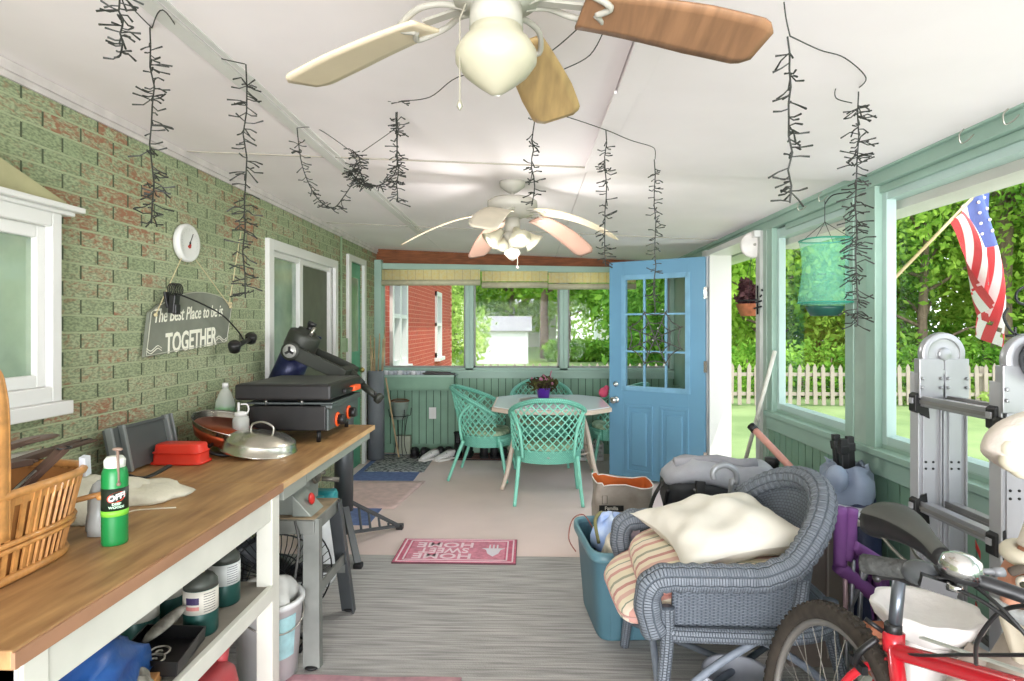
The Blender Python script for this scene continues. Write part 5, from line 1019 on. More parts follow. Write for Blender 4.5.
# shoes
shb = M('shoe_black', '#1c1b1d', .6, nz=(20, .2)); shw = M('shoe_white', '#dedddb', .6, nz=(9, .08)); solew = M('sole_white', '#e6e4de', .6, nz=False); soleb = M('sole_black', '#151515', .8, nz=False)
def shoe(kind, loc, rz, label, group=None):
    t = thing('boot' if kind == 'boot' else ('sneaker' if kind == 'white' else 'shoe'), label, 'boot' if kind == 'boot' else 'shoe', loc, group); L_ = .28; m = shw if kind == 'white' else shb; b = MB(); rings = []
    T = Matrix.Translation(loc) @ Matrix.Rotation(rz, 4, 'Z'); hh = {'boot': .12, 'white': .075, 'clog': .085}[kind]
    for i in range(11):
        u = i/10; w = .042*(.6+.5*math.sin(PI*(.1+.75*u)))*(1 if 0 < i < 10 else .6); h = (hh if u < .4 else hh*(1-.62*(u-.4)/.6))*(.9 if i == 0 else 1)*(.55 if i == 10 else 1)
        rings.append(ring((0, -L_/2+L_*u, .022+h/2), w, h/2, 14, 'y', 2.6))
    b.T = T; b.loft(rings); b.build('upper', m, t)
    b = MB(); b.T = T; P = [(.046*(.75+.35*math.sin(PI*(.1+.75*u)))*s, -L_/2+L_*u) for s, us in ((1, [k/8 for k in range(9)]), (-1, [1-k/8 for k in range(9)])) for u in us]; b.prism(P, .022, Matrix.Translation((0, 0, .002))); b.build('sole', solew if kind == 'white' else soleb, t)
    b = MB(); b.T = T
    if kind == 'boot':
        b.loft([ring((0, -.075, z), .04+.004*(z > .2), .055, 16, 'z') for z in (.1, .15, .2, .245)], cap=True); b.tube(ring((0, -.075, .245), .044, .059, 16, 'z'), .006, 6, closed=True); b.build('shaft', m, t); b = MB(); b.T = T
        for k in range(4): b.beam((-.02, .0-.012*k, .12+k*.028), (.02, .0-.012*k, .125+k*.028), .005, .005)
        b.build('laces', M('laces_grey', '#4d4c4d', .8, nz=False), t)
    elif kind == 'white':
        for k in range(3): b.beam((.042, -.02+.028*k, .04), (.03, -.04+.028*k, .085), .008, .004); b.beam((-.042, -.02+.028*k, .04), (-.03, -.04+.028*k, .085), .008, .004)
        b.build('side_stripes', shb, t); b = MB(); b.T = T; b.lathe([(.001, 0), (.03, 0), (.031, .004)], (0, -.07, .098), 16, None, 1, 1.6); b.build('opening', M('insole', '#8f8b86', .9), t)
    else:
        b.lathe([(.001, 0), (.03, 0), (.031, .004)], (0, -.07, .104), 16, None, 1, 1.5); b.build('opening', soleb, t)
    return t
def fl(px, py): return at(px, py, Z=0)
for i, (px, kind, rz, lb) in enumerate([(415, 'clog', .1, 'black slip-on shoe at the left end of the row of footwear'), (425.5, 'clog', -.05, 'black slip-on shoe just left of the white sneakers'),
    (430, 'white', -.55, 'left white sneaker with dark stripes by the end wall'), (446, 'white', -.7, 'right white sneaker with dark stripes by the end wall'),
    (457.5, 'boot', .05, 'tall black boot left of its mate near the left chair'), (468.5, 'boot', -.05, 'tall black boot right of its mate near the left chair')]):
    p = at(px, 452, Z=0); y = 6.70 if kind != 'white' else 6.52; x = at(px, 400, Y=y).x; shoe(kind, (x, y, 0.001 if kind != 'boot' else .009), PI+rz if kind != 'clog' else rz, lb)
for px, lb in ((441, 'black slip-on shoe half behind the left white sneaker'), (449, 'black slip-on shoe half behind the right white sneaker')):
    x = at(px, 400, Y=6.76).x; shoe('clog', (x, 6.74, .001), .1, lb)
for px, kind, lb in ((484, 'boot', 'black boot standing behind the left green chair'), (494, 'boot', 'black boot beside another behind the dining table'), (503, 'clog', 'black shoe under the dining table by the wall')):
    x = at(px, 400, Y=6.68).x; shoe(kind, (x, 6.68, .009), .1, lb)
b = MB(); b.bx(at(458, 400, Y=6.7).x-.1, at(512, 400, Y=6.7).x, 6.50, 6.86, .001, .008); one(b, 'boot_mat', stripe_mat('mat_red_stripe', [(0, '#7d2b30'), (.3, '#c9b9a8'), (.42, '#7d2b30'), (.7, '#3c3a3c')], 'Y', .09), (-.55, 6.7, 0), 'narrow red patterned mat under the black boots', 'mat')
# dining table
t = thing('dining_table', 'octagonal white topped table with a beige rim and splayed beige legs', 'table', (.14, 5.72, 0)); cx, cy, R0 = .19, 5.70, .66
def octo(k, z): return [Vector((cx+x*k, cy+y*k, z)) for x, y in ((.53, .40), (.33, .60), (-.33, .60), (-.53, .40), (-.53, -.40), (-.33, -.60), (.33, -.60), (.53, -.40))]
def octo_(k, z): return [Vector((cx+R0*k*math.cos(PI/8+i*PI/4)*1.0, cy+R0*k*.92*math.sin(PI/8+i*PI/4), z)) for i in range(8)]
beige = M('table_frame_beige', '#c3b3a2', .45, nz=(4, .08)); b = MB(); b.loft([octo(.98, .70), octo(1, .705), octo(1, .735), octo(.985, .74)], smooth=False); b.build('rim', beige, t)
b = MB(); b.loft([octo(.96, .7401), octo(.955, .745)], smooth=False); b.build('glass_top', M('frosted_glass_top', '#dfe6ec', .12, nz=False, spec=.6), t)
for a in (PI/4, 3*PI/4, 5*PI/4, 7*PI/4):
    d = Vector((math.cos(a), math.sin(a)*.92, 0)); o_ = Vector((cx, cy, 0)); b = MB(); b.tube(smooth_path([o_+d*.38+Vector((0, 0, .70)), o_+d*.46+Vector((0, 0, .5)), o_+d*.54+Vector((0, 0, .2)), o_+d*.62+Vector((0, 0, .012))], 4), lambda u: .024-.006*u, 10); b.build('leg', beige, t)
b = MB(); b.tube([Vector((cx, cy, .3))+Vector((math.cos(k*PI/16)*.4, math.sin(k*PI/16)*.37, 0)) for k in range(32)], .008, 6, closed=True); b.build('ring_brace', beige, t)
t = thing('serving_tray', 'grey oval tray in the middle of the dining table', 'tray', (.12, 5.6, .746)); b = MB(); b.lathe([(.001, 0), (.2, 0), (.225, .03), (.23, .032), (.2, .006), (.001, .005)], (.12, 5.6, .747), 32, None, 1, .7); b.build('tray_dish', M('tray_stone', '#a9a8a0', .5), t)
t = thing('flower_pot', 'purple pot of dark red and mauve flowers on the dining table', 'potted plant', (.12, 5.62, .752)); c = Vector((.125, 5.6, .753))
b = MB(); b.lathe([(.001, 0), (.045, 0), (.066, .125), (.07, .13), (.064, .128), (.001, .118)], c, 28); b.build('pot', M('purple_pot', '#5a2f9c', .35, nz=False), t)
leafcloud('foliage', [(c.x, c.y, c.z+.17, .12, .1, .06), (c.x-.07, c.y, c.z+.175, .07, .06, .05), (c.x+.07, c.y, c.z+.165, .07, .06, .06)], 420, .035, leaf_mat('coleus_dark', '#3a2330', '#5d6136', .2, 20), t, 77)
b = MB()
for k in range(26): a = rnd.uniform(0, 6.28); r_ = rnd.uniform(0, .11); b.ell(c+Vector((math.cos(a)*r_, math.sin(a)*r_, .19+rnd.uniform(0, .06)-r_*.25)), (.012, .012, .016), 8, 6, (rnd.uniform(-.5, .5), rnd.uniform(-.5, .5), 0))
b.tube([c+Vector((.05, 0, .2)), c+Vector((.075, 0, .29))], .006, 6); b.build('blossoms', M('mauve_blossom', '#9d6478', .6, nz=(30, .3)), t)
# green lattice chairs
wg = weave_mat('green_wicker', '#80c8b2', '#3f9a80', 60, 6); wg2 = M('green_strand', '#7fc8b1', .5, nz=(20, .1)); cush = M('leaf_cushion', '#b9c9a6', .9, nz=(16, .3), sub='#6f8f72')
def ushape(s, w, dep, rnd_=.5):
    """s in [-1,1]: plan position around a U (front-left .. back .. front-right); x right, y forward"""
    a = s*math.radians(118); return Vector((w*math.sin(a), -dep*math.cos(a), 0))
def make_chair(label):
    t = thing('wicker_chair', label, 'chair', (0, 0, 0), 'green wicker chairs round the table'); zs = .40
    def top(s): q = abs(s); return .86-.235*(max(0, q-.12)/.88)**1.3 if q > .12 else .86
    def P(s, h):
        k = (h-zs)/.46; fl_ = 1+.10*k; p = ushape(s, .30*fl_, .27*(1+.38*k*(max(0, math.cos(s*2.0))))); p.z = h; return p
    b = MB(); n = 30; b.tube([P(-1+2*i/n, top(-1+2*i/n)) for i in range(n+1)], .021, 10); b.build('rim', wg, t)
    b = MB(); K = 15
    for sgn in (-1, 1):
        for k in range(-K, K+1):
            s0 = k/K*1.6; seg = []
            for j in range(25):
                h = zs+.02+j/24*.48; s = s0+sgn*(h-zs)*1.55
                if abs(s) <= 1 and h <= top(s)-.01: seg.append(P(s, h))
                elif seg: break
            if len(seg) > 1: b.tube(seg, .0055, 5)
    b.build('lattice_back', wg2, t)
    b = MB(); b.loft([[ushape(-1+2*i/30, .285, .26)+Vector((0, 0, z)) for i in range(31)] for z in (zs-.075, zs-.03, zs+.03)], cap=False, closed=False); 
    b.loft([[ushape(-1+2*i/30, .275, .25)+Vector((0, 0, z)) for i in range(31)] for z in (zs+.03, zs-.03, zs-.075)], cap=False, closed=False)
    b.surf(lambda u, v: (-.252+.504*u, .12+.1*math.sin(PI*u)+.0, zs-.075+.105*v), 12, 2, .012, us=.6, vs_=1); b.build('seat_apron', wg, t)
    seatP = [(x, y) for x, y in [(ushape(-1+2*i/24, .28, .255).x, ushape(-1+2*i/24, .28, .255).y) for i in range(25)]]; seatP += [(.26*math.cos(a), .12+.1*math.sin(a)) for a in [k*PI/10 for k in range(1, 10)]]
    b = MB(); b.prism(seatP, .02, Matrix.Translation((0, 0, zs-.02))); b.build('seat', wg2, t)
    b = MB(); b.loft([[Vector((x*k, y*k, z)) for x, y in seatP] for z, k in ((zs+.002, .8), (zs+.018, .9), (zs+.04, .91), (zs+.06, .84), (zs+.066, .5))]); b.build('cushion', cush, t)
    for sx, y, fy in ((-1, -.2, -.34), (1, -.2, -.34), (-1, .15, .22), (1, .15, .22)):
        b = MB(); b.tube(smooth_path([(sx*.24, y, zs-.02), (sx*.255, (y+fy)/2, .2), (sx*.275, fy, .004)], 5), lambda u: .018-.004*u, 8); b.build('leg', wg2, t)
    for sx in (-1, 1): b = MB(); b.tube(smooth_path([P(sx*.62, top(sx*.62)), (sx*.235, -.235, .6), (sx*.21, -.22, zs-.03)], 4), .013, 8); b.build('back_post', wg2, t)
    b = MB(); b.ell((0, -.268, zs-.02), (.014, .006, .008), 10, 6); b.build('maker_badge', MATS['galvanised'], t)
    return t
gch = 'green wicker chairs round the table'
ch = make_chair('green lattice wicker chair nearest the camera, seen from behind'); ch.location = (.15, 5.17, 0)
clone_at(ch, (-.40, 5.85, 0), -PI/2-.12, 'green lattice wicker chair on the left side of the table, facing right')
clone_at(ch, (.12, 6.38, 0), PI, 'green lattice wicker chair behind the flower pot against the end wall')
clone_at(ch, (.84, 6.22, 0), PI/2, 'green lattice wicker chair on the right, mostly hidden by the blue door')
# crate by the door
t = thing('storage_crate', 'white slotted plastic crate on the floor behind the blue door', 'crate', (.75, 6.5, 0)); b = MB(); 
for sx in (-1, 1): b.box((.66+sx*.13, 6.62, .1), (.008, .24, .18))
for sy in (-1, 1):
    for z in (.03, .075, .12, .165): b.box((.66, 6.62+sy*.12, z), (.26, .008, .022))
    for k in range(6): b.box((.66-.12+k*.048, 6.62+sy*.12, .1), (.01, .008, .18))
b.box((.66, 6.62, .012), (.26, .24, .01)); b.build('crate_body', M('crate_white', '#dcdbd8', .5), t)
b = MB(); b.lathe([(.001, 0), (.06, 0), (.075, .17), (.082, .17), (.082, .2), (.07, .2)], (.44, 6.72, .002), 20); one(b, 'clay_pot', M('terracotta', '#b3543a', .8), (.44, 6.72, 0), 'terracotta pot on the floor left of the white crate', 'pot')
b = MB(); b.ell((.73, 5.98, .80), (.05, .04, .05), 14, 8); b.ell((.76, 6.0, .84), (.03, .03, .03), 10, 6); one(b, 'pink_toy', M('pink_fabric', '#d0506e', .8), (.73, 5.98, .75), 'small pink item at the right edge of the dining table by the door', 'toy')
# mats
b = MB(); b.bx(-1.66, -1.06, 5.95, 6.75, .0006, .008); one(b, 'door_mat', M('mat_blotch', '#b9bbb8', .95, nz=(26, .5, (1, 2.5, 1)), sub='#4a4c52'), (-1.4, 6.3, 0), 'dark and pale mottled mat in the left far corner', 'mat')
b = MB(); b.bx(-1.72, -1.1, 5.52, 6.80, .0003, .004); one(b, 'blue_mat', M('mat_blue', '#6577a3', .95, nz=(20, .2)), (-1.5, 5.7, 0), 'blue mat partly under the mottled mat', 'mat')
b = MB(); T0 = 5.0
b.surf(lambda u, v: (-1.70+.72*u-.10*(1-v)*u, 4.75+.85*v, .0055+.012*max(0, u-.85)*math.sin(v*7)**2), 12, 10, .004); one(b, 'pink_mat', M('mat_pink', '#d9bdb6', .95, nz=(14, .12)), (-1.35, 5.2, 0), 'pale pink mat with a curled edge in front of the blue mat', 'mat')
b = MB(); b.bx(-1.66, -1.18, 4.35, 4.78, .0003, .004); one(b, 'blue_mat', MATS['mat_blue'], (-1.4, 4.5, 0), 'small blue mat corner showing under the pink mat beside the telescope', 'mat')
_r = [n for n in MATS['mat_blotch'].node_tree.nodes if n.type == 'VALTORGB'][0].color_ramp.elements; _r[0].position = .47; _r[1].position = .54
# pink lettered doormat
q = [at(404, 543, Z=0), at(514, 543, Z=0), at(516, 568, Z=0), at(387, 567, Z=0)]
x0, x1, y0, y1 = -.845, -.085, 3.63, 4.04; zc_ = .008
t = thing('doormat', 'pink and red doormat with white lettering lying across the carpet edge', 'doormat', (-.46, 3.83, zc_))
b = MB(); b.bx(x0, x1, y0, y1, zc_+.001, zc_+.010); b.build('mat_base', M('mat_dark_edge', '#5e3c42', .9), t)
b = MB(); b.bx(x0+.004, x1-.004, y0+.006, y1-.003, zc_+.010, zc_+.012); b.build('mat_pile', M('mat_rose', '#c4667c', .95, nz=(30, .2)), t)
b = MB(); b.bx(x0+.075, x1-.075, y0+.05, y1-.05, zc_+.012, zc_+.0128); b.build('centre_field', M('mat_pale_rose', '#cd8494', .95, nz=(30, .2)), t)
lp = M('mat_print_white', '#e6cdd2', .9, nz=False); b = MB()
for ins in (.018, .055):
    for a in ((x0+ins, x1-ins, y0+ins*.7, y0+ins*.7+.008), (x0+ins, x1-ins, y1-ins*.7-.008, y1-ins*.7), (x0+ins, x0+ins+.01, y0+ins*.7, y1-ins*.7), (x1-ins-.01, x1-ins, y0+ins*.7, y1-ins*.7)): b.bx(*a, zc_+.012, zc_+.0134)
b.build('border_lines', lp, t); b = MB()
for i, s in enumerate(('HOME', 'SWEET', 'HOME')): b.text(s, .115, Matrix.Translation((-.55, 3.83+(i-1)*.095, zc_+.0132)) @ Matrix.Rotation(PI, 4, 'Z'), .0004, 0, .002, 1.15 if i != 1 else .9)
b.build('lettering', lp, t); b = MB(); o_ = Vector((-.235, 3.83, zc_+.0131))
b.prism([(-.05, .03), (.05, .03), (.035, -.05), (0, -.1), (-.035, -.05)], .0008, Matrix.Translation(o_)); b.prism([(-.075, .035), (.075, .035), (.03, .0), (-.03, .0)], .0009, Matrix.Translation(o_))
for k in (-.025, 0, .025): b.prism([(k-.006, .03), (k+.006, .03), (k+.004, .1), (k-.004, .1)], .0008, Matrix.Translation(o_))
b.build('pineapple_motif', M('mat_motif', '#d8d2d8', .9, nz=False), t)
b = MB(); b.surf(lambda u, v: (-1.0+.72*u, 1.83+.62*v, .014+.004*math.sin(u*9)*math.sin(v*7)), 14, 10, .005); one(b, 'pink_rug', M('rug_pink', '#d7a3ad', .95, nz=(20, .15)), (-.6, 2.14, .008), 'plain pink rug just entering the bottom of the photo', 'rug')
# ================================================================ RIGHT SIDE
# grey wicker armchair (front faces -X)
slate = weave_mat('grey_wicker', '#767d85', '#4c545c', 110, 9, .6, 1, .004); slate2 = weave_mat('grey_wicker_panel', '#727a83', '#49515a', 34, 62, .6, 1, .004); slat3 = M('grey_cane', '#7a828d', .6, nz=(30, .15))
t = thing('wicker_armchair', 'slate grey wicker armchair with rolled arms, holding striped cushions and a cream pillow', 'armchair', (.78, 2.3, .008))
C0 = Vector((.885, 2.36, 0))
def AP(s, h):     # s -1 near arm front, 0 back centre, 1 far arm front ; h height
    a = abs(s); th = s*PI*.5
    if a < .62:
        q = s/.62*PI/2; x = .12*math.cos(q); y = .295*math.sin(q)
    else:
        x = -(a-.62)/.38*.40; y = math.copysign(.295, s)
    k = (h-.40)/.55
    return C0+Vector((x+.10*k*max(0, math.cos(min(abs(s)/.62, 1)*PI/2)), y*(1+.13*k), h))
def atop(s):
    a = abs(s); return .60+.25*max(0, math.cos(min(a/.72, 1)*PI/2))**1.15-.03*(a > .6)*(a-.6)/.4*0
n = 60; rim = [AP(-1+2*i/n, atop(-1+2*i/n)) for i in range(n+1)]
front = lambda s: [AP(s, .60)+Vector((-.045, 0, -.005)), AP(s, .57)+Vector((-.075, 0, 0)), AP(s, .52)+Vector((-.085, 0, 0)), AP(s, .46)+Vector((-.075, 0, 0)), AP(s, .41)+Vector((-.055, 0, 0))]
path = front(-1)[::-1]+rim+front(1)
R_ = lambda u: .047*(1+.05*math.sin(u*330))
b = MB(); b.tube(smooth_path(path, 5), R_, 16); b.build('rolled_rim', slate, t)
b = MB(); b.surf(lambda u, v: AP(-1+2*u, .415+(atop(-1+2*u)-.415)*v), 60, 14, .018, us=2.2, vs_=.55); b.build('woven_shell', slate2, t)
b = MB(); b.loft([[C0+Vector((x, y, z)) for x, y in ((-.42, -.30), (-.42, .30), (0, .31), (.12, .25), (.2, .1), (.2, -.1), (.12, -.25), (0, -.31))] for z in (.385, .425)], smooth=False); b.build('seat', slate2, t)
b = MB(); P = [C0+Vector((x, y, .41)) for x, y in ((-.42, -.31), (-.44, 0), (-.42, .31), (-.2, .32), (0, .32), (.14, .26), (.21, .1), (.22, 0), (.21, -.1), (.14, -.26), (0, -.32), (-.2, -.32))]; b.tube(smooth_path(P+[P[0]], 4)[:-1], .026, 10, closed=True); b.build('seat_frame', slate, t)
legs = [(-.42, -.31, -.47, -.36), (-.42, .31, -.46, .36), (.16, -.24, .24, -.29), (.16, .24, .24, .29)]
for x, y, fx, fy in legs: b = MB(); b.tube(smooth_path([C0+Vector((x, y, .50)), C0+Vector((x, y, .39)), C0+Vector(((x+fx)/2, (y+fy)/2, .2)), C0+Vector((fx, fy, .012))], 5), lambda u: .026-.006*u, 10); b.build('leg', slate, t)
for (a, c_) in ((legs[0], (-.12, -.31, .39)), (legs[1], (-.12, .31, .39)), (legs[0], (-.43, 0, .39)), (legs[1], (-.43, 0, .39)), (legs[2], (-.1, -.31, .39)), (legs[3], (-.1, .31, .39))):
    b = MB(); p = C0+Vector(((a[0]+a[2])/2, (a[1]+a[3])/2, .16)); q = C0+Vector(c_); b.tube(smooth_path([p, p.lerp(q, .5)+Vector((0, 0, .02)), q], 4), .013, 8); b.build('brace', slat3, t)
for a, c_ in ((legs[0], legs[3]), (legs[1], legs[2])): b = MB(); b.tube([C0+Vector((a[2]*.95, a[3]*.95, .13)), C0+Vector((c_[2]*.95, c_[3]*.95, .13))], .013, 8); b.build('stretcher', slat3, t)
b = MB(); b.tube(smooth_path([AP(-.52, .60), AP(-.56, .45)+Vector((-.01, -.015, 0)), AP(-.63, .39)+Vector((-.02, -.02, 0))], 5), .022, 10); b.build('wrapped_post', slate, t)
# cushions
strp = [(0, '#e6d9bd'), (.16, '#cf9d91'), (.24, '#ead9c4'), (.36, '#8e9783'), (.39, '#e8dcc0'), (.5, '#d9b1a2'), (.6, '#ead9c0'), (.72, '#c48f86'), (.8, '#e9dcc4'), (.93, '#a3a28c')]
st = stripe_mat('cushion_stripes', strp, 'Y', .30)
def cushion(z, h, dx, rot, nm_label, sag=0):
    T = Matrix.Translation(C0+Vector((-.10+dx, 0, z))) @ Matrix.Rotation(rot, 4, 'Z'); b = MB(); b.T = T; rings = []
    for k, (zz, q) in enumerate(((0, .86), (.12, .96), (.3, 1), (.5, 1.005), (.7, 1), (.88, .96), (1, .84), (1.03, .5))):
        rings.append([p+Vector((0, 0, -.38*max(0, -(p.x+.15))*(.8 if sag else 1))) for p in ring((0, 0, zz*h), .30*q, .265*q, 40, 'z', 5)])
    b.loft(rings); b.v = [tuple(p) for p in b.v]
    t = thing('seat_cushion', nm_label, 'cushion', tuple(C0+Vector((-.1+dx, 0, z))), 'striped cushions on the armchair'); b.build('cushion_body', st, t)
    b = MB(); b.T = T; b.tube([p+Vector((0, 0, -.38*max(0, -(p.x+.15))*(.8 if sag else 1))) for p in ring((0, 0, h*.5), .302, .267, 40, 'z', 5)], .004, 6, closed=True); b.build('piping', M('piping_pink', '#cba097', .8, nz=False), t)
cushion(.432, .08, -.17, .05, 'lower cream and pink striped cushion sticking out of the grey armchair'); cushion(.514, .09, -.08, -.06, 'upper cream and pink striped cushion under the cream pillow', 1)
# pillow
t0 = Vector((.745, 2.38, .665)); b = MB(); PR = Euler((.06, -.13, .16)).to_matrix().to_4x4(); TT = Matrix.Translation(t0) @ PR
def pil(sgn):
    def fn(u, v):
        x = 2*u-1; y = 2*v-1; e = max(0, (1-abs(x)**2.6)*(1-abs(y)**2.6)); pinch = 1-.10*(x*x*(1-y*y)+y*y*(1-x*x))
        th = .085*e**.55*(1+.10*math.sin(7*x+3*y)+.07*math.sin(9*y-5*x+1.3)+.05*math.sin(17*x*y+2))
        return (x*.25*pinch*(1+.1*y*y), y*.25*pinch*(1+.1*x*x), sgn*th)
    return fn
b.T = TT; b.surf(pil(1), 36, 36); b.surf(lambda u, v: pil(-1)(1-u, v), 36, 36)
one(b, 'pillow', M('pillow_cream', '#dcd7c9', .85, nz=(5, .06), bump=(9, .5)), tuple(t0), 'large cream pillow lying across the grey wicker armchair', 'pillow')
b = MB(); b.tube(smooth_path([TT @ Vector(pil(1)(u, v)) for u, v in ((.02, .02), (.25, 0), (.5, 0), (.75, 0), (.98, .02))], 4), .003, 5)
# white bowl
c = Vector((.76, 2.22, .008)); t = thing('plastic_bowl', 'white plastic bowl with a spout standing under the grey armchair', 'bowl', c)
b = MB(); b.lathe([(.001, 0), (.07, 0), (.12, .17), (.128, .175), (.124, .18), (.115, .172), (.066, .006), (.001, .005)], c, 36); b.build('bowl_body', M('bowl_white', '#b9bcc4', .4), t)
b = MB(); b.tube(smooth_path([c+Vector((-.115, -.02, .16)), c+Vector((-.155, -.02, .165)), c+Vector((-.155, -.02, .145)), c+Vector((-.11, -.02, .135))], 4), .008, 8); b.build('handle', MATS['bowl_white'], t)
# teal tote
tt = M('tote_teal', '#4a6f7b', .45, nz=(3, .1)); t = thing('storage_tote', 'open teal plastic storage tote of odds and ends beside the grey armchair', 'tote', (.48, 3.02, .008)); c = Vector((.475, 3.0, 0)); rz = .10
def tr(k, z, n=48): return ring((c.x, c.y, z), .215*k, .27*k, n, 'z', 7, rz)
b = MB(); b.loft([tr(.84, .012), tr(.85, .02), tr(.985, .40)], cap=False); b.loft([tr(.965, .40), tr(.83, .025), tr(.82, .02)], cap=False); b.loft([tr(.84, .011), tr(.84, .018)])
b.build('tote_body', tt, t)
b = MB(); b.loft([tr(.985, .385), tr(1.05, .385), tr(1.06, .395), tr(1.05, .425), tr(1.0, .43), tr(.965, .42), tr(.965, .38)], cap=False); b.build('rim', M('tote_rim', '#5f8791', .4), t)
for s in (-.75, 0, .75):
    for sy in (-1, 1): b = MB(); q = Matrix.Rotation(rz, 3, 'Z') @ Vector((s*.15, sy*.245, 0)); b.beam(c+q*.93+Vector((0, 0, .02)), c+q*1.04+Vector((0, 0, .385)), .05, .012, up=(0, 1, 0)); b.build('rib', tt, t, bevel=.003)
items = [('plastic_bag', M('bag_blue', '#4d7fd0', .35, nz=(8, .4), sub='#c3d4ee'), (.42, 3.06), (.1, .12, .12), 'crumpled blue and white plastic bag on top of the teal tote'),
         ('plastic_bag', M('bag_royal', '#2f6fc0', .35, nz=(8, .3)), (.56, 3.12), (.08, .08, .09), 'darker blue plastic bag at the back of the teal tote'),
         ('paper_wrapper', M('wrap_mauve', '#b9a5b0', .6, nz=(10, .3)), (.48, 2.92), (.08, .06, .1), 'mauve grey wrapped bundle in the middle of the teal tote'),
         ('cardboard_carton', M('carton_cream', '#cdc3b0', .7, nz=(22, .35)), (.39, 2.85), (.05, .07, .09), 'speckled cream packet at the near end of the teal tote'),
         ('cardboard_carton', M('carton_white', '#ded8cc', .6, nz=(18, .3)), (.51, 2.83), (.05, .05, .07), 'off white packet beside the speckled packet in the tote')]
for i, (nm, m, (x, y), (rx, ry, h), lb) in enumerate(items): one(crumple((x, y, .345), rx, ry, h+.03, 30+i, 3 if i < 3 else 2), nm, m, (x, y, .345), lb, 'bag' if i < 2 else 'packet')
b = MB(); b.surf(lambda u, v: (.33+.3*u, 2.8+.42*v, .335), 2, 2, .01, smooth=False); one(b, 'folded_papers', M('papers_dull', '#8d877c', .9, nz=(14, .5)), (.48, 3.0, .33), 'dull folded papers filling the teal tote under the bags', 'papers')
b = MB(); b.tube(smooth_path([(.33, 3.12, .40), (.28, 3.14, .47), (.22, 3.12, .45), (.2, 3.1, .36), (.235, 3.08, .30)], 6), .003, 6); one(b, 'cable', M('cord_red_brown', '#8a4a3c', .6), (.24, 3.1, .3), 'thin red brown cord looping over the left edge of the teal tote', 'cord')
b = MB(); b.tube(smooth_path([(.34, 2.98, .38), (.33, 3.05, .47), (.37, 3.12, .49), (.36, 3.2, .42)], 5), .009, 8); one(b, 'strap', M('strap_olive', '#7d7a4e', .7), (.34, 3.1, .38), 'olive strap along the left edge inside the teal tote', 'strap')
# paper bag
pb = M('paper_bag_print', '#b5aba0', .8, nz=(5, .35), sub='#80756a', bump=(8, .5)); t = thing('paper_bag', 'crumpled grey brown paper sack with an orange inside standing before the blue door', 'paper bag', (.59, 3.85, 0))
def pbr(k, z, ph=0): return [p+Vector((0, 0, (.012*math.sin(3*math.atan2(p.y-3.85, p.x-.59)+1)+.02*(p.x < .45)) if z > .45 else 0))+Vector((.008*math.sin(z*30+p.y*20), .008*math.sin(z*23+p.x*18), 0)) for p in ring((.585, 3.85, z), .185*k, .13*k, 44, 'z', 6)]
b = MB(); b.loft([pbr(1, .005), pbr(1.02, .15), pbr(.98, .3), pbr(.97, .40), pbr(.95, .465)], cap=False); b.build('sack', pb, t)
b = MB(); b.loft([pbr(.94, .463), pbr(.9, .4), pbr(.88, .02)], cap=False); b.loft([pbr(.88, .02), pbr(.88, .025)]); b.build('orange_lining', M('orange_paper', '#c8662c', .85, nz=(6, .2)), t)
b = MB(); b.tube(pbr(.955, .465), .004, 5, closed=True); b.build('torn_edge', M('paper_edge', '#e6ded2', .9), t)
b = MB(); b.box((.50, 3.706, .335), (.15, .003, .035)); l_ = b.build('black_band', M('print_black', '#1f1d1c', .6, nz=False), t)
b = MB(); b.text('Familia', .03, Matrix.Translation((.50, 3.7035, .335)) @ Matrix.Rotation(PI/2, 4, 'X'), .0004, 0, .0006); b.build('band_lettering', M('paper_edge', '#e6ded2', .9), l_)
b = MB(); b.tube([(.445, 3.711, .36), (.475, 3.711, .36), (.475, 3.711, .41), (.445, 3.711, .41)], .0015, 4, closed=True); b.build('printed_square', MATS['print_black'], t)
# crate under the duffel, and the duffel
b = MB(); b.loft([ring((.94, 3.12, z), .21*k, .17*k, 32, 'z', 6) for z, k in ((.004, .92), (.01, .94), (.43, 1), (.44, 1.04), (.47, 1.04))]); one(b, 'storage_box', M('box_grey', '#5f6162', .6), (.94, 3.12, 0), 'dark grey storage box under the black and grey duffel bag', 'box')
t = thing('duffel_bag', 'grey topped black duffel bag with a buckle and strap in front of the door', 'bag', (.94, 3.12, .5)); bb = M('nylon_black', '#26282b', .55, nz=(6, .25), bump=(7, .7)); bg_ = M('nylon_grey', '#96979c', .55, nz=(7, .15), bump=(12, .7))
C_ = Vector((.955, 3.1, .472)); b = MB(); b.loft([[Vector((p.x+.01*math.sin(p.y*30+z*20), p.y, p.z)) for p in ring((C_.x, C_.y, C_.z+z), .27*k, .15*k, 36, 'z', 4)] for z, k in ((0, .9), (.015, .98), (.1, 1.02), (.17, 1), (.225, .97))]); b.build('bag_body', bb, t)
b = MB(); b.loft([[Vector((p.x, p.y, p.z+.014*math.sin(p.x*17)+.008*math.sin(p.y*40+p.x*13))) for p in ring((C_.x, C_.y, C_.z+z), .275*k, .155*k, 36, 'z', 3.4)] for z, k in ((.205, .99), (.22, 1.02), (.25, .99), (.278, .85), (.29, .5))]); b.build('bag_flap', bg_, t)
b = MB(); b.loft([ring((x, C_.y-.03+.02*math.sin(x*9), C_.z+.292+.01*math.sin(x*22)), .035, .028, 14, 'x') for x in (C_.x-.22, C_.x-.1, C_.x, C_.x+.1, C_.x+.18)]); b.build('rolled_handle', M('nylon_pale', '#8b8b8f', .6), t)
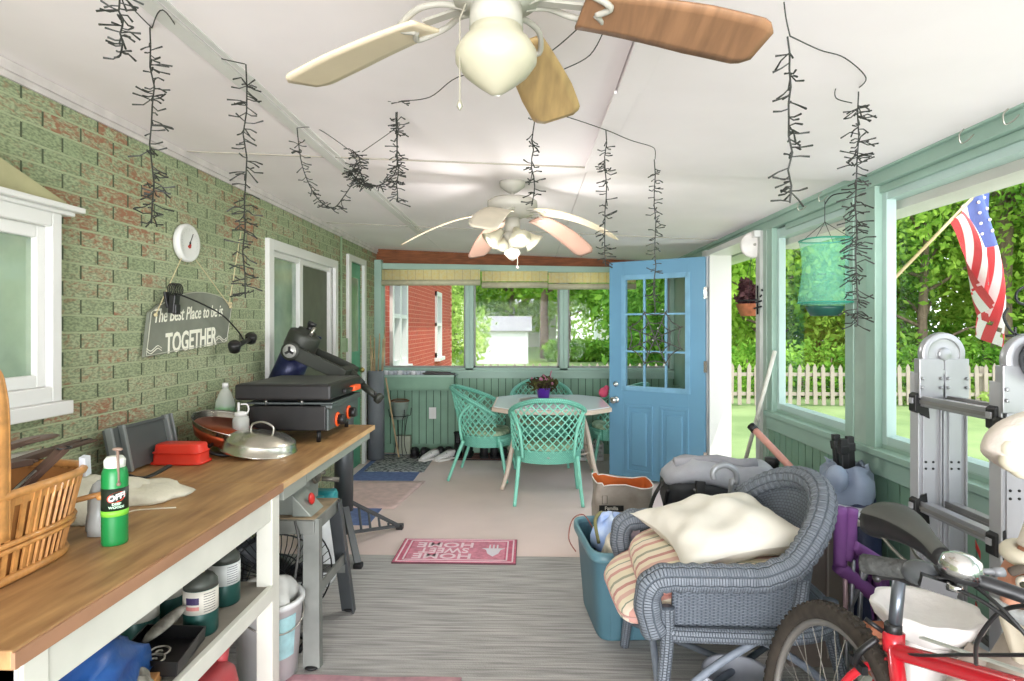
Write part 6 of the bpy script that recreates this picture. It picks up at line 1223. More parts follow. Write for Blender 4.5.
b = MB(); b.box((C_.x-.13, C_.y-.165, C_.z+.2), (.045, .025, .06), (-.2, .1, 0)); b.box((C_.x-.13, C_.y-.168, C_.z+.13), (.03, .01, .09)); b.build('buckle', blackp, t, bevel=.004)
b = MB(); pts = smooth_path([(C_.x-.26, C_.y-.03, C_.z+.22), (C_.x-.33, C_.y-.05, C_.z+.12), (C_.x-.36, C_.y-.06, C_.z-.0), (C_.x-.33, C_.y-.08, C_.z-.06), (C_.x-.29, C_.y-.08, C_.z+.02), (C_.x-.265, C_.y-.1, C_.z+.17)], 7); b.tube(pts, .018, 8, flat=.18); b.build('strap', blackp, t)
b = MB(); b.tube(smooth_path([(C_.x-.16, C_.y-.16, C_.z+.19), (C_.x-.08, C_.y-.175, C_.z+.15), (C_.x+.02, C_.y-.165, C_.z+.16)], 5), .012, 8, flat=.4); b.build('side_strap', M('nylon_pale', '#8b8b8f', .6), t)
# cane handle
b = MB(); cc = at(727, 480, Y=2.72); b.tube(smooth_path([at(714, 479, Y=2.72), at(713, 472, Y=2.72), at(718, 466.5, Y=2.72), at(727, 465.5, Y=2.73), at(736, 472, Y=2.74), at(736, 483, Y=2.75), at(731, 494, Y=2.76), (.93, 2.78, .012)], 6), .014, 12)
one(b, 'walking_cane', M('cane_grey', '#8b8e90', .4, .3, nz=False), (.93, 2.78, .01), 'grey walking cane with a hooked handle standing behind the armchair', 'cane')
# deck box with pale lid
t = thing('deck_box', 'taupe plastic deck box with a pale lid behind the grey armchair', 'storage box', (1.3, 2.85, 0)); tp = M('taupe_plastic', '#7d7169', .55, nz=(2, .08))
b = MB(); b.bx(1.10, 1.37, 2.58, 3.24, .005, .61); b.build('box_body', tp, t, bevel=.008)
b = MB(); b.bx(1.255, 1.262, 2.572, 2.582, .05, .58); b.build('panel_seam', M('taupe_seam', '#a3978d', .6, nz=False), t)
b = MB(); b.bx(1.09, 1.40, 2.565, 3.26, .61, .632); b.build('rim', M('taupe_rim', '#a79e96', .5), t, bevel=.005)
b = MB(); b.surf(lambda u, v: (1.10+.42*u, 2.62+.62*v, .655+.012*math.sin(u*5+v*3)-.01*u), 10, 10, .012); one(b, 'cover_sheet', M('translucent_lid', '#dfe2ea', .3, nz=(3, .05)), (1.3, 2.9, .64), 'pale translucent lid lying on the taupe deck box', 'cover')
# bag with tripod
t = thing('drawstring_bag', 'navy and blue grey drawstring bag with black tripod legs in it by the right wall', 'bag', (1.49, 2.98, .68))
nv = M('navy_nylon', '#2b3452', .5, nz=(5, .2), bump=(7, .7)); pv = M('blue_grey_nylon', '#8c98ab', .5, nz=(6, .15), bump=(9, .8))
C_ = Vector((1.515, 2.88, .0)); b = MB(); b.loft([ring((C_.x, C_.y, z), .10*k, .16*k, 24, 'z', 2.5) for z, k in ((.005, .8), (.02, .95), (.4, 1), (.6, .95), (.7, .72))]); b.build('navy_body', nv, t)
b = MB(); b.loft([[p+Vector((.007*math.sin(8*math.atan2(p.y-C_.y, p.x-C_.x)), 0, .012*math.sin(6*math.atan2(p.y-C_.y, p.x-C_.x)))) for p in ring((C_.x-.02, C_.y, z), .095*k, .15*k, 36, 'z', 2)] for z, k in ((.64, .9), (.7, 1.05), (.76, 1.02), (.79, .74), (.81, .86), (.8, .7))], cap=False); b.build('gathered_top', pv, t)
for dx, dy in ((-.03, -.03), (.02, .02), (-.01, .06)): b = MB(); b.beam((C_.x+dx, C_.y+dy, .5), (C_.x+dx*1.3-.02, C_.y+dy*1.3, .93), .032, .03); b.beam((C_.x+dx*1.2-.018, C_.y+dy*1.2, .86), (C_.x+dx*1.3-.02, C_.y+dy*1.3, .90), .04, .04); o = b.build('tripod_leg', blackp, t, bevel=.004)
b = MB(); b.ell((1.40, 2.78, .76), (.045, .06, .06), 14, 8); b.build('side_pouch', pv, t)
# poles
b = MB(); b.cyl(at(775, 351, Y=3.98), at(745, 462, Y=4.2), .013); b.cyl(at(745, 462, Y=4.2), (1.33, 4.32, .01), .013); one(b, 'pole', M('pole_white', '#d8d8cc', .5), (1.33, 4.32, 0), 'long white pole leaning in the open doorway', 'pole')
p0, p1 = at(753, 428, Y=3.55), at(796, 473, Y=3.3); t = thing('pole', 'pinkish pole with a black cap leaning beside the duffel bag', 'pole', (p1.x+.3, 3.0, .0)); b = MB(); b.cyl(p0, p1+(p1-p0)*.3, .02); b.build('shaft', M('pole_pink', '#dba092', .5), t)
b = MB(); b.cyl(p0-(p1-p0).normalized()*.02, p0+(p1-p0).normalized()*.02, .024); b.build('end_cap', blackp, t)
b = MB(); c = at(772, 470, Y=3.45); b.lathe([(.04, -.5), (.045, 0), (.035, .03), (.04, .035), (.04, .07), (.001, .072)], c, 20); one(b, 'black_jug', blackp, tuple(c), 'black container behind the duffel bag under the pink pole', 'container')
c = Vector((1.235, 3.45, .0)); bpy.data.objects['black_jug'].location.z += 0
# purple folding chair
pu = M('purple_canvas', '#7f4c8c', .7, nz=(5, .15), bump=(20, .3)); pm = M('pinkish_metal', '#c3a3a6', .4, .4, nz=False)
t = thing('folding_chair', 'folded purple canvas camping chair with metal legs leaning on the deck box', 'folding chair', (1.22, 2.3, .008)); Yp = 2.3
def pp(px, py, dy=0): return at(px, py, Y=Yp+dy)
for a, c_, r_ in (((840, 508), (840, 566), .024), ((852, 509), (846, 560), .022), ((838, 566), (872, 594), .026), ((852, 545), (884, 565), .022)): b = MB(); b.tube(smooth_path([pp(*a), pp((a[0]+c_[0])/2+.5, (a[1]+c_[1])/2, .01), pp(*c_)], 4), r_, 12); b.build('rolled_canvas', pu, t)
b = MB(); b.surf(lambda u, v: Vector(pp(840+16*u, 509+50*v, .02+.03*u)), 6, 8, .006); b.surf(lambda u, v: Vector(pp(866+22*u+6*v, 570+50*v, .03+.03*math.sin(u*9))), 8, 8, .006); b.surf(lambda u, v: Vector(pp(850+26*u, 548+22*v+14*u, .05)), 6, 6, .006); b.build('seat_canvas', pu, t)
for a, c_ in (((845, 560), (846, 640)), ((853, 560), (850, 650)), ((872, 560), (848, 612)), ((862, 562), (858, 655)), ((878, 600), (884, 660))): b = MB(); p = pp(*a); q = pp(*c_); q = p+(q-p)*((p.z-.012)/max(.05, (p.z-q.z))) if False else q; b.tube([p, q], .009, 8); b.build('leg', pm if a[0] < 850 else M('frame_steel', '#9a9ba0', .35, .7, nz=False), t)
b = MB(); b.tube([pp(846, 640), (1.2, 2.3, .012)], .009, 8); b.tube([pp(858, 655), (1.3, 2.32, .012)], .009, 8); b.build('lower_leg', MATS['frame_steel'], t)
# ladder
al = M('aluminium', '#a9aaad', .35, .55, nz=(8, .08)); alw = M('aluminium_white', '#b9babd', .4, .3, nz=False); alg = M('aluminium_channel', '#8f8e8b', .4, .4, nz=False)
t = thing('folding_ladder', 'folded aluminium multi-position ladder with round hinges standing by the right windows', 'ladder', (1.40, 1.9, .008))
Xa, Xb = 1.325, 1.408
for Y_, zt in ((2.05, 1.30), (1.70, 1.30)):
    for X_ in (Xa, Xb):
        b = MB(); b.bx(X_-.036, X_+.036, Y_-.012, Y_-.008, .01, zt); b.bx(X_-.039, X_-.034, Y_-.022, Y_+.022, .01, zt); b.bx(X_+.034, X_+.039, Y_-.022, Y_+.022, .01, zt); b.bx(X_-.02, X_+.02, Y_-.018, Y_-.01, .01, zt-.05); b.build('stile', alw, t, bevel=.002)
        b = MB(); b.box((X_, Y_-.014, zt-.02), (.078, .03, .13)); 
        for dx in (-.03, .03):
            for dz in (-.05, -.02): b.cyl((X_+dx, Y_-.03, zt+dz), (X_+dx, Y_-.036, zt+dz), .006, None, 8)
        b.build('hinge_plate', al, t, bevel=.004)
        b = MB(); b.box((X_, Y_, .012), (.1, .07, .024)); b.build('rubber_foot', blackp, t)
        b = MB()
        for dz in (0, .022):
            for dx in (-.012, .012): b.cyl((X_+dx, Y_-.017, .98+dz), (X_+dx, Y_-.02, .98+dz), .004, None, 8)
        b.build('rivets', blackp, t)
    xm = (Xa+Xb)/2; b = MB(); b.lathe([(.001, 0), (.07, 0), (.073, .01), (.07, .026), (.052, .029), (.05, .025), (.022, .025), (.02, .032), (.010, .034), (.001, .035)], (xm, Y_-.0, zt+.06), 40, (PI/2, 0, 0)); b.box((xm, Y_-.012, zt+.0), (.14, .022, .09)); b.build('round_hinge', al, t, bevel=.002)
    if Y_ < 1.9:
        b = MB(); b.lathe([(.06, .03), (.062, .05), (.058, .075), (.055, .078), (.02, .08), (.018, .09), (.001, .09)], (xm+.02, Y_, zt+.06), 20, (PI/2, 0, 0)); k = b.build('hinge_knob', M('knob_black', '#2b3132', .35), t); b = MB()
        for q in range(10): a = q*PI/5; b.ell((xm+.02+.052*math.cos(a), Y_-.075, zt+.06+.052*math.sin(a)), (.014, .008, .014), 8, 6)
        b.lathe([(.05, .078), (.02, .084), (.001, .086)], (xm+.02, Y_, zt+.06), 24, (PI/2, 0, 0)); b.build('knob_lobes', M('knob_glass_grey', '#8f9da3', .2, .3, nz=False), k)
for z in (1.205, .855, .505, .2):
    for X_ in (Xa, Xb):
        b = MB(); b.bx(X_-.03, X_+.008, 1.715, 2.035, z-.014, z+.014); b.bx(X_-.032, X_-.028, 1.715, 2.035, z-.018, z+.018); b.build('rung', al if X_ == Xa else alg, t, bevel=.004)
        b = MB(); b.bx(X_-.036, X_-.034, 1.72, 2.03, z-.008, z+.004); b.build('rung_groove', alg, t)
    for Y_ in (1.705, 2.045):
        b = MB(); b.prism([(-.05, -.035), (-.05, .02), (-.01, .045), (.0, -.06)], .035, Matrix(((1, 0, 0, Xa), (0, 0, 1, Y_-.018), (0, 1, 0, z), (0, 0, 0, 1)))); k = b.build('rung_bracket', blackp, t, bevel=.003)
        b = MB(); b.box((Xa-.052, Y_, z), (.006, .018, .018)); b.build('bracket_bolt', alw, k)
b = MB(); b.cyl((Xa-.05, 1.68, 1.19), (Xa-.04, 1.60, 1.19), .015); b.build('lock_knob', blackp, t)
b = MB(); sr = M('sticker_red', '#d0342c', .5, nz=False)
for z in (.80, .70, .60, .5): b.prism([(-.0, 0), (.022, .03), (.022, .055), (0, .025)], .001, Matrix(((0, 0, 1, 1.452), (1, 0, 0, 1.98), (0, 1, 0, z), (0, 0, 0, 1)))); b.prism([(0, .03), (.022, 0), (.022, .025), (0, .055)], .001, Matrix(((0, 0, 1, 1.452), (1, 0, 0, 1.80), (0, 1, 0, z+.02), (0, 0, 0, 1))))
o = b.build('red_marks', sr, t)
# white shutter board behind the right stile
b = MB(); b.bx(1.50, 1.53, 1.15, 1.68, .01, 1.12)
for k in range(7): b.bx(1.494, 1.50, 1.19+k*.07, 1.235+k*.07, .05, 1.08)
one(b, 'white_panel', white_b, (1.5, 1.4, 0), 'ribbed white panel standing behind the right side of the ladder', 'panel', bevel=.002)
# birdbath
pl = M('white_plaster', '#e9e5e0', .75, nz=(7, .08), bump=(18, .6)); c = Vector((1.075, 1.66, .0)); t = thing('birdbath', 'white plaster birdbath with a scalloped bowl on a sculpted stem beside the bicycle', 'birdbath', c)
b = MB(); rg = []
for r_, z in ((.02, .60), (.06, .605), (.09, .625), (.118, .655), (.13, .685), (.128, .694), (.114, .688), (.09, .668), (.05, .655), (.01, .652)): rg.append([c+Vector((math.cos(a)*r_*(1+.045*math.cos(9*a)*(r_ > .08)), math.sin(a)*r_*(1+.045*math.cos(9*a)*(r_ > .08)), z)) for a in [k*2*PI/54 for k in range(54)]])
b.loft(rg); b.build('bowl', pl, t)
b = MB(); b.loft([[c+Vector((math.cos(a)*r_*(1+.08*math.cos(5*a+z*12)), math.sin(a)*r_*(1+.08*math.cos(5*a+z*12)), z)) for a in [k*2*PI/40 for k in range(40)]] for r_, z in ((.15, .0), (.15, .05), (.11, .09), (.075, .16), (.07, .28), (.085, .4), (.095, .5), (.07, .57), (.06, .61))]); b.build('stem', pl, t)
b = MB(); b.ell(c+Vector((.13, -.02, .52)), (.07, .05, .06), 18, 12, (0, -.5, 0)); b.ell(c+Vector((.19, -.05, .56)), (.035, .03, .035), 14, 8); b.ell(c+Vector((.08, .0, .42)), (.07, .07, .12), 16, 10); b.build('dove', pl, t)
b = MB(); 
for k in range(4): b.box((.985, 1.72, .49+k*.036), (.075, .05, .03)); 
one(b, 'brick_stack', M('brick_brown', '#a86a4c', .85, nz=(12, .3), bump=(20, .6)), (.985, 1.72, .47), 'reddish ribbed pottery piece behind the left side of the birdbath', 'pottery', bevel=.006)
o = bpy.data.objects['brick_stack']; o.name = 'ribbed_pot'
b = MB(); b.lathe([(.001, 0), (.05, 0), (.055, .47), (.001, .475)], (.985, 1.72, .0), 20); one(b, 'plaster_pedestal', M('grey_green_stone', '#8c9388', .9), (.985, 1.72, 0), 'grey green stone pedestal under the reddish ribbed pottery', 'pedestal')
# garden gnome
sk = M('gnome_face', '#c98a6c', .6, nz=(8, .15), bump=(14, .3)); hatm = M('gnome_hat', '#ded2ca', .8, nz=(5, .15), sub='#e9e0cf', bump=(22, .7)); gb_ = M('gnome_beard', '#a9adac', .8, nz=(14, .2), bump=(26, .8)); cream2 = M('gnome_cream', '#ddd5bf', .8, nz=(8, .12))
G = Vector((1.205, 1.42, 0)); t = thing('garden_gnome', 'large painted garden gnome with a tall curling cream hat at the right edge', 'gnome', G)
b = MB(); b.loft([ring((G.x, G.y, z), r_, r_*.9, 28, 'z', 2.2) for z, r_ in ((.01, .15), (.03, .16), (.25, .17), (.5, .15), (.65, .12), (.72, .09))]); b.build('body', M('gnome_coat', '#b9ada0', .8, nz=(6, .3)), t)
hd = Vector((1.205, 1.42, .845)); b = MB(); rg = []
for i in range(15):
    u = i/14; z = -.105+.21*u; r_ = .098*math.sin(PI*(.06+.88*u))**.6; rg.append([hd+Vector((math.cos(a)*r_*(1+.10*max(0, math.cos(a-PI*1.22))*(1 if .3 < u < .62 else 0)), math.sin(a)*r_, z)) for a in [k*2*PI/36 for k in range(36)]])
b.loft(rg); head = b.build('head', sk, t)
fd = Vector((-.72, -.69, 0)).normalized(); sd2 = Vector((-fd.y, fd.x, 0))
b = MB(); b.ell(hd+fd*.112+Vector((0, 0, -.01)), (.03, .03, .026), 16, 12); b.build('nose', M('gnome_nose', '#d39a80', .5, nz=(10, .15)), head)
for s in (-1, 1):
    b = MB(); e = hd+fd*.09+sd2*s*.038+Vector((0, 0, .028)); b.ell(e, .017, 14, 10); ey = b.build('eye', M('eye_white', '#e6dfcf', .4, nz=False), head); b = MB(); b.ell(e+fd*.013, .008, 10, 8); b.build('pupil', M('pupil_dark', '#3a3d2e', .3, nz=False), ey)
    b = MB(); b.tube(smooth_path([e+sd2*s*-.02+Vector((0, 0, .022))+fd*.008, e+Vector((0, 0, .034))+fd*.008, e+sd2*s*.024+Vector((0, 0, .018))], 4), .010, 8); b.build('eyebrow', M('brow_dark', '#5e554b', .9), head)
    b = MB(); b.ell(hd+fd*.075+sd2*s*.055+Vector((0, 0, -.022)), (.03, .03, .024), 14, 8); b.build('cheek', MATS['gnome_nose'], head)
    b = MB(); b.tube(smooth_path([hd+fd*.115+Vector((0, 0, -.035)), hd+fd*.112+sd2*s*.045+Vector((0, 0, -.042)), hd+fd*.08+sd2*s*.1+Vector((0, 0, -.03))], 5), lambda u: .026*(1-u*.75), 10); b.build('moustache', gb_, head)
b = MB(); b.ell(hd+fd*.1+Vector((0, 0, -.062)), (.02, .02, .008), 12, 8); b.build('lips', M('gnome_lips', '#b5604c', .5), head)
b = MB(); b.loft([[hd+fd*(.03+.03*u)+Vector((0, 0, -.05-.22*u))+Vector((math.cos(a)*.1*(1-u)**.6*(1+.08*math.sin(7*a)), math.sin(a)*.085*(1-u)**.6*(1+.08*math.sin(7*a)), 0)) for a in [k*2*PI/28 for k in range(28)]] for u in (0, .15, .35, .6, .85, .98)]); b.build('beard', cream2, t)
b = MB(); b.tube([hd+Vector((math.cos(a)*.08, math.sin(a)*.08, .072)) for a in [k*PI/12 for k in range(24)]], .019, 10, closed=True); b.build('hat_brim', cream2, t)
b = MB(); hp_ = smooth_path([hd+Vector((.01, 0, .08)), hd+Vector((.025, 0, .15)), hd+Vector((.045, .0, .22)), hd+Vector((.045, .0, .28)), hd+Vector((.0, .0, .325)), hd+Vector((-.06, -.0, .315)), hd+Vector((-.09, -.0, .28))], 6); b.tube(hp_, lambda u: (.075-.025*u*2 if u < .35 else .0575+.03*math.sin((u-.35)/.65*PI*.9)), 22); b.build('hat', hatm, t)
b = MB()
for k in range(7): a = k*2*PI/7; b.ell(hd+Vector((-.085+.03*math.cos(a), -.03, .315+.026*math.sin(a))), .028, 12, 8)
b.build('hat_tassel', cream2, t)
for s in (-1, 1): b = MB(); b.tube(smooth_path([hd+sd2*s*.12+Vector((0, 0, -.2)), hd+sd2*s*.16+Vector((0, 0, -.32))+fd*.04, hd+sd2*s*.08+Vector((0, 0, -.38))+fd*.12], 5), .042, 12); b.build('arm', MATS['gnome_coat'], t)
# ---------------------------------------------------------------- bicycle
red = M('bike_red', '#c41f2c', .25, nz=False, coat=.6); blk = M('bike_black', '#1a1a1b', .4, nz=False); tyre = M('tyre', '#3a332b', .9, nz=(40, .3)); rim_ = M('alloy_rim', '#9a9690', .35, .6, nz=False)
t = thing('bicycle', 'red bicycle with a black saddle, knobbly tyres and a silver bell', 'bicycle', (.84, 1.4, .008))
Xl = lambda z: .745+.16*z
def B_(y, z, dx=0): return Vector((Xl(z)+dx-(y-1.445)*.06, y, z))
RC = B_(1.61, .352); FC = B_(.60, .352)
tilt = math.atan(.16)
def wheel(c, nm, yaw=0):
    T = Matrix.Translation(c) @ Matrix.Rotation(yaw+.06, 4, 'Z') @ Matrix.Rotation(tilt, 4, 'Y') @ Matrix.Scale(1.045, 4)
    w = None; b = MB(); b.T = T; b.tube([(0, math.cos(a)*.305, math.sin(a)*.305) for a in [k*PI/36 for k in range(72)]], .024, 12, closed=True)
    for k in range(76):
        a = k*2*PI/76
        for s in (-1, 0, 1): b.box((s*.013, math.cos(a+s*.02)*(.328-abs(s)*.005), math.sin(a+s*.02)*(.328-abs(s)*.005)), (.010, .012, .008), (a-PI/2, 0, 0))
    w = b.build('wheel', tyre, t)
    b = MB(); b.T = T; b.tube([(0, math.cos(a)*.278, math.sin(a)*.278) for a in [k*PI/36 for k in range(72)]], .011, 8, closed=True); b.build('rim', rim_, w)
    b = MB(); b.T = T
    for k in range(32): a = k*2*PI/32; s = 1 if k % 2 else -1; b.tube([(s*.025, math.cos(a+s*.5)*.02, math.sin(a+s*.5)*.02), (0, math.cos(a)*.272, math.sin(a)*.272)], .0011, 4)
    b.build('spokes', rim_, w)
    b = MB(); b.T = T; b.cyl((-.05, 0, 0), (.05, 0, 0), .014); b.lathe([(.02, -.03), (.03, -.026), (.018, -.02), (.018, .02), (.03, .026), (.02, .03)], (0, 0, 0), 16, RX); b.build('hub', blk, w)
    return T
WT = wheel(RC, 'rear'); wheel(FC+Vector((.03, 0, 0)), 'front', -.3)
b = MB(); b.T = WT
for r_, x in ((.05, .035), (.042, .04), (.035, .045)): b.lathe([(r_*.6, -.001), (r_, -.001), (r_, .001), (r_*.6, .001)], (x, 0, 0), 24, RX)
b.build('sprockets', M('sprocket', '#5d5a57', .4, .7, nz=False), t)
sT, sB = B_(1.445, .715), B_(1.26, .29); hT, hB = B_(.90, .87), B_(.875, .76)
b = MB(); b.tube([sB, sT], .0175, 14); b.cyl(sT-Vector((0, 0, .03)), sT+Vector((.002, .004, .012)), .024, None, 18); b.build('seat_tube', red, t)
b = MB(); b.tube(smooth_path([sT-Vector((0, 0, .03)), B_(1.3, .735), B_(1.1, .80), hT-Vector((0, 0, .01))], 6), .019, 14); b.build('top_tube', red, t)
b = MB(); b.tube(smooth_path([sB, B_(1.1, .53), hB], 6), .02, 14); b.build('down_tube', red, t)
b = MB(); b.tube([hB-Vector((0, 0, .02)), hT+Vector((0, 0, .03))], .023, 14); b.build('head_tube', red, t)
for s in (-1, 1):
    b = MB(); b.tube(smooth_path([sT+Vector((0, .01, -.06)), B_(1.52, .58, s*.035), RC+Vector((s*.055, 0, 0))], 5), .010, 10); b.build('seat_stay', red, t)
    b = MB(); b.tube([sB+Vector((s*.02, .02, 0)), RC+Vector((s*.055, 0, 0))], .011, 10); b.build('chain_stay', red, t)
    b = MB(); b.tube(smooth_path([hB+Vector((s*.035, -.02, -.02)), FC+Vector((s*.05, .05, .25)), FC+Vector((s*.05, 0, 0))], 4), .014, 10); b.build('fork_blade', blk, t)
b = MB(); b.cyl(sT, sT+Vector((.027, .02, .155)), .0145, None, 16); b.build('seat_post', M('post_steel', '#6f757c', .3, .8, nz=False), t)
b = MB(); b.lathe([(.019, 0), (.019, .03), (.016, .034)], sT+Vector((0, .002, .0)), 16); b.tube([sT+Vector((-.02, .01, .01)), sT+Vector((-.05, .03, .03))], .006, 8); b.build('seat_clamp', blk, t)
# saddle
sadd = []
for i in range(15):
    u = i/14; y = 1.36+.24*u; w = .022+.056*(max(0, (u-.25)/.75))**1.1*(1 if u < .9 else math.sqrt(max(.1, 1-((u-.9)/.1)**2*.75))); w *= (.6 if i == 0 else 1); z = .925+.02*math.sin(u*PI)+.03*u
    sadd.append([Vector((.925+math.cos(a)*w, y, z+math.sin(a)*(.020+.018*u)+(-.022*u if math.sin(a) < 0 else 0))) for a in [k*2*PI/24 for k in range(24)]])
b = MB(); b.loft(sadd); s_ = b.build('saddle', blk, t)
def cvp(r): cc_ = sum(r, Vector())/len(r); return [cc_+(r[k]-cc_)*1.03+Vector((0, 0, .0015)) for k in range(1, 12)]
b = MB(); b.loft([cvp(r) for r in sadd[1:14]], cap=False, closed=False); b.build('saddle_sheen', M('saddle_sheen_grey', '#454641', .6), s_)  # lighter skin over the saddle top, its sheen put into the colour
for s in (-1, 1): b = MB(); b.tube(smooth_path([(.925+s*.012, 1.37, .915), (.925+s*.02, 1.44, .89), (.925+s*.02, 1.5, .89), (.925+s*.035, 1.56, .925)], 4), .004, 6); b.build('saddle_rail', steel, s_)
# rear brake
for s in (-1, 1): b = MB(); b.tube(smooth_path([B_(1.50, .62, s*.04), B_(1.48, .66, s*.05), B_(1.47, .70, s*.02)], 4), .008, 8); b.box(B_(1.50, .62, s*.034), (.014, .06, .02)); b.build('brake_arm', blk, t)
# handlebar
st0 = hT+Vector((0, 0, .03)); stm = Vector((.92, .86, 1.0)); gl = at(861, 563, Y=1.10); bar = smooth_path([gl, at(900, 569, Y=1.06), at(950, 574, Y=1.01), at(985, 583, Y=.965), stm, Vector((1.06, .77, 1.01)), Vector((1.2, .70, 1.0))], 6)
b = MB(); b.tube([st0, st0+Vector((0, -.01, .06)), stm], .017, 12); b.build('stem', blk, t)
b = MB(); b.tube(bar, .0115, 12); b.build('handlebar', blk, t)
b = MB(); g1 = at(912, 571, Y=1.045); b.tube([gl, gl.lerp(g1, .05), gl.lerp(g1, .5), gl.lerp(g1, .95), g1], [.014, .017, .0165, .017, .019], 16); b.build('left_grip', M('grip_rubber', '#3d3e3c', .85, nz=(60, .3), bump=(90, .6)), t)
b = MB(); b.tube([bar[-1], bar[-8]], .017, 14); b.build('right_grip', MATS['grip_rubber'], t)
b = MB(); s1 = at(922, 574, Y=1.035); b.ell(s1, (.032, .026, .022), 16, 10, (0, .1, -.4)); b.build('gear_shifter', M('shifter_grey', '#4b4e50', .35, .2, nz=False), t)
b = MB(); b.tube(smooth_path([at(938, 584, Y=1.0), at(915, 583, Y=1.03), at(895, 577, Y=1.06), at(878, 577, Y=1.08)], 5), .0058, 8); b.ell(at(877, 578, Y=1.08), .0075, 10, 8); b.box(at(938, 585, Y=1.0), (.05, .022, .02), (0, .2, -.4)); lv = b.build('brake_lever', blk, t)
b = MB(); b.cyl(at(948, 586, Y=.99), at(962, 590, Y=.975), .008, .005, 12); b.build('cable_barrel', chrome, lv)
bc = at(961, 566, Y=.985); b = MB(); b.lathe([(.012, -.026), (.026, -.022), (.029, -.014), (.029, -.011)], bc, 24, (0, .15, 0)); bl_ = b.build('bell', blk, t)
b = MB(); b.lathe([(.030, -.013), (.030, 0), (.026, .013), (.014, .02), (.001, .021)], bc, 28, (0, .15, 0)); b.build('bell_dome', chrome, bl_)
b = MB(); b.cyl(bc+Vector((.028, 0, -.008)), bc+Vector((.062, 0, -.009)), .005); b.cyl(bc+Vector((.05, 0, -.009)), bc+Vector((.066, 0, -.009)), .0075); b.build('bell_lever', M('bell_grey', '#77797a', .4), bl_)
for P in ([at(930, 578, Y=1.01), at(965, 581, Y=.98), at(1000, 607, Y=.93), at(1030, 640, Y=.9)], [at(955, 588, Y=.98), at(985, 603, Y=.95), at(1015, 625, Y=.92), at(1045, 650, Y=.88)], [at(1030, 605, Y=.9), at(1000, 612, Y=.95), at(978, 640, Y=1.0), at(976, 664, Y=1.06)], [at(1030, 655, Y=1.05), at(960, 655, Y=1.2), at(915, 655, Y=1.35), B_(1.5, .66, .01)]):
    b = MB(); b.tube(smooth_path([Vector(p) for p in P], 7), .0034, 6); b.build('cable', blk, t)
b = MB(); b.beam(B_(1.36, .76, -.002), B_(1.05, .842, -.002), .012, .004); b.build('top_tube_band', M('frame_silver', '#b3b6ac', .4, nz=False), t)
bp_ = sB; b = MB(); b.cyl(bp_+Vector((-.05, 0, 0)), bp_+Vector((.06, 0, 0)), .02); b.lathe([(.07, -.002), (.095, -.002), (.095, .002), (.07, .002)], bp_+Vector((.045, 0, 0)), 32, RX); b.build('bottom_bracket', blk, t)
for s in (-1, 1): b = MB(); e = bp_+Vector((s*.07, s*.12, -.11)); b.beam(bp_+Vector((s*.065, 0, 0)), e, .02, .014); b.box(e+Vector((s*.05, 0, 0)), (.09, .07, .022)); b.build('crank', blk, t)
# ---------------------------------------------------------------- fly trap, reel, hooks, outside flag, basket
t = thing('fly_trap', 'pale green mesh fly trap with a dark cup hanging in the small side window', 'fly trap', (1.50, 3.1, 1.5)); F = Vector((1.49, 3.08, 0)); zt, zb = at(820, 240, Y=3.08).z, at(820, 305, Y=3.08).z
mm = bpy.data.materials.new('green_mesh'); mm.use_nodes = True; n_ = mm.node_tree.nodes; l_ = mm.node_tree.links; n_.clear(); o_ = n_.new('ShaderNodeOutputMaterial'); mx = n_.new('ShaderNodeMixShader'); d_ = n_.new('ShaderNodeBsdfDiffuse'); d_.inputs[0].default_value = hexc('#8fe0c4'); tr_ = n_.new('ShaderNodeBsdfTransparent'); mx.inputs[0].default_value = .27; l_.new(tr_.outputs[0], mx.inputs[1]); l_.new(d_.outputs[0], mx.inputs[2]); l_.new(mx.outputs[0], o_.inputs[0])
def fr(k, z): return ring((F.x, F.y, z), .11*k, .11*k, 32, 'z', 3)
b = MB(); b.loft([fr(1, zt), fr(.9, zt-.08), fr(.88, zt-.16), fr(1.0, zb+.06), fr(1.06, zb+.01), fr(.5, zb-.01)], cap=False); b.build('mesh_body', mm, t)
tg_ = M('trap_green', '#2f8f78', .5, nz=False)
for z, k in ((zt, 1), (zb+.012, 1.05)): b = MB(); b.tube(fr(k, z), .004, 6, closed=True); b.build('hoop', tg_, t)
b = MB(); b.lathe([(.001, zb-.055), (.065, zb-.055), (.085, zb-.02), (.09, zb-.008), (.001, zb-.004)], (F.x, F.y, 0), 28); b.build('bait_cup', M('cup_dark_green', '#1f4f45', .4, nz=False), t)
b = MB(); 
for q in range(4): a = PI/4+q*PI/2; b.tube([(F.x+.118*math.cos(a), F.y+.118*math.sin(a), zt), (F.x, F.y, zt+.09)], .0015, 5)
b.tube([(F.x, F.y, zt+.09), (F.x, F.y, 2.09)], .002, 5); b.tube(smooth_path([(F.x, F.y, 2.07), (F.x+.02, F.y, 2.1), (F.x+.05, F.y, 2.12), (XR-.01, F.y, 2.13)], 5), .003, 6); b.build('hanging_strings', blackp, t)
c = Vector((XR-.05, 4.27, 0)); c.z = at(753, 245, Y=4.27).z; t = thing('line_reel', 'round white retractable line reel mounted above the doorway post', 'reel', c)
b = MB(); b.lathe([(.001, -.02), (.08, -.02), (.09, -.012), (.09, .012), (.08, .02), (.03, .024), (.001, .025)], c, 36, (PI/2, 0, 0)); b.build('reel_case', M('reel_white', '#e2ded8', .5), t)
b = MB(); b.cyl(c+Vector((0, -.02, 0)), c+Vector((0, -.032, 0)), .01); b.build('axle', steel, t); b = MB(); b.tube([c+Vector((.05, .0, .07)), c+Vector((.11, 0, .07)), c+Vector((.11, 0, -.07)), c+Vector((.05, 0, -.07))], .008, 8); b.build('bracket', sage_lt, t)
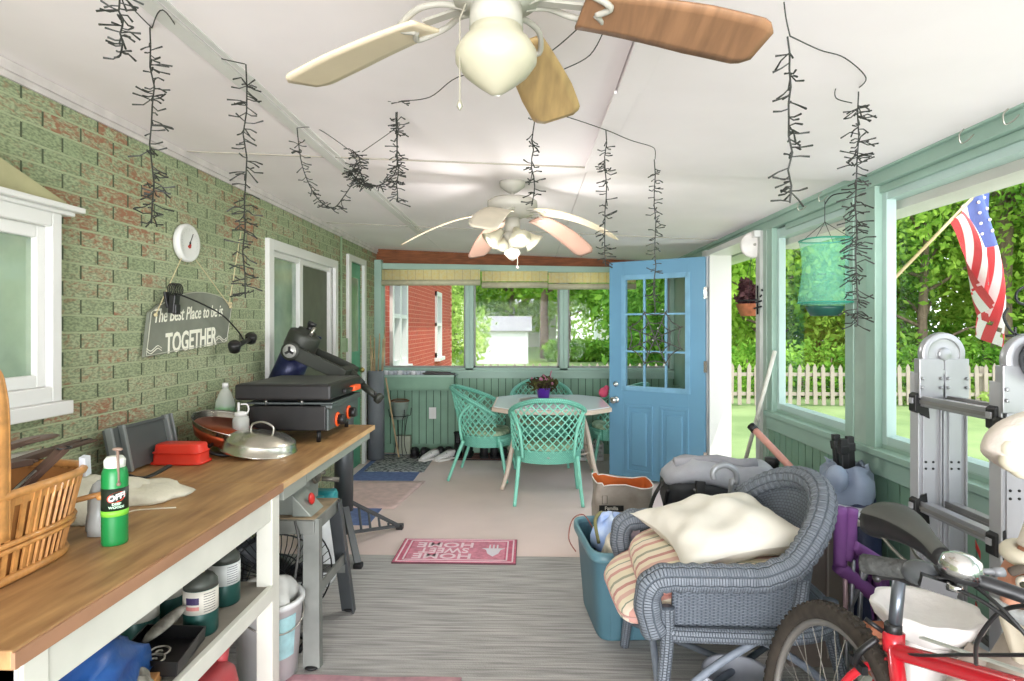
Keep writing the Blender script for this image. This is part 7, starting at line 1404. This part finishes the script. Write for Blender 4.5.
def hook(loc, lab):
    p = Vector(loc); b = MB(); b.tube(smooth_path([p+Vector((.0, 0, .02)), p+Vector((-.02, 0, .0)), p+Vector((-.045, 0, -.01)), p+Vector((-.05, 0, .02)), p+Vector((-.035, 0, .04))], 6), .0028, 6); one(b, 'metal_hook', steel, tuple(p), lab, 'hook', 'hooks on the window header')
hook((XR-.03, 3.5, 2.13), 'metal hook on the header left of the fly trap'); hook((XR-.03, 3.25, 2.13), 'metal hook on the header above the fly trap'); hook((XR-.03, 2.2, 2.12), 'metal hook on the header above the large window, farther one'); hook((XR-.03, 2.0, 2.12), 'metal hook on the header above the large window, nearer one')
# wall bracket on the door post
b = MB(); c = at(757.5, 300, Y=4.2); b.tube([c+Vector((0, 0, -.1)), c+Vector((0, 0, .1))], .007, 6)
for k in range(4): b.tube([c+Vector((-.03*math.cos(k), -.01, -.06+k*.04)), c+Vector((.025, -.01, -.045+k*.04))], .006, 6)
b.tube([c+Vector((.0, 0, .0)), c+Vector((-.1, .1, .0))], .005, 6); one(b, 'iron_bracket', fb, tuple(c), 'small black iron ornament on the post beside the doorway', 'ornament')
# hanging basket outside
c = Vector((2.02, 5.55, at(745, 305, Y=5.55).z)); t = thing('hanging_basket', 'terracotta hanging basket with dark red plants outside the open doorway', 'hanging basket', c)
b = MB(); b.lathe([(.001, -.10), (.09, -.10), (.13, -.0), (.135, .01), (.125, .005), (.001, -.01)], c, 28); b.build('pot', M('coco_orange', '#b3684a', .9, nz=(16, .25), bump=(30, .6)), t)
leafcloud('foliage', [(c.x, c.y, c.z+.08, .12, .12, .08), (c.x-.04, c.y, c.z+.16, .07, .07, .08)], 500, .05, leaf_mat('wine_leaf', '#4a2a33', '#7c5a5c', .2, 14), t, 91)
b = MB(); 
for q in range(3): a = q*2*PI/3; b.tube([c+Vector((.13*math.cos(a), .13*math.sin(a), 0)), c+Vector((0, 0, .42))], .002, 5)
b.tube([c+Vector((0, 0, .42)), (2.02, 5.55, 2.12)], .003, 5); b.build('chain', fb, t)
# flag
t = thing('flag', 'tattered stars and stripes flag hanging from a slanted pole outside the large window', 'flag', (XR+.14, 3.0, 1.68))
f0 = Vector((XR+.16, 3.0, at(885, 280, Y=3.0).z)); f1 = at(990, 180, Y=3.5)
b = MB(); b.cyl(f0, f1+(f1-f0).normalized()*.05, .008, None, 10); b.build('flag_pole', M('pole_wood', '#c9b284', .5), t); b = MB(); b.ell(f1+(f1-f0).normalized()*.06, .018, 12, 8); b.build('finial', M('brass', '#c9b072', .3, 1), t)
fr_, fw_, fbm = M('flag_red', '#cf4a4e', .8, nz=(6, .15)), M('flag_white', '#ece6e4', .8, nz=False), M('flag_blue', '#5f70ac', .8, nz=(6, .2))
b = MB(); Lp = (f1-f0).normalized(); nu, nv = 26, 39; g = []
for i in range(nu+1):
    for j in range(nv+1):
        u, v = i/nu, j/nv      # u along hoist (pole), v along fly (down)
        top = f1-Lp*(.52*u); hang = Vector((.05*(1-u)+.04*math.sin(v*5), .05*math.sin(v*6+u*5), -1)).normalized()
        conv = .86*v**.75; base = top.lerp(f1-Lp*.04+Vector((.03, 0, 0)), conv); L2 = .95
        p = base+hang*v*L2*(1-.30*u)+Vector((0, .035*math.sin(u*13+v*4), 0))*(1+v)
        g.append(p)
w = nv+1; faces = [[], [], []]
for i in range(nu):
    for j in range(nv):
        if j > nv*.66 and (i+((j*7)//5)) % 13 in (0,) : continue
        if j > nv*.82 and 8 < i < 16: continue
        k = 2 if (i < nu*7/13 and j < nv*.38) else (0 if int(i/nu*13) % 2 == 0 else 1)
        faces[k].append((i*w+j, (i+1)*w+j, (i+1)*w+j+1, i*w+j+1))
for k in range(3): b.m = k; b.add(g, faces[k], None, True)
fo = b.build('flag_cloth', [fr_, fw_, fbm], t)
b = MB(); 
for i in range(2, 13, 3):
    for j in range(2, 14, 3):
        p = g[i*w+j]; b.ell(p+Vector((-.004, -.008, 0)), .009, 6, 4)
b.build('stars', fw_, fo)
# scroll plant hook seen at the right edge
b = MB(); c = at(1010, 310, Y=2.35); b.tube([Vector((2.05, 2.6, ZG)), Vector((2.05, 2.6, 1.45))], .006, 6); b.tube(smooth_path([at(1040, 340, Y=2.6), at(1015, 334, Y=2.6), at(1004, 318, Y=2.6), at(1008, 308, Y=2.6)], 6), .006, 6); b.tube(smooth_path([at(1030, 305, Y=2.6), at(1018, 302, Y=2.6), at(1017, 292, Y=2.6), at(1028, 285, Y=2.6)], 6), .006, 6); b.tube([at(1006, 336, Y=2.6), at(1060, 332, Y=2.6)], .006, 6)
b.tube([at(1040, 340, Y=2.6), (2.05, 2.6, 1.4)], .005, 6) if False else None
one(b, 'scroll_hook', fb, (2.2, 2.6, 1.4), 'dark scrolled iron plant hook outside the window at the right edge', 'plant hook')
